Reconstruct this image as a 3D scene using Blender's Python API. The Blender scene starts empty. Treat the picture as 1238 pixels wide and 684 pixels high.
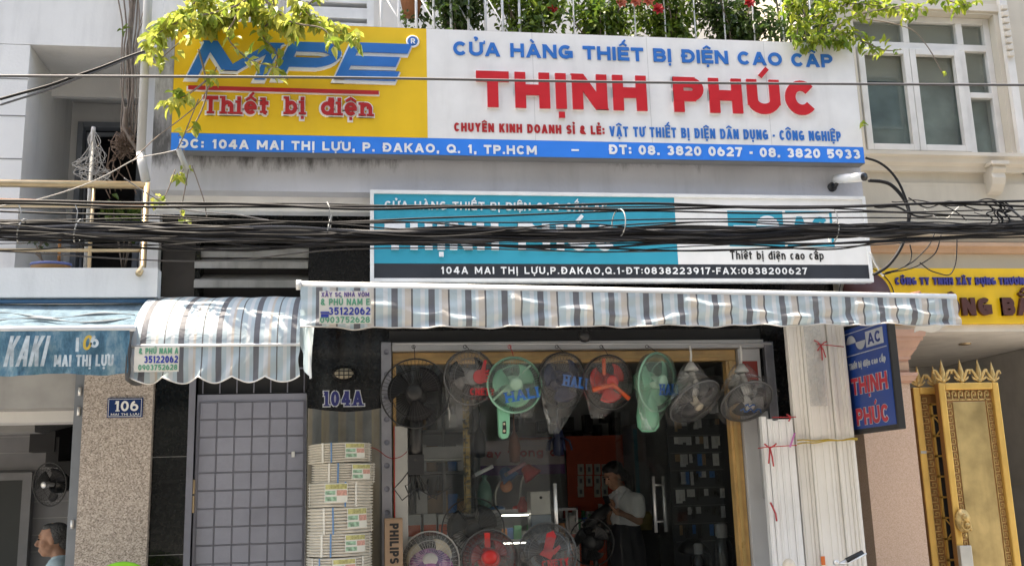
import bpy, bmesh, math, random, unicodedata
from mathutils import Vector, Matrix
random.seed(11)
S = bpy.context.scene
COL = S.collection
R_ = math.radians

# ---------------------------------------------------------------- camera, sky, sun, exposure
F_PX, PITCH, YAW, ROLL = 1220.0, R_(11.737), R_(8.56), R_(-1.74)
CAM = Vector((0, -7.5, 1.5))
fw = Vector((math.sin(YAW)*math.cos(PITCH), math.cos(YAW)*math.cos(PITCH), math.sin(PITCH)))
rt0 = Vector((math.cos(YAW), -math.sin(YAW), 0)); up0 = rt0.cross(fw)
RT = rt0*math.cos(ROLL) + up0*math.sin(ROLL)
UP = -rt0*math.sin(ROLL) + up0*math.cos(ROLL)
cd = bpy.data.cameras.new('camera'); cam = bpy.data.objects.new('camera', cd); COL.objects.link(cam)
m3 = Matrix((RT, UP, -fw)).transposed()
cam.matrix_world = Matrix.Translation(CAM) @ m3.to_4x4()
cd.sensor_width = 36.0; cd.lens = 36.0*F_PX/1238.0; cd.clip_end = 500; cd.clip_start = 0.05
S.camera = cam
SUN_EL, SUN_AZ = R_(70), R_(-79)          # azimuth measured from +Y (behind the houses) towards +X
w = bpy.data.worlds.new('World'); S.world = w; w.use_nodes = True
nt = w.node_tree; sk = nt.nodes.new('ShaderNodeTexSky'); sk.sky_type = 'NISHITA'; sk.sun_disc = False
sk.sun_elevation = SUN_EL; sk.sun_rotation = SUN_AZ; sk.air_density = 1.2; sk.dust_density = 2.5
bg = nt.nodes['Background']; bg.inputs[1].default_value = 0.14
nt.links.new(sk.outputs[0], bg.inputs[0])
sd = bpy.data.lights.new('sun', 'SUN'); sd.energy = 3.4; sd.angle = R_(0.55); sd.color = (1, .95, .87)
so = bpy.data.objects.new('sun', sd); COL.objects.link(so)
sdir = Vector((math.sin(SUN_AZ)*math.cos(SUN_EL), math.cos(SUN_AZ)*math.cos(SUN_EL), math.sin(SUN_EL)))
so.rotation_euler = sdir.to_track_quat('Z', 'Y').to_euler(); so.location = (0, 0, 20)
S.view_settings.view_transform = 'Standard'; S.view_settings.look = 'None'
S.view_settings.gamma = 1; S.view_settings.exposure = 2.2
S.view_settings.use_white_balance = True; S.view_settings.white_balance_temperature = 7500; S.view_settings.white_balance_tint = 11

def at(x, y, Y):
    d = fw*F_PX + RT*(x-619) - UP*(y-342)
    return CAM + d*((Y-CAM.y)/d.y)

# ---------------------------------------------------------------- materials
MATS = {}
def M(name, col, rough=.6, metal=0, var=.12, scale=6, bump=0, bscale=60, spec=.5, streak=0, dirt=0, coat=0, dirtcol=(.04,.035,.03)):
    if name in MATS: return MATS[name]
    m = bpy.data.materials.new(name); m.use_nodes = True; t = m.node_tree; N = t.nodes; L = t.links
    b = N['Principled BSDF']; b.inputs['Roughness'].default_value = rough; b.inputs['Metallic'].default_value = metal
    b.inputs['Specular IOR Level'].default_value = spec; b.inputs['Coat Weight'].default_value = coat
    tc = N.new('ShaderNodeTexCoord')
    nz = N.new('ShaderNodeTexNoise'); nz.inputs['Scale'].default_value = scale; nz.inputs['Detail'].default_value = 6
    L.new(tc.outputs['Object'], nz.inputs['Vector'])
    mp = N.new('ShaderNodeMapRange'); mp.inputs['From Min'].default_value = .3; mp.inputs['From Max'].default_value = .7
    mp.inputs['To Min'].default_value = 1-var; mp.inputs['To Max'].default_value = 1+var*.6
    L.new(nz.outputs['Fac'], mp.inputs['Value'])
    mx = N.new('ShaderNodeMix'); mx.data_type = 'RGBA'; mx.blend_type = 'MULTIPLY'; mx.inputs['Factor'].default_value = 1
    mx.inputs[6].default_value = (*col, 1); L.new(mp.outputs[0], mx.inputs[7])
    out = mx.outputs[2]
    if streak or dirt:
        mpp = N.new('ShaderNodeMapping'); mpp.inputs['Scale'].default_value = (6, 6, .9) if streak else (3, 3, 3)
        L.new(tc.outputs['Object'], mpp.inputs['Vector'])
        n2 = N.new('ShaderNodeTexNoise'); n2.inputs['Scale'].default_value = 1; n2.inputs['Detail'].default_value = 8; n2.inputs['Roughness'].default_value = .65
        L.new(mpp.outputs[0], n2.inputs['Vector'])
        m2 = N.new('ShaderNodeMapRange'); m2.inputs['From Min'].default_value = .5; m2.inputs['From Max'].default_value = .78
        m2.inputs['To Max'].default_value = streak or dirt
        L.new(n2.outputs['Fac'], m2.inputs['Value'])
        mx2 = N.new('ShaderNodeMix'); mx2.data_type = 'RGBA'; L.new(m2.outputs[0], mx2.inputs['Factor'])
        L.new(out, mx2.inputs[6]); mx2.inputs[7].default_value = (*dirtcol, 1); out = mx2.outputs[2]
    L.new(out, b.inputs['Base Color'])
    rr = N.new('ShaderNodeMapRange'); rr.inputs['To Min'].default_value = max(.02, rough-.12); rr.inputs['To Max'].default_value = min(1, rough+.12)
    L.new(nz.outputs['Fac'], rr.inputs['Value']); L.new(rr.outputs[0], b.inputs['Roughness'])
    if bump:
        n3 = N.new('ShaderNodeTexNoise'); n3.inputs['Scale'].default_value = bscale; n3.inputs['Detail'].default_value = 4
        L.new(tc.outputs['Object'], n3.inputs['Vector'])
        bp = N.new('ShaderNodeBump'); bp.inputs['Strength'].default_value = bump; bp.inputs['Distance'].default_value = .01
        L.new(n3.outputs['Fac'], bp.inputs['Height']); L.new(bp.outputs[0], b.inputs['Normal'])
    MATS[name] = m; return m

def M_speckle(name, stops, scale, rough=.7, bump=.15):
    m = bpy.data.materials.new(name); m.use_nodes = True; t = m.node_tree; N = t.nodes; L = t.links; b = N['Principled BSDF']
    tc = N.new('ShaderNodeTexCoord'); v = N.new('ShaderNodeTexVoronoi'); v.inputs['Scale'].default_value = scale
    nz = N.new('ShaderNodeTexNoise'); nz.inputs['Scale'].default_value = scale*.7; nz.inputs['Detail'].default_value = 5
    L.new(tc.outputs['Object'], v.inputs['Vector']); L.new(tc.outputs['Object'], nz.inputs['Vector'])
    sx = N.new('ShaderNodeSeparateColor'); L.new(v.outputs['Color'], sx.inputs[0])
    ad = N.new('ShaderNodeMath'); ad.operation = 'ADD'; L.new(sx.outputs[0], ad.inputs[0]); L.new(nz.outputs['Fac'], ad.inputs[1])
    hf = N.new('ShaderNodeMath'); hf.operation = 'MULTIPLY'; hf.inputs[1].default_value = .5; L.new(ad.outputs[0], hf.inputs[0])
    r = N.new('ShaderNodeValToRGB'); e = r.color_ramp.elements
    e[0].position = stops[0][0]; e[0].color = (*stops[0][1], 1); e[1].position = stops[-1][0]; e[1].color = (*stops[-1][1], 1)
    for p, c in stops[1:-1]: q = e.new(p); q.color = (*c, 1)
    L.new(hf.outputs[0], r.inputs[0]); L.new(r.outputs[0], b.inputs['Base Color']); b.inputs['Roughness'].default_value = rough
    bp = N.new('ShaderNodeBump'); bp.inputs['Strength'].default_value = bump; bp.inputs['Distance'].default_value = .005
    L.new(hf.outputs[0], bp.inputs['Height']); L.new(bp.outputs[0], b.inputs['Normal'])
    MATS[name] = m; return m

def M_glass(name, col=(1,1,1), amount=.12, rough=.03, diff=.0, diffcol=(.6,.6,.6), wr=0):
    """thin sheet: mostly see-through, with a fresnel reflection and a little film of dust"""
    m = bpy.data.materials.new(name); m.use_nodes = True; t = m.node_tree; N = t.nodes; L = t.links
    for n in list(N): N.remove(n)
    o = N.new('ShaderNodeOutputMaterial'); tr = N.new('ShaderNodeBsdfTransparent'); tr.inputs[0].default_value = (*col, 1)
    gl = N.new('ShaderNodeBsdfGlossy'); gl.inputs['Roughness'].default_value = rough
    lw = N.new('ShaderNodeLayerWeight'); lw.inputs[0].default_value = .25
    mr = N.new('ShaderNodeMapRange'); mr.inputs['To Min'].default_value = amount; mr.inputs['To Max'].default_value = min(1, amount+.55)
    L.new(lw.outputs['Fresnel'], mr.inputs['Value'])
    m1 = N.new('ShaderNodeMixShader'); L.new(mr.outputs[0], m1.inputs[0]); L.new(tr.outputs[0], m1.inputs[1]); L.new(gl.outputs[0], m1.inputs[2])
    last = m1
    if wr:
        tc = N.new('ShaderNodeTexCoord'); nz = N.new('ShaderNodeTexNoise'); nz.inputs['Scale'].default_value = 14; nz.inputs['Detail'].default_value = 4; nz.inputs['Distortion'].default_value = 1.5
        L.new(tc.outputs['Object'], nz.inputs['Vector']); bp = N.new('ShaderNodeBump'); bp.inputs['Strength'].default_value = wr; bp.inputs['Distance'].default_value = .03
        L.new(nz.outputs['Fac'], bp.inputs['Height']); L.new(bp.outputs[0], gl.inputs['Normal'])
    if diff:
        df = N.new('ShaderNodeBsdfDiffuse'); df.inputs[0].default_value = (*diffcol, 1)
        m2 = N.new('ShaderNodeMixShader')
        if wr:
            m3_ = N.new('ShaderNodeMapRange'); m3_.inputs['From Min'].default_value = .4; m3_.inputs['From Max'].default_value = .7
            m3_.inputs['To Min'].default_value = diff*.4; m3_.inputs['To Max'].default_value = min(1, diff*2.2)
            L.new(nz.outputs['Fac'], m3_.inputs['Value']); L.new(m3_.outputs[0], m2.inputs[0])
        else: m2.inputs[0].default_value = diff
        L.new(last.outputs[0], m2.inputs[1]); L.new(df.outputs[0], m2.inputs[2]); last = m2
    L.new(last.outputs[0], o.inputs[0]); MATS[name] = m; return m

def M_leaf(name, c1, c2, trans=.45):
    m = bpy.data.materials.new(name); m.use_nodes = True; t = m.node_tree; N = t.nodes; L = t.links
    for n in list(N): N.remove(n)
    o = N.new('ShaderNodeOutputMaterial'); b = N.new('ShaderNodeBsdfPrincipled'); b.inputs['Roughness'].default_value = .42
    g = N.new('ShaderNodeNewGeometry'); r = N.new('ShaderNodeValToRGB')
    r.color_ramp.elements[0].color = (*c1, 1); r.color_ramp.elements[1].color = (*c2, 1)
    L.new(g.outputs['Random Per Island'], r.inputs[0]); L.new(r.outputs[0], b.inputs['Base Color'])
    tl = N.new('ShaderNodeBsdfTranslucent'); L.new(r.outputs[0], tl.inputs[0])
    mx = N.new('ShaderNodeMixShader'); mx.inputs[0].default_value = trans
    L.new(b.outputs[0], mx.inputs[1]); L.new(tl.outputs[0], mx.inputs[2]); L.new(mx.outputs[0], o.inputs[0])
    MATS[name] = m; return m

def M_stripes(name, period, stops, trans=.3, rough=.62, axis='X', dirt=.25, offset=0):
    """plasticised cloth with woven stripes along the object's own X"""
    m = bpy.data.materials.new(name); m.use_nodes = True; t = m.node_tree; N = t.nodes; L = t.links
    b = N['Principled BSDF']; o = N['Material Output']; b.inputs['Roughness'].default_value = rough; b.inputs['Specular IOR Level'].default_value = .35
    tc = N.new('ShaderNodeTexCoord'); sp = N.new('ShaderNodeSeparateXYZ'); L.new(tc.outputs['Object'], sp.inputs[0])
    dv = N.new('ShaderNodeMath'); dv.operation = 'MULTIPLY_ADD'; dv.inputs[1].default_value = 1/period; dv.inputs[2].default_value = 20+offset; L.new(sp.outputs[axis], dv.inputs[0])
    fr = N.new('ShaderNodeMath'); fr.operation = 'FRACT'; L.new(dv.outputs[0], fr.inputs[0])
    r = N.new('ShaderNodeValToRGB'); r.color_ramp.interpolation = 'CONSTANT'; e = r.color_ramp.elements
    e[0].position = 0; e[0].color = (*stops[0][1], 1); e[1].position = stops[1][0]; e[1].color = (*stops[1][1], 1)
    for p, c in stops[2:]: q = e.new(p); q.color = (*c, 1)
    L.new(fr.outputs[0], r.inputs[0])
    nz = N.new('ShaderNodeTexNoise'); nz.inputs['Scale'].default_value = 5; nz.inputs['Detail'].default_value = 8; L.new(tc.outputs['Object'], nz.inputs['Vector'])
    mr = N.new('ShaderNodeMapRange'); mr.inputs['From Min'].default_value = .45; mr.inputs['From Max'].default_value = .75; mr.inputs['To Max'].default_value = dirt; L.new(nz.outputs['Fac'], mr.inputs['Value'])
    mx = N.new('ShaderNodeMix'); mx.data_type = 'RGBA'; L.new(mr.outputs[0], mx.inputs['Factor']); L.new(r.outputs[0], mx.inputs[6]); mx.inputs[7].default_value = (.3, .29, .27, 1)
    L.new(mx.outputs[2], b.inputs['Base Color'])
    tl = N.new('ShaderNodeBsdfTranslucent'); L.new(mx.outputs[2], tl.inputs[0])
    ms = N.new('ShaderNodeMixShader'); ms.inputs[0].default_value = trans
    L.new(b.outputs[0], ms.inputs[1]); L.new(tl.outputs[0], ms.inputs[2]); L.new(ms.outputs[0], o.inputs[0])
    n3 = N.new('ShaderNodeTexNoise'); n3.inputs['Scale'].default_value = 9; n3.inputs['Detail'].default_value = 3; n3.inputs['Distortion'].default_value = 1
    L.new(tc.outputs['Object'], n3.inputs['Vector']); bp = N.new('ShaderNodeBump'); bp.inputs['Strength'].default_value = .45; bp.inputs['Distance'].default_value = .025
    L.new(n3.outputs['Fac'], bp.inputs['Height']); L.new(bp.outputs[0], b.inputs['Normal'])
    MATS[name] = m; return m

def M_emit(name, col, st):
    m = bpy.data.materials.new(name); m.use_nodes = True; b = m.node_tree.nodes['Principled BSDF']
    b.inputs['Base Color'].default_value = (*col, 1); b.inputs['Emission Color'].default_value = (*col, 1); b.inputs['Emission Strength'].default_value = st
    MATS[name] = m; return m

# ---------------------------------------------------------------- mesh builder
BASE = {}
def things_loc(o):
    return BASE.get(o.name, Vector((0, 0, 0)))
class MB:
    def __init__(s): s.v = []; s.f = []; s.sm = []
    def add(s, vs, fs, smooth=False):
        n = len(s.v); s.v += [Vector(p) for p in vs]
        for f in fs: s.f.append([n+i for i in f]); s.sm.append(smooth)
        return s
    def box(s, x0, x1, y0, y1, z0, z1):
        if x0 > x1: x0, x1 = x1, x0
        if y0 > y1: y0, y1 = y1, y0
        if z0 > z1: z0, z1 = z1, z0
        return s.add([(x0,y0,z0),(x1,y0,z0),(x1,y1,z0),(x0,y1,z0),(x0,y0,z1),(x1,y0,z1),(x1,y1,z1),(x0,y1,z1)],
              [(3,2,1,0),(4,5,6,7),(0,1,5,4),(1,2,6,5),(2,3,7,6),(3,0,4,7)])
    def obox(s, c, U, V, W, a, b, d):
        """oriented box, centre c, half sizes a,b,d along U,V,W"""
        c = Vector(c); P = []
        for k in (-1, 1):
            for i, j in ((-1,-1),(1,-1),(1,1),(-1,1)): P.append(c+U*a*i+V*b*j+W*d*k)
        return s.add(P, [(3,2,1,0),(4,5,6,7),(0,1,5,4),(1,2,6,5),(2,3,7,6),(3,0,4,7)])
    def prism(s, poly, y0, y1):
        n = len(poly); vs = [(x, y0, z) for x, z in poly]+[(x, y1, z) for x, z in poly]
        return s.add(vs, [list(range(n)), list(range(2*n-1, n-1, -1))]+[(i, i+n, (i+1) % n+n, (i+1) % n) for i in range(n)])
    def xprism(s, poly, x0, x1):
        n = len(poly); vs = [(x0, y, z) for y, z in poly]+[(x1, y, z) for y, z in poly]
        return s.add(vs, [list(range(n-1, -1, -1)), list(range(n, 2*n))]+[(i, (i+1) % n, (i+1) % n+n, i+n) for i in range(n)])
    def tube(s, pts, r, seg=8, cap=True):
        pts = [Vector(p) for p in pts]; rs = r if isinstance(r, (list, tuple)) else [r]*len(pts); vs = []; fs = []
        prev = None
        for i, p in enumerate(pts):
            d = (pts[min(i+1, len(pts)-1)]-pts[max(i-1, 0)])
            d = d.normalized() if d.length > 1e-9 else Vector((0, 0, 1))
            if prev is None:
                a = Vector((0, 0, 1)) if abs(d.z) < .9 else Vector((1, 0, 0)); u = d.cross(a).normalized()
            else: u = (prev-d*prev.dot(d)).normalized()
            prev = u; v = d.cross(u)
            for k in range(seg):
                t = 2*math.pi*k/seg; vs.append(p+(u*math.cos(t)+v*math.sin(t))*rs[i])
        for i in range(len(pts)-1):
            for k in range(seg):
                k2 = (k+1) % seg; fs.append((i*seg+k, i*seg+k2, (i+1)*seg+k2, (i+1)*seg+k))
        if cap: fs += [tuple(range(seg-1, -1, -1)), tuple((len(pts)-1)*seg+k for k in range(seg))]
        return s.add(vs, fs, True)
    def lathe(s, prof, c=(0,0,0), axis=Vector((0,0,1)), seg=24, smooth=True, squash=1.0):
        """prof: (radius, height) pairs along axis"""
        axis = Vector(axis).normalized(); a = Vector((0, 0, 1)) if abs(axis.z) < .9 else Vector((1, 0, 0))
        u = axis.cross(a).normalized(); v = axis.cross(u); c = Vector(c); vs = []; fs = []
        for r, h in prof:
            for k in range(seg):
                t = 2*math.pi*k/seg; vs.append(c+axis*h+(u*math.cos(t)+v*math.sin(t)*squash)*r)
        for i in range(len(prof)-1):
            for k in range(seg):
                k2 = (k+1) % seg; fs.append((i*seg+k, i*seg+k2, (i+1)*seg+k2, (i+1)*seg+k))
        return s.add(vs, fs, smooth)
    def ring(s, c, axis, R, r, seg=32, ts=6):
        axis = Vector(axis).normalized(); a = Vector((0, 0, 1)) if abs(axis.z) < .9 else Vector((1, 0, 0))
        u = axis.cross(a).normalized(); v = axis.cross(u); c = Vector(c); vs = []; fs = []
        for k in range(seg):
            t = 2*math.pi*k/seg; d = u*math.cos(t)+v*math.sin(t)
            for j in range(ts):
                q = 2*math.pi*j/ts; vs.append(c+d*(R+r*math.cos(q))+axis*r*math.sin(q))
        for k in range(seg):
            for j in range(ts):
                fs.append((k*ts+j, ((k+1) % seg)*ts+j, ((k+1) % seg)*ts+(j+1) % ts, k*ts+(j+1) % ts))
        return s.add(vs, fs, True)
    def ball(s, c, r, seg=16, rings=10):
        rx, ry, rz = r if isinstance(r, (tuple, list)) else (r, r, r); c = Vector(c); vs = []; fs = []
        for i in range(rings+1):
            a = math.pi*i/rings
            for k in range(seg):
                t = 2*math.pi*k/seg; vs.append(c+Vector((rx*math.sin(a)*math.cos(t), ry*math.sin(a)*math.sin(t), rz*math.cos(a))))
        for i in range(rings):
            for k in range(seg):
                k2 = (k+1) % seg; fs.append((i*seg+k, (i+1)*seg+k, (i+1)*seg+k2, i*seg+k2))
        return s.add(vs, fs, True)
    def grid(s, fn, nu, nv, smooth=True):
        vs = [fn(i/nu, j/nv) for j in range(nv+1) for i in range(nu+1)]
        fs = [(j*(nu+1)+i, j*(nu+1)+i+1, (j+1)*(nu+1)+i+1, (j+1)*(nu+1)+i) for j in range(nv) for i in range(nu)]
        return s.add(vs, fs, smooth)
    def xf(s, mat):
        s.v = [mat @ p for p in s.v]; return s
    def build(s, name, mat, parent=None, bevel=0, solid=0, label=None):
        me = bpy.data.meshes.new(name); loc = things_loc(parent) if parent else Vector((0, 0, 0))
        me.from_pydata([tuple(p-loc) for p in s.v], [], s.f); me.polygons.foreach_set('use_smooth', s.sm); me.update()
        bm = bmesh.new(); bm.from_mesh(me)
        if any(s.sm): bmesh.ops.remove_doubles(bm, verts=bm.verts, dist=1e-5)
        if not name.startswith(('foliage', 'leaf', 'flower')): bmesh.ops.recalc_face_normals(bm, faces=bm.faces)
        bm.to_mesh(me); bm.free()
        me.materials.append(mat); o = bpy.data.objects.new(name, me); COL.objects.link(o)
        if parent: o.parent = parent; BASE[o.name] = loc
        if bevel:
            b = o.modifiers.new('bevel', 'BEVEL'); b.width = bevel; b.segments = 2; b.limit_method = 'ANGLE'; b.angle_limit = R_(40)
        if solid:
            q = o.modifiers.new('solid', 'SOLIDIFY'); q.thickness = solid; q.offset = 0
        if label: o['label'] = label
        return o

def thing(name, label, cat, loc=(0, 0, 0), group=None):
    o = bpy.data.objects.new(name, None); COL.objects.link(o); o.location = loc; o.empty_display_size = .1
    o['label'] = label; o['category'] = cat
    if group: o['group'] = group
    BASE[o.name] = Vector(loc); return o
def tag(o, label, cat, group=None, kind=None):
    if label: o['label'] = label
    if cat: o['category'] = cat
    if group: o['group'] = group
    if kind: o['kind'] = kind
    return o
def structure(o, label=None):
    o['kind'] = 'structure'
    return o
def copy_tree(o, parent=None):
    c = o.copy(); COL.objects.link(c); c.parent = parent
    BASE[c.name] = BASE.get(o.name, Vector())
    for ch in o.children: copy_tree(ch, c)
    return c
def bake(o, mods):
    """apply modifiers through the depsgraph, no operators"""
    for k, kw in mods:
        m = o.modifiers.new(k, k)
        for a, b in kw.items(): setattr(m, a, b)
    dg = bpy.context.evaluated_depsgraph_get(); dg.update()
    me = bpy.data.meshes.new_from_object(o.evaluated_get(dg)); o.modifiers.clear(); o.data = me
    return o

# ---------------------------------------------------------------- stroke lettering
# L = polyline with square ends, D = slanted stroke cut level, A = arc (cx, cy, rx, ry, a0, a1) ; unit box of the letter
def _v(x, a=0, b=1): return ('L', [(x, a), (x, b)])
def _h(y, a=0, b=1): return ('L', [(a, y), (b, y)])
XH = .70
GL = {
 'A': (.98, [('D', 0,0,.5,1), ('D', 1,0,.5,1), ('L', [(.2,.27),(.8,.27)])]),
 'B': (.86, [_v(0), _h(1,0,.6), ('A', .6,.76,.34,.24,-90,90), _h(.52,0,.65), ('A', .65,.26,.35,.26,-90,90), _h(0,0,.65)]),
 'C': (.9, [('A', .5,.5,.5,.5,40,320)]),
 'D': (.92, [_v(0), _h(1,0,.48), ('A', .48,.5,.52,.5,-90,90), _h(0,0,.48)]),
 'Đ': (.96, [_v(.08), _h(1,.08,.5), ('A', .5,.5,.5,.5,-90,90), _h(0,.08,.5), ('H', -.14,.45,.52)]),
 'E': (.78, [_v(0), _h(1), _h(.51,0,.88), _h(0)]),
 'F': (.74, [_v(0), _h(1), _h(.5,0,.85)]),
 'G': (.94, [('A', .5,.5,.5,.5,48,318), ('L', [(.58,.45),(1,.45),(1,.1)])]),
 'H': (.9, [_v(0), _v(1), _h(.51)]),
 'I': (0, [_v(.5)]),
 'J': (.7, [('L', [(1,1),(1,.32)]), ('A', .5,.32,.5,.32,180,360)]),
 'K': (.9, [_v(0), ('D', .22,.42,.98,1), ('D', .98,0,.42,.6)]),
 'L': (.74, [_v(0), _h(0)]),
 'M': (1.1, [_v(0), _v(1), ('D', .5,.12,0,1), ('D', .5,.12,1,1)]),
 'N': (.92, [_v(0), _v(1), ('D', 1,0,0,1)]),
 'O': (.98, [('A', .5,.5,.5,.5,0,360)]),
 'P': (.82, [_v(0), _h(1,0,.6), ('A', .6,.72,.4,.28,-90,90), _h(.44,0,.6)]),
 'Q': (1.0, [('A', .5,.5,.5,.5,0,360), ('D', 1.05,-.08,.6,.3)]),
 'R': (.88, [_v(0), _h(1,0,.6), ('A', .6,.74,.4,.26,-90,90), _h(.48,0,.6), ('D', 1,0,.5,.48)]),
 'S': (.84, [('A', .5,.75,.48,.25,25,270), ('A', .5,.25,.5,.25,90,-155)]),
 'T': (.84, [_v(.5), _h(1)]),
 'U': (.9, [('L', [(0,1),(0,.36)]), ('A', .5,.36,.5,.36,180,360), ('L', [(1,.36),(1,1)])]),
 'V': (.94, [('D', .5,0,0,1), ('D', .5,0,1,1)]),
 'W': (1.3, [('D', .27,0,0,1), ('D', .27,0,.5,1), ('D', .73,0,.5,1), ('D', .73,0,1,1)]),
 'X': (.92, [('D', 0,0,1,1), ('D', 1,0,0,1)]),
 'Y': (.92, [('D', .5,.45,0,1), ('D', .5,.45,1,1), _v(.5,0,.45)]),
 'Z': (.84, [_h(1), _h(0), ('D', 0,0,1,1)]),
 'a': (.72, [('L', [(1,0),(1,XH-.28)]), ('A', .5,XH-.27,.5,.27,0,150), ('A', .45,.21,.45,.21,0,360)]),
 'b': (.74, [_v(0), ('A', .5,XH/2,.5,XH/2,0,360)]),
 'c': (.68, [('A', .5,XH/2,.5,XH/2,48,312)]),
 'd': (.74, [_v(1), ('A', .5,XH/2,.5,XH/2,0,360)]),
 'đ': (.76, [_v(1), ('A', .5,XH/2,.5,XH/2,0,360), ('H', .55,1.25,.88)]),
 'e': (.72, [('A', .5,XH/2,.5,XH/2,0,318), _h(XH/2)]),
 'g': (.74, [('L', [(1,XH),(1,-.08)]), ('A', .5,XH/2,.5,XH/2,0,360), ('A', .5,-.08,.5,.24,180,360)]),
 'h': (.7, [_v(0), ('A', .5,XH-.3,.5,.3,0,180), ('L', [(1,0),(1,XH-.3)])]),
 'i': (0, [_v(.5,0,XH), ('DOT', .5,1.0)]),
 'n': (.7, [_v(0,0,XH), ('A', .5,XH-.3,.5,.3,0,180), ('L', [(1,0),(1,XH-.3)])]),
 'o': (.74, [('A', .5,XH/2,.5,XH/2,0,360)]),
 'p': (.74, [_v(0,-.3,XH), ('A', .5,XH/2,.5,XH/2,0,360)]),
 'r': (.48, [_v(0,0,XH), ('A', .7,XH-.32,.7,.32,70,180)]),
 's': (.62, [('A', .5,XH*.75,.48,XH*.25,25,270), ('A', .5,XH*.25,.5,XH*.25,90,-155)]),
 't': (.5, [('L', [(.35,.97),(.35,.12)]), ('A', .8,.2,.45,.2,180,280), _h(XH,-.1,.95)]),
 'u': (.7, [('L', [(0,XH),(0,.3)]), ('A', .5,.3,.5,.3,180,360), ('L', [(1,0),(1,XH)])]),
 'y': (.74, [('D', .5,0,0,XH), ('D', .3,-.3,1,XH)]),
 '0': (.8, [('A', .5,.5,.5,.5,0,360)]),
 '1': (.5, [_v(.8), ('D', .15,.76,.8,1)]),
 '2': (.8, [('A', .5,.7,.5,.3,160,-30), ('D', 0,.04,.93,.55), _h(0)]),
 '3': (.8, [('A', .47,.75,.45,.25,155,-90), ('A', .5,.26,.5,.26,90,-155)]),
 '4': (.86, [_v(.76), _h(.26), ('D', .02,.28,.7,1)]),
 '5': (.8, [_h(1,.1,.95), ('L', [(.1,1),(.06,.52)]), ('A', .48,.32,.52,.32,140,-150)]),
 '6': (.82, [('A', .5,.32,.5,.32,0,360), ('A', .62,.36,.62,.64,95,180)]),
 '7': (.78, [_h(1), ('D', .3,0,.95,1)]),
 '8': (.82, [('A', .5,.76,.44,.24,0,360), ('A', .5,.27,.5,.27,0,360)]),
 '9': (.82, [('A', .5,.68,.5,.32,0,360), ('A', .38,.64,.62,.64,275,360)]),
 '.': (0, [('DOT', .5,0)]), ',': (0, [('DOT', .5,0), ('D', -.6,-.3,.6,.06)]), ':': (0, [('DOT', .5,.12), ('DOT', .5,.68)]),
 '-': (.34, [_h(.42)]), '&': (.95, [('A', .42,.76,.3,.24,-60,240), ('D', 1.02,0,.16,.66), ('A', .42,.25,.42,.25,60,350)]),
 '!': (0, [_v(.5,.35,1), ('DOT', .5,0)]), '/': (.5, [('D', 0,0,1,1)]),
}
def _clean(poly):
    return [Vector((p[0], p[1])) for p in poly]
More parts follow.
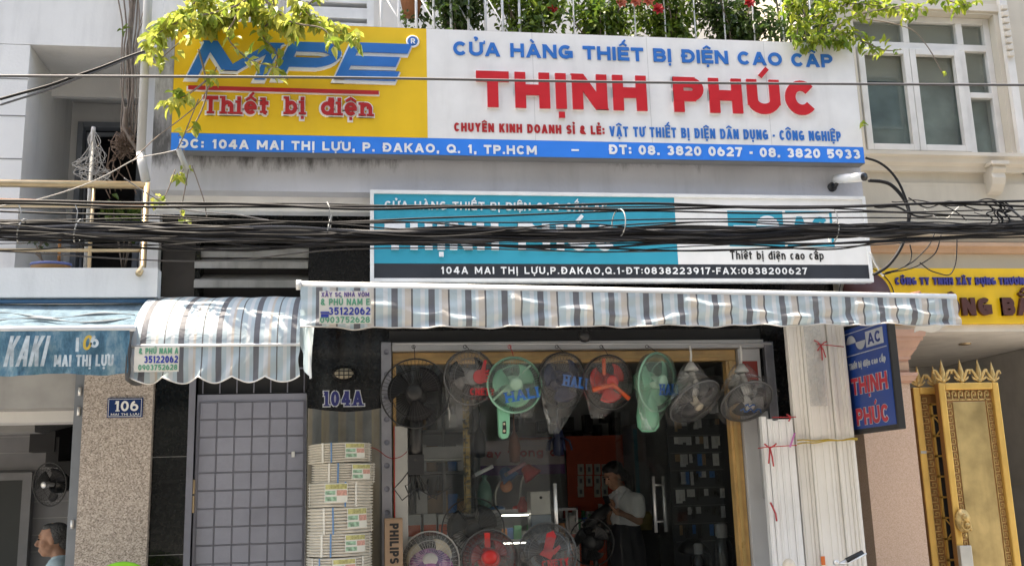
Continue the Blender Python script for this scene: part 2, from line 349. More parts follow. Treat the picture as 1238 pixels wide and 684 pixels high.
def glyph_polys(ch, W, t, serif=0):
    """list of (polygon strips) for one base letter of total width W, cap height 1, stroke t"""
    out = []; nat, st = GL[ch]
    def mp(x, y): return (t/2+x*(W-t), t/2+y*(1-t))
    def ribbon(pts, closed=False, ext=0, tt=t):
        P = [Vector(p) for p in pts]
        if ext and not closed:
            P[0] = P[0]+(P[0]-P[1]).normalized()*ext; P[-1] = P[-1]+(P[-1]-P[-2]).normalized()*ext
        n = len(P); Lf = []; Rt = []
        for i in range(n):
            a = P[i-1] if (i > 0 or closed) else P[i]; c = P[(i+1) % n] if (i < n-1 or closed) else P[i]
            d1 = (P[i]-a); d2 = (c-P[i])
            if d1.length < 1e-9: d1 = d2
            if d2.length < 1e-9: d2 = d1
            d1.normalize(); d2.normalize(); n1 = Vector((-d1.y, d1.x)); n2 = Vector((-d2.y, d2.x)); m = n1+n2
            m = m.normalized() if m.length > 1e-6 else n1
            k = 1/max(.45, m.dot(n1)); Lf.append(P[i]+m*tt/2*k); Rt.append(P[i]-m*tt/2*k)
        q = [[Lf[i], Rt[i], Rt[(i+1) % n], Lf[(i+1) % n]] for i in range(n if closed else n-1)]
        out.append(q)
    for s in st:
        if s[0] == 'L':
            pts = [mp(*p) for p in s[1]]; ribbon(pts, ext=t/2)
            if serif:
                for e, o2 in ((0, 1), (-1, -2)):
                    if abs(s[1][e][0]-s[1][o2][0]) < 1e-6 and abs(s[1][e][1]-s[1][o2][1]) > .3:
                        x, y = pts[e]; sg = 1 if y > pts[o2][1] else -1; yy = y+sg*(t/2-serif*.5*t)
                        ribbon([(x-t*1.0, yy), (x+(t*1.0 if sg < 0 or s[1][e][1] > .9 and ch.isupper() else t*.5), yy)], tt=serif*t)
        elif s[0] == 'H':
            pts = [mp(s[1], s[3]), mp(s[2], s[3])]; ribbon(pts, tt=t*.7)
        elif s[0] == 'D':
            x0, y0, x1, y1 = s[1:]; a = Vector(mp(x0, y0)); b = Vector(mp(x1, y1))
            lo, hi = (a, b) if a.y < b.y else (b, a)
            if lo.y < t: lo.y = lo.y-t/2 if y0 >= 0 and min(y0, y1) < .02 else lo.y
            if max(y0, y1) > .98: hi.y += t/2
            ang = math.atan2(hi.y-lo.y, abs(hi.x-lo.x)+1e-9); hw = min(t/2/max(.35, math.sin(ang)), t*.9)*1.0
            out.append([[Vector((lo.x-hw, lo.y)), Vector((lo.x+hw, lo.y)), Vector((hi.x+hw, hi.y)), Vector((hi.x-hw, hi.y))]])
            if serif and min(y0, y1) < .02:
                ribbon([(lo.x-t, lo.y+serif*t/2), (lo.x+t, lo.y+serif*t/2)], tt=serif*t)
        elif s[0] == 'A':
            cx, cy, rx, ry, a0, a1 = s[1:]; full = abs(a1-a0) >= 359
            n = 28 if full else max(6, int(abs(a1-a0)/13)); c = mp(cx, cy); RX = rx*(W-t); RY = ry*(1-t)
            pts = [(c[0]+RX*math.cos(R_(a0+(a1-a0)*i/n)), c[1]+RY*math.sin(R_(a0+(a1-a0)*i/n))) for i in range(n if full else n+1)]
            ribbon(pts, closed=full)
        elif s[0] == 'DOT':
            c = mp(s[1], s[2]); r = t*.5
            out.append([[Vector((c[0]-r, c[1]-r)), Vector((c[0]+r, c[1]-r)), Vector((c[0]+r, c[1]+r)), Vector((c[0]-r, c[1]+r))]])
    return out
def mark_polys(mk, W, t, top, t2, x0=0):
    out = []; cx = W/2
    def bar(p, q, k=t2):
        p = Vector(p); q = Vector(q); d = (q-p).normalized(); n = Vector((-d.y, d.x))*k/2
        out.append([[p-n, q-n, q+n, p+n]])
    g = .07+t2*.3
    if mk == '\u0302': bar((cx-.26, top+g), (cx+.02, top+g+.2)); bar((cx-.02, top+g+.2), (cx+.26, top+g)); return out, .26
    if mk == '\u0301': bar((cx-.04, top+g), (cx+.16, top+g+.22)); return out, .3
    if mk == '\u0300': bar((cx+.04, top+g), (cx-.18, top+g+.22)); return out, .3
    if mk == '\u0309': bar((cx, top+g-.02), (cx, top+g+.09)); bar((cx, top+g+.08), (cx+.11, top+g+.14)); bar((cx+.11, top+g+.12), (cx+.02, top+g+.25)); bar((cx+.04, top+g+.24), (cx-.12, top+g+.2)); return out, .3
    if mk == '\u0303': bar((cx-.2, top+g+.03), (cx-.06, top+g+.14)); bar((cx-.08, top+g+.14), (cx+.08, top+g+.04)); bar((cx+.06, top+g+.04), (cx+.2, top+g+.14)); return out, .25
    if mk == '\u0306': bar((cx-.22, top+g+.16), (cx-.08, top+g+.03)); bar((cx-.1, top+g+.03), (cx+.1, top+g+.03)); bar((cx+.08, top+g+.03), (cx+.22, top+g+.16)); return out, .25
    if mk == '\u0323': r = t2*.62; c = (cx, -.14-r*.4); out.append([[Vector((c[0]-r, c[1]-r)), Vector((c[0]+r, c[1]-r)), Vector((c[0]+r, c[1]+r)), Vector((c[0]-r, c[1]+r))]]); return out, 0
    if mk == '\u031b': bar((W-t*.6, top-t*.45), (W+t*.55, top-t*.2), t2*.9); bar((W+t*.4, top-t*.5), (W+t*.45, top+t*.5), t2*.8); return out, 0
    return out, 0
def lettering(s, x0, x1, zb, cap, y, mat, parent, t=.2, depth=.006, shear=0, sp=.16, serif=0, grow=0, frame=None, name='lettering', rise=0, width_only=None):
    """letters fitted between x0 and x1 on baseline zb; frame=(origin, U, V, N) for other planes"""
    items = []; total = 0
    for ch in s:
        if ch == ' ': items.append((None, .42, [])); total += .42; continue
        if ch in 'Đđ': base, marks = ch, []
        else:
            d = unicodedata.normalize('NFD', ch); base, marks = d[0], list(d[1:])
        nat = GL[base][0]; items.append((base, nat, marks)); total += nat
    # widths: letters of natural width 0 are one stroke wide
    need = (x1-x0)/cap; fixed = sum((t*1.02 if b and n == 0 else 0) for b, n, m in items)
    k = (need-fixed)/(total+sp*(len(items)-1))
    mb = MB(); cx = 0; layer = 0
    U, V, Nn, O = Vector((1,0,0)), Vector((0,0,1)), Vector((0,-1,0)), Vector((0,0,0))
    if frame: O, U, V, Nn = frame
    def put(strips, dx):
        nonlocal layer
        for q in strips:
            layer += 1; dd = depth+(layer % 9)*.00018
            for quad in q:
                pts = []
                c = sum(quad, Vector((0, 0)))/4
                for p in quad:
                    pp = Vector(p)
                    X = x0+(dx+pp.x+shear*pp.y)*cap; Z = zb+pp.y*cap+rise*(dx+pp.x)*cap
                    pts.append((X, Z))
                if (pts[1][0]-pts[0][0])*(pts[2][1]-pts[0][1])-(pts[1][1]-pts[0][1])*(pts[2][0]-pts[0][0]) < 0: pts.reverse()
                if frame: vs = [O+U*a+V*b+Nn*dd for a, b in pts]+[O+U*a+V*b-Nn*.0005 for a, b in pts]
                else: vs = [Vector((a, y, b))+Nn*dd for a, b in pts]+[Vector((a, y+.0005, b)) for a, b in pts]
                mb.add(vs, [(0,1,2,3),(7,6,5,4),(0,4,5,1),(1,5,6,2),(2,6,7,3),(3,7,4,0)])
    for b, nat, marks in items:
        if b is None: cx += (.42+sp)*k; continue
        W = max(t*1.02, nat*k) if nat else t*1.02
        def grown(tt): return tt+grow*2
        pol = glyph_polys(b, W, t, serif)
        if grow:
            pol2 = []
            for q in pol:
                for quad in q:
                    c = sum(quad, Vector((0, 0)))/4; nq = []
                    e1 = (quad[1]-quad[0]).normalized() if (quad[1]-quad[0]).length > 1e-6 else Vector((1, 0)); e2 = (quad[3]-quad[0]).normalized() if (quad[3]-quad[0]).length > 1e-6 else Vector((0, 1))
                    for i, p in enumerate(quad):
                        nq.append(p+e1*(grow if i in (1, 2) else -grow)+e2*(grow if i in (2, 3) else -grow))
                    pol2.append([nq])
            pol = pol2
        put(pol, cx)
        top = 1 if (b.isupper() or b in 'bdđhkl') else XH
        for mk in marks:
            mpn, h = mark_polys(mk, W, t, top, min(t*.75, .13)+grow*1.5); put(mpn, cx)
            if mk in ('\u0302', '\u0306'): top += .22
        cx += W+sp*k
    return mb.build(name, mat, parent)
# ================================================================ palette
m_wallgrey = M('weathered_plaster', (.44,.44,.46), .85, var=.18, scale=2.2, bump=.25, bscale=40, streak=.55, dirtcol=(.1,.1,.1))
m_plaster = M('pale_plaster', (.66,.65,.64), .85, var=.1, scale=2, bump=.15, bscale=50, streak=.16, dirtcol=(.25,.24,.22))
m_plaster_l = M('white_plaster', (.70,.70,.69), .85, var=.13, scale=1.3, bump=.15, bscale=50, streak=.34, dirtcol=(.3,.3,.3))
m_soffit = M('white_soffit', (.72,.72,.70), .85, var=.1, scale=3, bump=.1)
m_granite_black = M('black_granite', (.010,.010,.010), .10, var=.4, scale=30, spec=.35)
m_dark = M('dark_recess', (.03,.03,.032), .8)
m_brownblack = M('brown_black_panel', (.045,.037,.03), .6, var=.5, scale=5)
m_slat = M('grimy_white_slat', (.5,.49,.47), .8, var=.2, scale=7, streak=.5)
m_greydoor = M('lilac_grey_steel', (.29,.30,.37), .5, var=.22, scale=3, dirt=.4)
m_greydoor2 = M('lilac_grey_groove', (.19,.195,.24), .55)
m_rail = M('galvanised_rail', (.3,.3,.33), .4, metal=.6, var=.2)
m_alugrey = M('grey_aluminium', (.42,.42,.43), .4, metal=.3)
m_gold = M('gold_wood_frame', (.58,.36,.14), .35, var=.25, scale=8)
m_white_panel = M('white_steel_panel', (.55,.55,.56), .45, dirt=.25, dirtcol=(.3,.28,.26))
m_cream_wall = M('cream_stone_paint', (.58,.53,.44), .85, var=.13, scale=1.5, bump=.1, streak=.26, dirtcol=(.3,.27,.22))
m_cream_trim = M('cream_trim', (.62,.57,.49), .75, var=.1, scale=3, bump=.05)
m_orange_trim = M('peach_trim', (.55,.36,.24), .75, var=.12, scale=4)
m_winframe = M('white_window_frame', (.7,.68,.64), .5, dirt=.1, dirtcol=(.35,.32,.3))
m_winglass = M('dim_window_glass', (.035,.05,.055), .04, var=.4, scale=1.2, spec=1.0)
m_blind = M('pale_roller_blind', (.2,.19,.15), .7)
m_pink = M_speckle('pink_granite', [(.25,(.52,.35,.25)),(.5,(.59,.415,.305)),(.7,(.64,.465,.36))], 170, .6)
m_pink_s = M('pink_stone_moulding', (.56,.34,.25), .6, var=.12, scale=8, bump=.1)
m_terr = M_speckle('pebble_dash', [(.2,(.20,.165,.14)),(.45,(.40,.34,.30)),(.62,(.50,.43,.38)),(.8,(.64,.58,.53))], 125, .85, .4)
m_grey = M('mid_grey_paint', (.2,.2,.2), .7)
m_bluegrey = M('blue_grey_steel', (.2,.22,.25), .55, var=.15)
m_in106 = M('dim_grey_boards', (.24,.24,.25), .7)
m_asphalt = M('asphalt', (.055,.055,.055), .9, var=.3, scale=3, bump=.3, bscale=120)
m_paving = M('pavement_tiles', (.36,.34,.31), .85, var=.2, scale=2, bump=.2, bscale=90)
m_kerb = M('kerb_stone', (.4,.39,.37), .85, var=.2)
m_black = M('black_plastic', (.012,.012,.013), .4)
m_white = M('white_plastic', (.75,.75,.74), .4, dirt=.1, dirtcol=(.4,.38,.35))
m_steel = M('brushed_steel', (.75,.75,.75), .35, metal=.75)
m_brass = M('brass_rail', (.55,.42,.26), .35, metal=.7, var=.2)
m_rust = M('rusty_steel', (.22,.1,.05), .8, var=.5, scale=12)
m_in_wall = M('shop_wall', (.42,.43,.43), .8)
m_in_floor = M('shop_floor_tiles', (.55,.54,.52), .3)

# ================================================================ ground
gx0, gx1 = -60, 60
structure(MB().box(gx0, gx1, -60, 60, -.6, 0).build('ground', m_asphalt))
pv = MB(); pv.box(gx0, gx1, -2.75, .02, .004, .13); structure(pv.build('pavement', m_paving))
kb = MB(); kb.box(gx0, gx1, -2.92, -2.753, .004, .14); structure(kb.build('kerb', m_kerb, bevel=.015))
pv = MB(); pv.box(gx0, gx1, -16, -13.3, .004, .13); structure(pv.build('pavement', m_paving))
rl = MB()
for i in range(-14, 14): rl.box(i*4, i*4+2, -8.1, -7.98, .004, .008)
structure(rl.build('road_marking', M('road_paint', (.7,.7,.68), .8, var=.3)))

# ================================================================ the shop house (104A)
shop = thing('shop_house', 'narrow grey shop house with black granite ground floor and glass shopfront numbered 104A', 'building', (1.1, 0, 0))
p = lambda mb, n, m, **k: mb.build(n, m, shop, **k)
def mould_wall():
    m = M('stained_parapet', (.52,.52,.55), .85, var=.16, scale=1.6, bump=.2, bscale=40, streak=.28, dirtcol=(.2,.2,.2)); t = m.node_tree; N = t.nodes; L = t.links; b = N['Principled BSDF']
    src = b.inputs['Base Color'].links[0].from_socket
    tc = N.new('ShaderNodeTexCoord'); sp = N.new('ShaderNodeSeparateXYZ'); L.new(tc.outputs['Object'], sp.inputs[0])
    mp = N.new('ShaderNodeMapping'); mp.inputs['Scale'].default_value = (9, 9, 2.2); L.new(tc.outputs['Object'], mp.inputs[0])
    nz = N.new('ShaderNodeTexNoise'); nz.inputs['Scale'].default_value = 1.6; nz.inputs['Detail'].default_value = 10; nz.inputs['Roughness'].default_value = .75; L.new(mp.outputs[0], nz.inputs[0])
    gz = N.new('ShaderNodeMapRange'); gz.inputs['From Min'].default_value = 3.60; gz.inputs['From Max'].default_value = 3.83; L.new(sp.outputs['Z'], gz.inputs[0])
    lx = N.new('ShaderNodeTexNoise'); lx.inputs['Scale'].default_value = .8; L.new(tc.outputs['Object'], lx.inputs[0])
    a = N.new('ShaderNodeMath'); a.operation = 'MULTIPLY'; lm = N.new('ShaderNodeMapRange'); lm.inputs['From Min'].default_value = .42; lm.inputs['From Max'].default_value = .66; lm.inputs['To Min'].default_value = .12; lm.inputs['To Max'].default_value = .62; L.new(lx.outputs['Fac'], lm.inputs[0]); L.new(gz.outputs[0], a.inputs[0]); L.new(lm.outputs[0], a.inputs[1])
    s_ = N.new('ShaderNodeMath'); s_.operation = 'ADD'; L.new(a.outputs[0], s_.inputs[0]); L.new(nz.outputs['Fac'], s_.inputs[1])
    r = N.new('ShaderNodeMapRange'); r.inputs['From Min'].default_value = .80; r.inputs['From Max'].default_value = 1.12; r.inputs['To Max'].default_value = .85; L.new(s_.outputs[0], r.inputs[0])
    mx = N.new('ShaderNodeMix'); mx.data_type = 'RGBA'; L.new(r.outputs[0], mx.inputs['Factor']); L.new(src, mx.inputs[6]); mx.inputs[7].default_value = (.05,.05,.048,1); L.new(mx.outputs[2], b.inputs['Base Color']); return m
p(MB().box(-1.42, 3.70, -.70, -.56, 3.57, 4.70), 'balcony_parapet', mould_wall())
p(MB().box(-1.42, 3.70, -.56, 1.2, 3.602, 3.75), 'balcony_slab', m_soffit)
p(MB().box(-1.42, 3.70, -.57, -.46, 3.465, 3.601), 'lintel_band', M('pale_lintel', (.86,.85,.83), .85, var=.14, scale=3, bump=.1))
# upper storey behind the balcony
up = MB(); up.box(-1.42, .0, 1.2, 1.35, 3.75, 8.6); up.box(.0, 3.95, 1.2, 1.35, 3.75, 8.6)
p(up, 'upper_wall', m_plaster)
# ground floor facing
g = MB()
g.box(-1.47, -1.19, 0, .2, .13, 3.60)
g.box(-1.19, -.405, 0, .2, 3.40, 3.60)
g.box(-.405, .19, 0, .2, .13, 3.60)
g.box(.19, 3.09, 0, .2, 2.71, 3.60)
g.box(3.09, 3.78, 0, .2, .13, 3.60)
p(g, 'granite_facing', m_granite_black)
br = MB(); br.box(-1.455, -1.225, -.012, 0.001, 2.6, 3.58); p(br, 'brown_black_panel', m_brownblack)  # thin brown-black panel over the granite
j = MB()
for z in (.95, 1.62, 2.86): j.box(-.404, .19, -.0015, .001, z, z+.004); j.box(-1.47, -1.2, -.0015, .001, z+.2, z+.204)
p(j, 'granite_joint', m_grey)
# louvre opening above the side door
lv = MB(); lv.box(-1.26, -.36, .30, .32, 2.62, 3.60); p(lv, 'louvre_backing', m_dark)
for (a, b, y) in ((3.275, 3.345, .03), (3.175, 3.225, -.05), (3.03, 3.085, -.05)):
    s_ = MB(); s_.add([(-1.222, y, a), (-.408, y, a), (-.408, y, b), (-1.222, y, b), (-1.222, y+.22, a+.09), (-.408, y+.22, a+.09), (-.408, y+.22, b+.09), (-1.222, y+.22, b+.09)],
                      [(0,1,2,3),(7,6,5,4),(3,2,6,7),(4,5,1,0),(1,5,6,2),(0,3,7,4)])
    p(s_, 'louvre_slat', m_slat)
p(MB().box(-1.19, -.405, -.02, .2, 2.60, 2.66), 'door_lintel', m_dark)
# side door
dr = MB(); dr.box(-1.185, -.412, .045, .075, .15, 2.26); door = p(dr, 'side_door', m_greydoor)
gr = MB(); X0, X1 = -1.165, -.425
for i in range(7): x = X0+(X1-X0)*i/6; gr.box(x-.0025, x+.0025, .035, .0455, .18, 2.205)
for i in range(17): z = .2+(2.205-.2)*i/16; gr.box(X0, X1, .0345, .0452, z-.0025, z+.0025)
grd = gr.build('panel_grid', m_greydoor2, door)
# gently dished panels
pn = MB()
for i in range(6):
    for k in range(16):
        xa = X0+(X1-X0)*i/6+.003; xb = X0+(X1-X0)*(i+1)/6-.003; za = .2+2.005*k/16+.003; zb = .2+2.005*(k+1)/16-.003
        d = .003
        pn.add([(xa,.0448,za),(xb,.0448,za),(xb,.0448,zb),(xa,.0448,zb),(xa+d,.037,za+d),(xb-d,.037,za+d),(xb-d,.037,zb-d),(xa+d,.037,zb-d)],
               [(4,5,6,7),(0,1,5,4),(1,2,6,5),(2,3,7,6),(3,0,4,7)])
pn.build('steel_panel', m_greydoor, door)
MB().box(-.512, -.49, .022, .036, 1.80, 1.84).build('keyhole_plate', m_white, door)
hg = MB(); hg.box(-1.205, -1.178, .01, .06, 1.56, 1.66); hg.box(-1.205, -1.178, .01, .06, 1.43, 1.55); hg.build('hinge', m_brass, door, bevel=.004)
jb = MB(); jb.box(-1.235, -1.19, -.01, .08, .15, 2.6); p(jb, 'door_jamb', m_greydoor2)
tr = MB()
for i in range(7): x = -1.15+.12*i; tr.box(x-.004, x+.004, .05, .062, 2.27, 2.6)
tr.box(-1.185, -.412, .045, .06, 2.44, 2.452)
p(tr, 'transom_grille', m_greydoor2)
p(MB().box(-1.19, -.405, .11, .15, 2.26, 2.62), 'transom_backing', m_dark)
# shopfront
hd = MB(); hd.box(.21, 3.09, -.06, .10, 2.55, 2.615); p(hd, 'shopfront_header', m_alugrey, bevel=.004)
p(MB().box(.19, 3.09, .0, .12, 2.615, 2.71), 'shutter_box', m_dark)
rl = MB(); rl.box(.13, .205, -.05, .02, .13, 2.62); rail = p(rl, 'shutter_guide_rail', m_rail, bevel=.004)
hl = MB()
for i in range(14): hl.lathe([(.001, 0), (.016, 0), (.02, .006)], (.168, -.052, .4+i*.165), Vector((0,-1,0)), 12)
hl.build('rail_dimple', m_greydoor2, rail)
gb = MB(); gb.box(.215, 2.885, .02, .10, 2.462, 2.548); gb.box(.215, .24, .02, .10, .15, 2.46); gb.box(2.80, 2.885, .02, .10, .15, 2.46)
fr = p(gb, 'gold_frame', m_gold, bevel=.004)
gb = MB(); gb.box(2.822, 2.848, .008, .021, .15, 2.46); gb.box(.24, 2.8, .008, .021, 2.49, 2.505); gb.build('frame_bead', M('gold_bead', (.55,.36,.14), .3), fr)
pn = MB(); pn.box(2.89, 3.07, -.02, .12, .13, 2.55); col = p(pn, 'white_shutter_post', m_white_panel, bevel=.006)
pl = MB(); pl.box(3.0, 3.085, -.05, -.021, 1.40, 2.06); lp = pl.build('lock_plate', m_alugrey, col, bevel=.004)
bl = MB(); bl.ball((3.02, -.052, 1.92), (.008,.006,.02), 10, 6); bl2 = MB(); bl2.ball((3.022, -.052, 1.76), (.012,.01,.012)); bl2.ball((3.026, -.052, 1.6), (.01,.01,.01))
bl.build('keyhole', m_black, col); bl2.build('bolt_head', m_steel, col)
rp = MB(); rp.box(3.10, 3.17, -.05, .02, .13, 2.6); p(rp, 'shutter_guide_rail', m_rail, bevel=.004)
st = MB(); st.box(2.9, 3.04, -.024, -.019, 2.26, 2.45); p(st, 'red_sticker', M('red_vinyl', (.3,.03,.02), .4), label='dark red sticker on the white post')
m_shopglass = M_glass('shop_glass', (.93,.95,.95), .02, .012, .006)
gl = MB(); gl.box(.24, 1.46, .055, .065, .15, 2.46); pane = p(gl, 'glass_pane', m_shopglass)
hh = MB(); xh = 1.405; hh.tube([(xh, .0, 1.13), (xh, .0, 1.56)], .014, 12); hh.tube([(xh, .0, 1.2), (xh, .055, 1.2)], .008); hh.tube([(xh, .0, 1.5), (xh, .055, 1.5)], .008)
hh.build('door_handle', m_steel, pane)
# open leaf of the glass door, swung inwards
hx, hy = 2.76, .14; ang = R_(118); D = Vector((math.cos(ang), math.sin(ang), 0)); Nn = Vector((-D.y, D.x, 0))
gl = MB(); gl.obox((hx+D.x*.62, hy+D.y*.62, 1.3), D, Nn, Vector((0,0,1)), .6, .005, 1.14); leaf = p(gl, 'glass_door', m_shopglass)
hh = MB(); q = Vector((hx, hy, 0))+D*.72
for s_ in (-1, 1):
    c = q+Nn*.055*s_; hh.tube([c+Vector((0,0,1.15)), c+Vector((0,0,1.60))], .014, 12)
for z in (1.235, 1.53): hh.tube([q-Nn*.055+Vector((0,0,z)), q+Nn*.055+Vector((0,0,z))], .009)
hh.build('door_handle', m_steel, leaf)
# rooms
rm = MB(); rm.box(-1.3, 3.75, 4.4, 4.5, .1, 2.9); p(rm, 'back_wall', m_in_wall)
rm = MB(); rm.box(-.05, .05, .2, 4.4, .1, 2.9); rm.box(3.65, 3.75, .2, 4.4, .1, 3.6); p(rm, 'room_side_wall', m_in_wall)
p(MB().box(-1.4, 3.75, .2, 4.5, 2.75, 2.9), 'room_ceiling', M('shop_ceiling', (.35,.35,.35), .9))
p(MB().box(-1.4, 3.75, .03, 4.5, .0, .15), 'room_floor', m_in_floor)
# shop side return of the parapet and upper party walls
pp = MB(); pp.tube([(-1.475, -.78, 3.8), (-1.475, -.78, 6.2)], .03, 12); pp.tube([(-1.475, -.78, 3.8), (-1.46,-.79,3.72), (-1.43,-.8,3.60)], .03, 12)
p(pp, 'drain_pipe', M('grey_pvc_pipe', (.5,.5,.5), .5, dirt=.3))
sh = MB(); sh.box(-.66, .03, .95, 1.2, 3.8, 6.4); panel = p(sh, 'roof_louvre', M('shadow_gap', (.25,.25,.25), .8))
sl = MB()
for i in range(14):
    z = 4.6+.145*i
    sl.add([(-.66,.93,z),(.03,.93,z),(.03,.93,z+.03),(-.66,.93,z+.03),(-.66,.949,z-.05),(.03,.949,z-.05),(.03,.80,z+.085),(-.66,.80,z+.085)], [(0,1,2,3)])
    sl.box(-.67, .035, .80, .945, z, z+.10)
sl.build('louvre_blade', m_white, panel)
p(MB().box(.03, .09, .78, 1.2, 3.8, 6.4), 'louvre_post', m_white)
pb = MB(); pb.box(-1.37, 3.6, -.50, -.15, 4.45, 4.70); planter = p(pb, 'planter_trough', M('planter_concrete', (.3,.29,.28), .9))
so_ = MB(); so_.box(-1.35, 3.58, -.48, -.17, 4.70, 4.715); so_.build('planter_soil', M('soil', (.05,.035,.025), .95), planter)
br = MB()
for i in range(9): x = .13+i*.13; br.tube([(x, -.52, 4.7), (x, -.52, 5.35)], .011, 6)
br.tube([(.1,-.52,5.33), (3.6,-.52,5.33)], .014, 6)
for i in range(4): x = .13+i*.13*2; br.tube([(x, -.52, 5.2), (x+.26, -.52, 4.72)], .006, 5)
for i in range(10): x = 1.35+i*.24; br.tube([(x, -.52, 4.7), (x, -.52, 5.33)], .006, 6)
p(br, 'balcony_railing', M('white_railing', (.6,.61,.62), .5))

# ================================================================ left neighbour (106)
lf = thing('neighbour_house', 'white house on the left with a balcony, recessed doorway and pebble dash pillar numbered 106', 'building', (-2.6, 0, 0))
p = lambda mb, n, m, **k: mb.build(n, m, lf, **k)
p(MB().box(-6.5, -1.47, -.30, 1.0, 4.77, 8.6), 'upper_wall', m_plaster_l)
p(MB().box(-6.5, -2.38, -.30, .80, 2.9, 4.765), 'balcony_side_wall', m_plaster_l)
jn = MB()
for z in (3.9, 4.22, 4.5): jn.box(-6.5, -2.38, -.302, -.299, z, z+.008)
p(jn, 'render_joint', m_grey)
p(MB().box(-1.60, -1.47, -.10, .9, 2.9, 4.765), 'party_wall', m_plaster_l)
bw = MB(); bw.box(-2.38, -2.32, .8, .95, 2.9, 4.765); bw.box(-2.32, -1.80, .8, .95, 4.60, 4.765); bw.box(-1.80, -1.60, .8, .95, 2.9, 4.765); p(bw, 'recess_wall', m_plaster_l)
p(MB().box(-2.38, -1.60, .25, .30, 4.60, 4.765), 'recess_beam', m_plaster)
fr = MB(); fr.box(-2.32, -2.275, .76, .86, 3.0, 4.59); fr.box(-1.845, -1.80, .76, .86, 3.0, 4.59); fr.box(-2.275, -1.845, .76, .86, 4.545, 4.59)
fr.box(-2.27, -2.25, .84, .88, 3.0, 4.53); fr.box(-2.25, -1.845, .84, .88, 4.50, 4.53)
p(fr, 'balcony_door_frame', m_bluegrey, bevel=.005)
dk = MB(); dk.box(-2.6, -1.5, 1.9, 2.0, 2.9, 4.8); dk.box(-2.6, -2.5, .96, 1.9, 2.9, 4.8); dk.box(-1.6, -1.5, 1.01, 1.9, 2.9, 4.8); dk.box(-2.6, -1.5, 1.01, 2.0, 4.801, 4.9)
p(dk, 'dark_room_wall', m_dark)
p(MB().box(-6.5, -1.345, -.72, -.60, 2.83, 3.025), 'balcony_parapet', m_plaster_l)
p(MB().box(-6.5, -1.47, -.60, 1.6, 2.83, 2.95), 'balcony_floor', m_plaster_l)
# ground floor
pil = MB(); pil.box(-1.94, -1.472, -.06, .25, .13, 2.75); p(pil, 'pebble_pillar', m_terr)
ps = MB(); ps.box(-2.01, -1.943, -.02, .15, .13, 2.75); post = p(ps, 'steel_post', m_bluegrey)
hg = MB()
for z in (2.12, 2.26, 1.35): hg.tube([(-1.975, -.03, z), (-1.975, -.03, z+.06)], .012, 8)
hg.build('post_bracket', m_steel, post)
p(MB().box(-6.5, -2.01, .0, .25, 2.18, 2.80), 'lintel_beam', M('beam_grey', (.36,.355,.35), .85, var=.15, streak=.2))
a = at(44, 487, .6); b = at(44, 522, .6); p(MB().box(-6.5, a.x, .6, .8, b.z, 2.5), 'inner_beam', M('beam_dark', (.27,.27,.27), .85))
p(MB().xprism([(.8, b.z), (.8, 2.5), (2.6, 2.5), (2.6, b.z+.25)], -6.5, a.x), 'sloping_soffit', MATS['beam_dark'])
p(MB().box(-6.5, -1.94, .25, .5, 2.10, 2.18), 'lintel_band', m_plaster_l)
p(MB().box(-6.5, -1.5, .25, 3.6, 2.5, 2.6), 'room_ceiling', m_in106)
bw = MB(); bw.box(-6.5, -1.5, 2.6, 2.7, .1, 2.5); wl = p(bw, 'room_wall', m_in106)
gv = MB()
for i in range(16): gv.box(-6.4, -1.6, 2.596, 2.602, .2+i*.15, .206+i*.15)
gv.build('board_groove', M('groove', (.4,.4,.4), .8), wl)
p(MB().box(-1.55, -1.45, .25, 2.7, .1, 2.55), 'room_side_wall', m_in106)
dd = MB(); dd.box(-3.9, -3.1, 2.5, 2.59, .15, 1.75); dq = p(dd, 'inner_door', M('dark_green_door', (.03,.035,.035), .5))
fm = MB(); fm.box(-3.1, -3.02, 2.5, 2.595, .15, 1.82); fm.box(-3.9, -3.1, 2.5, 2.595, 1.752, 1.82); fm.build('door_frame', m_in106, dq)
p(MB().box(-6.5, -1.5, .0, 2.7, .0, .15), 'room_floor', m_in_floor)
stp = MB()
for i in range(8): stp.box(-2.72+i*.10, -2.72+(i+1)*.10, 1.5, 2.3, 2.35-.20*(i+1)-.12, 2.35-.20*(i+1)+.12)
stp.box(-2.75, -2.55, 1.48, 1.6, 1.95, 2.5)
p(stp, 'stair_flight', m_dark)

# ================================================================ right neighbour
rn = thing('neighbour_house', 'cream house on the right with white framed windows, mouldings and a pink stone pier', 'building', (4.9, 0, 0))
p = lambda mb, n, m, **k: mb.build(n, m, rn, **k)
WX0, WX1, WZ0, WZ1 = 4.10, 5.42, 4.15, 5.44
wl = MB(); wl.box(3.72, WX0, -.08, 1.195, 3.9, 8.6); wl.box(WX1, 8.5, -.08, .30, 3.9, 8.6); wl.box(WX0, WX1, -.08, .30, WZ1, 8.6)
wl.box(3.72, 8.5, -.10, .30, 3.17, 3.9); wl.box(WX0, WX1, -.08, .3, 3.9, WZ0)
p(wl, 'wall', m_cream_wall)
rv = MB(); rv.box(WX0, WX1, .20, .29, WZ0, WZ1); p(rv, 'window_backing', m_blind)
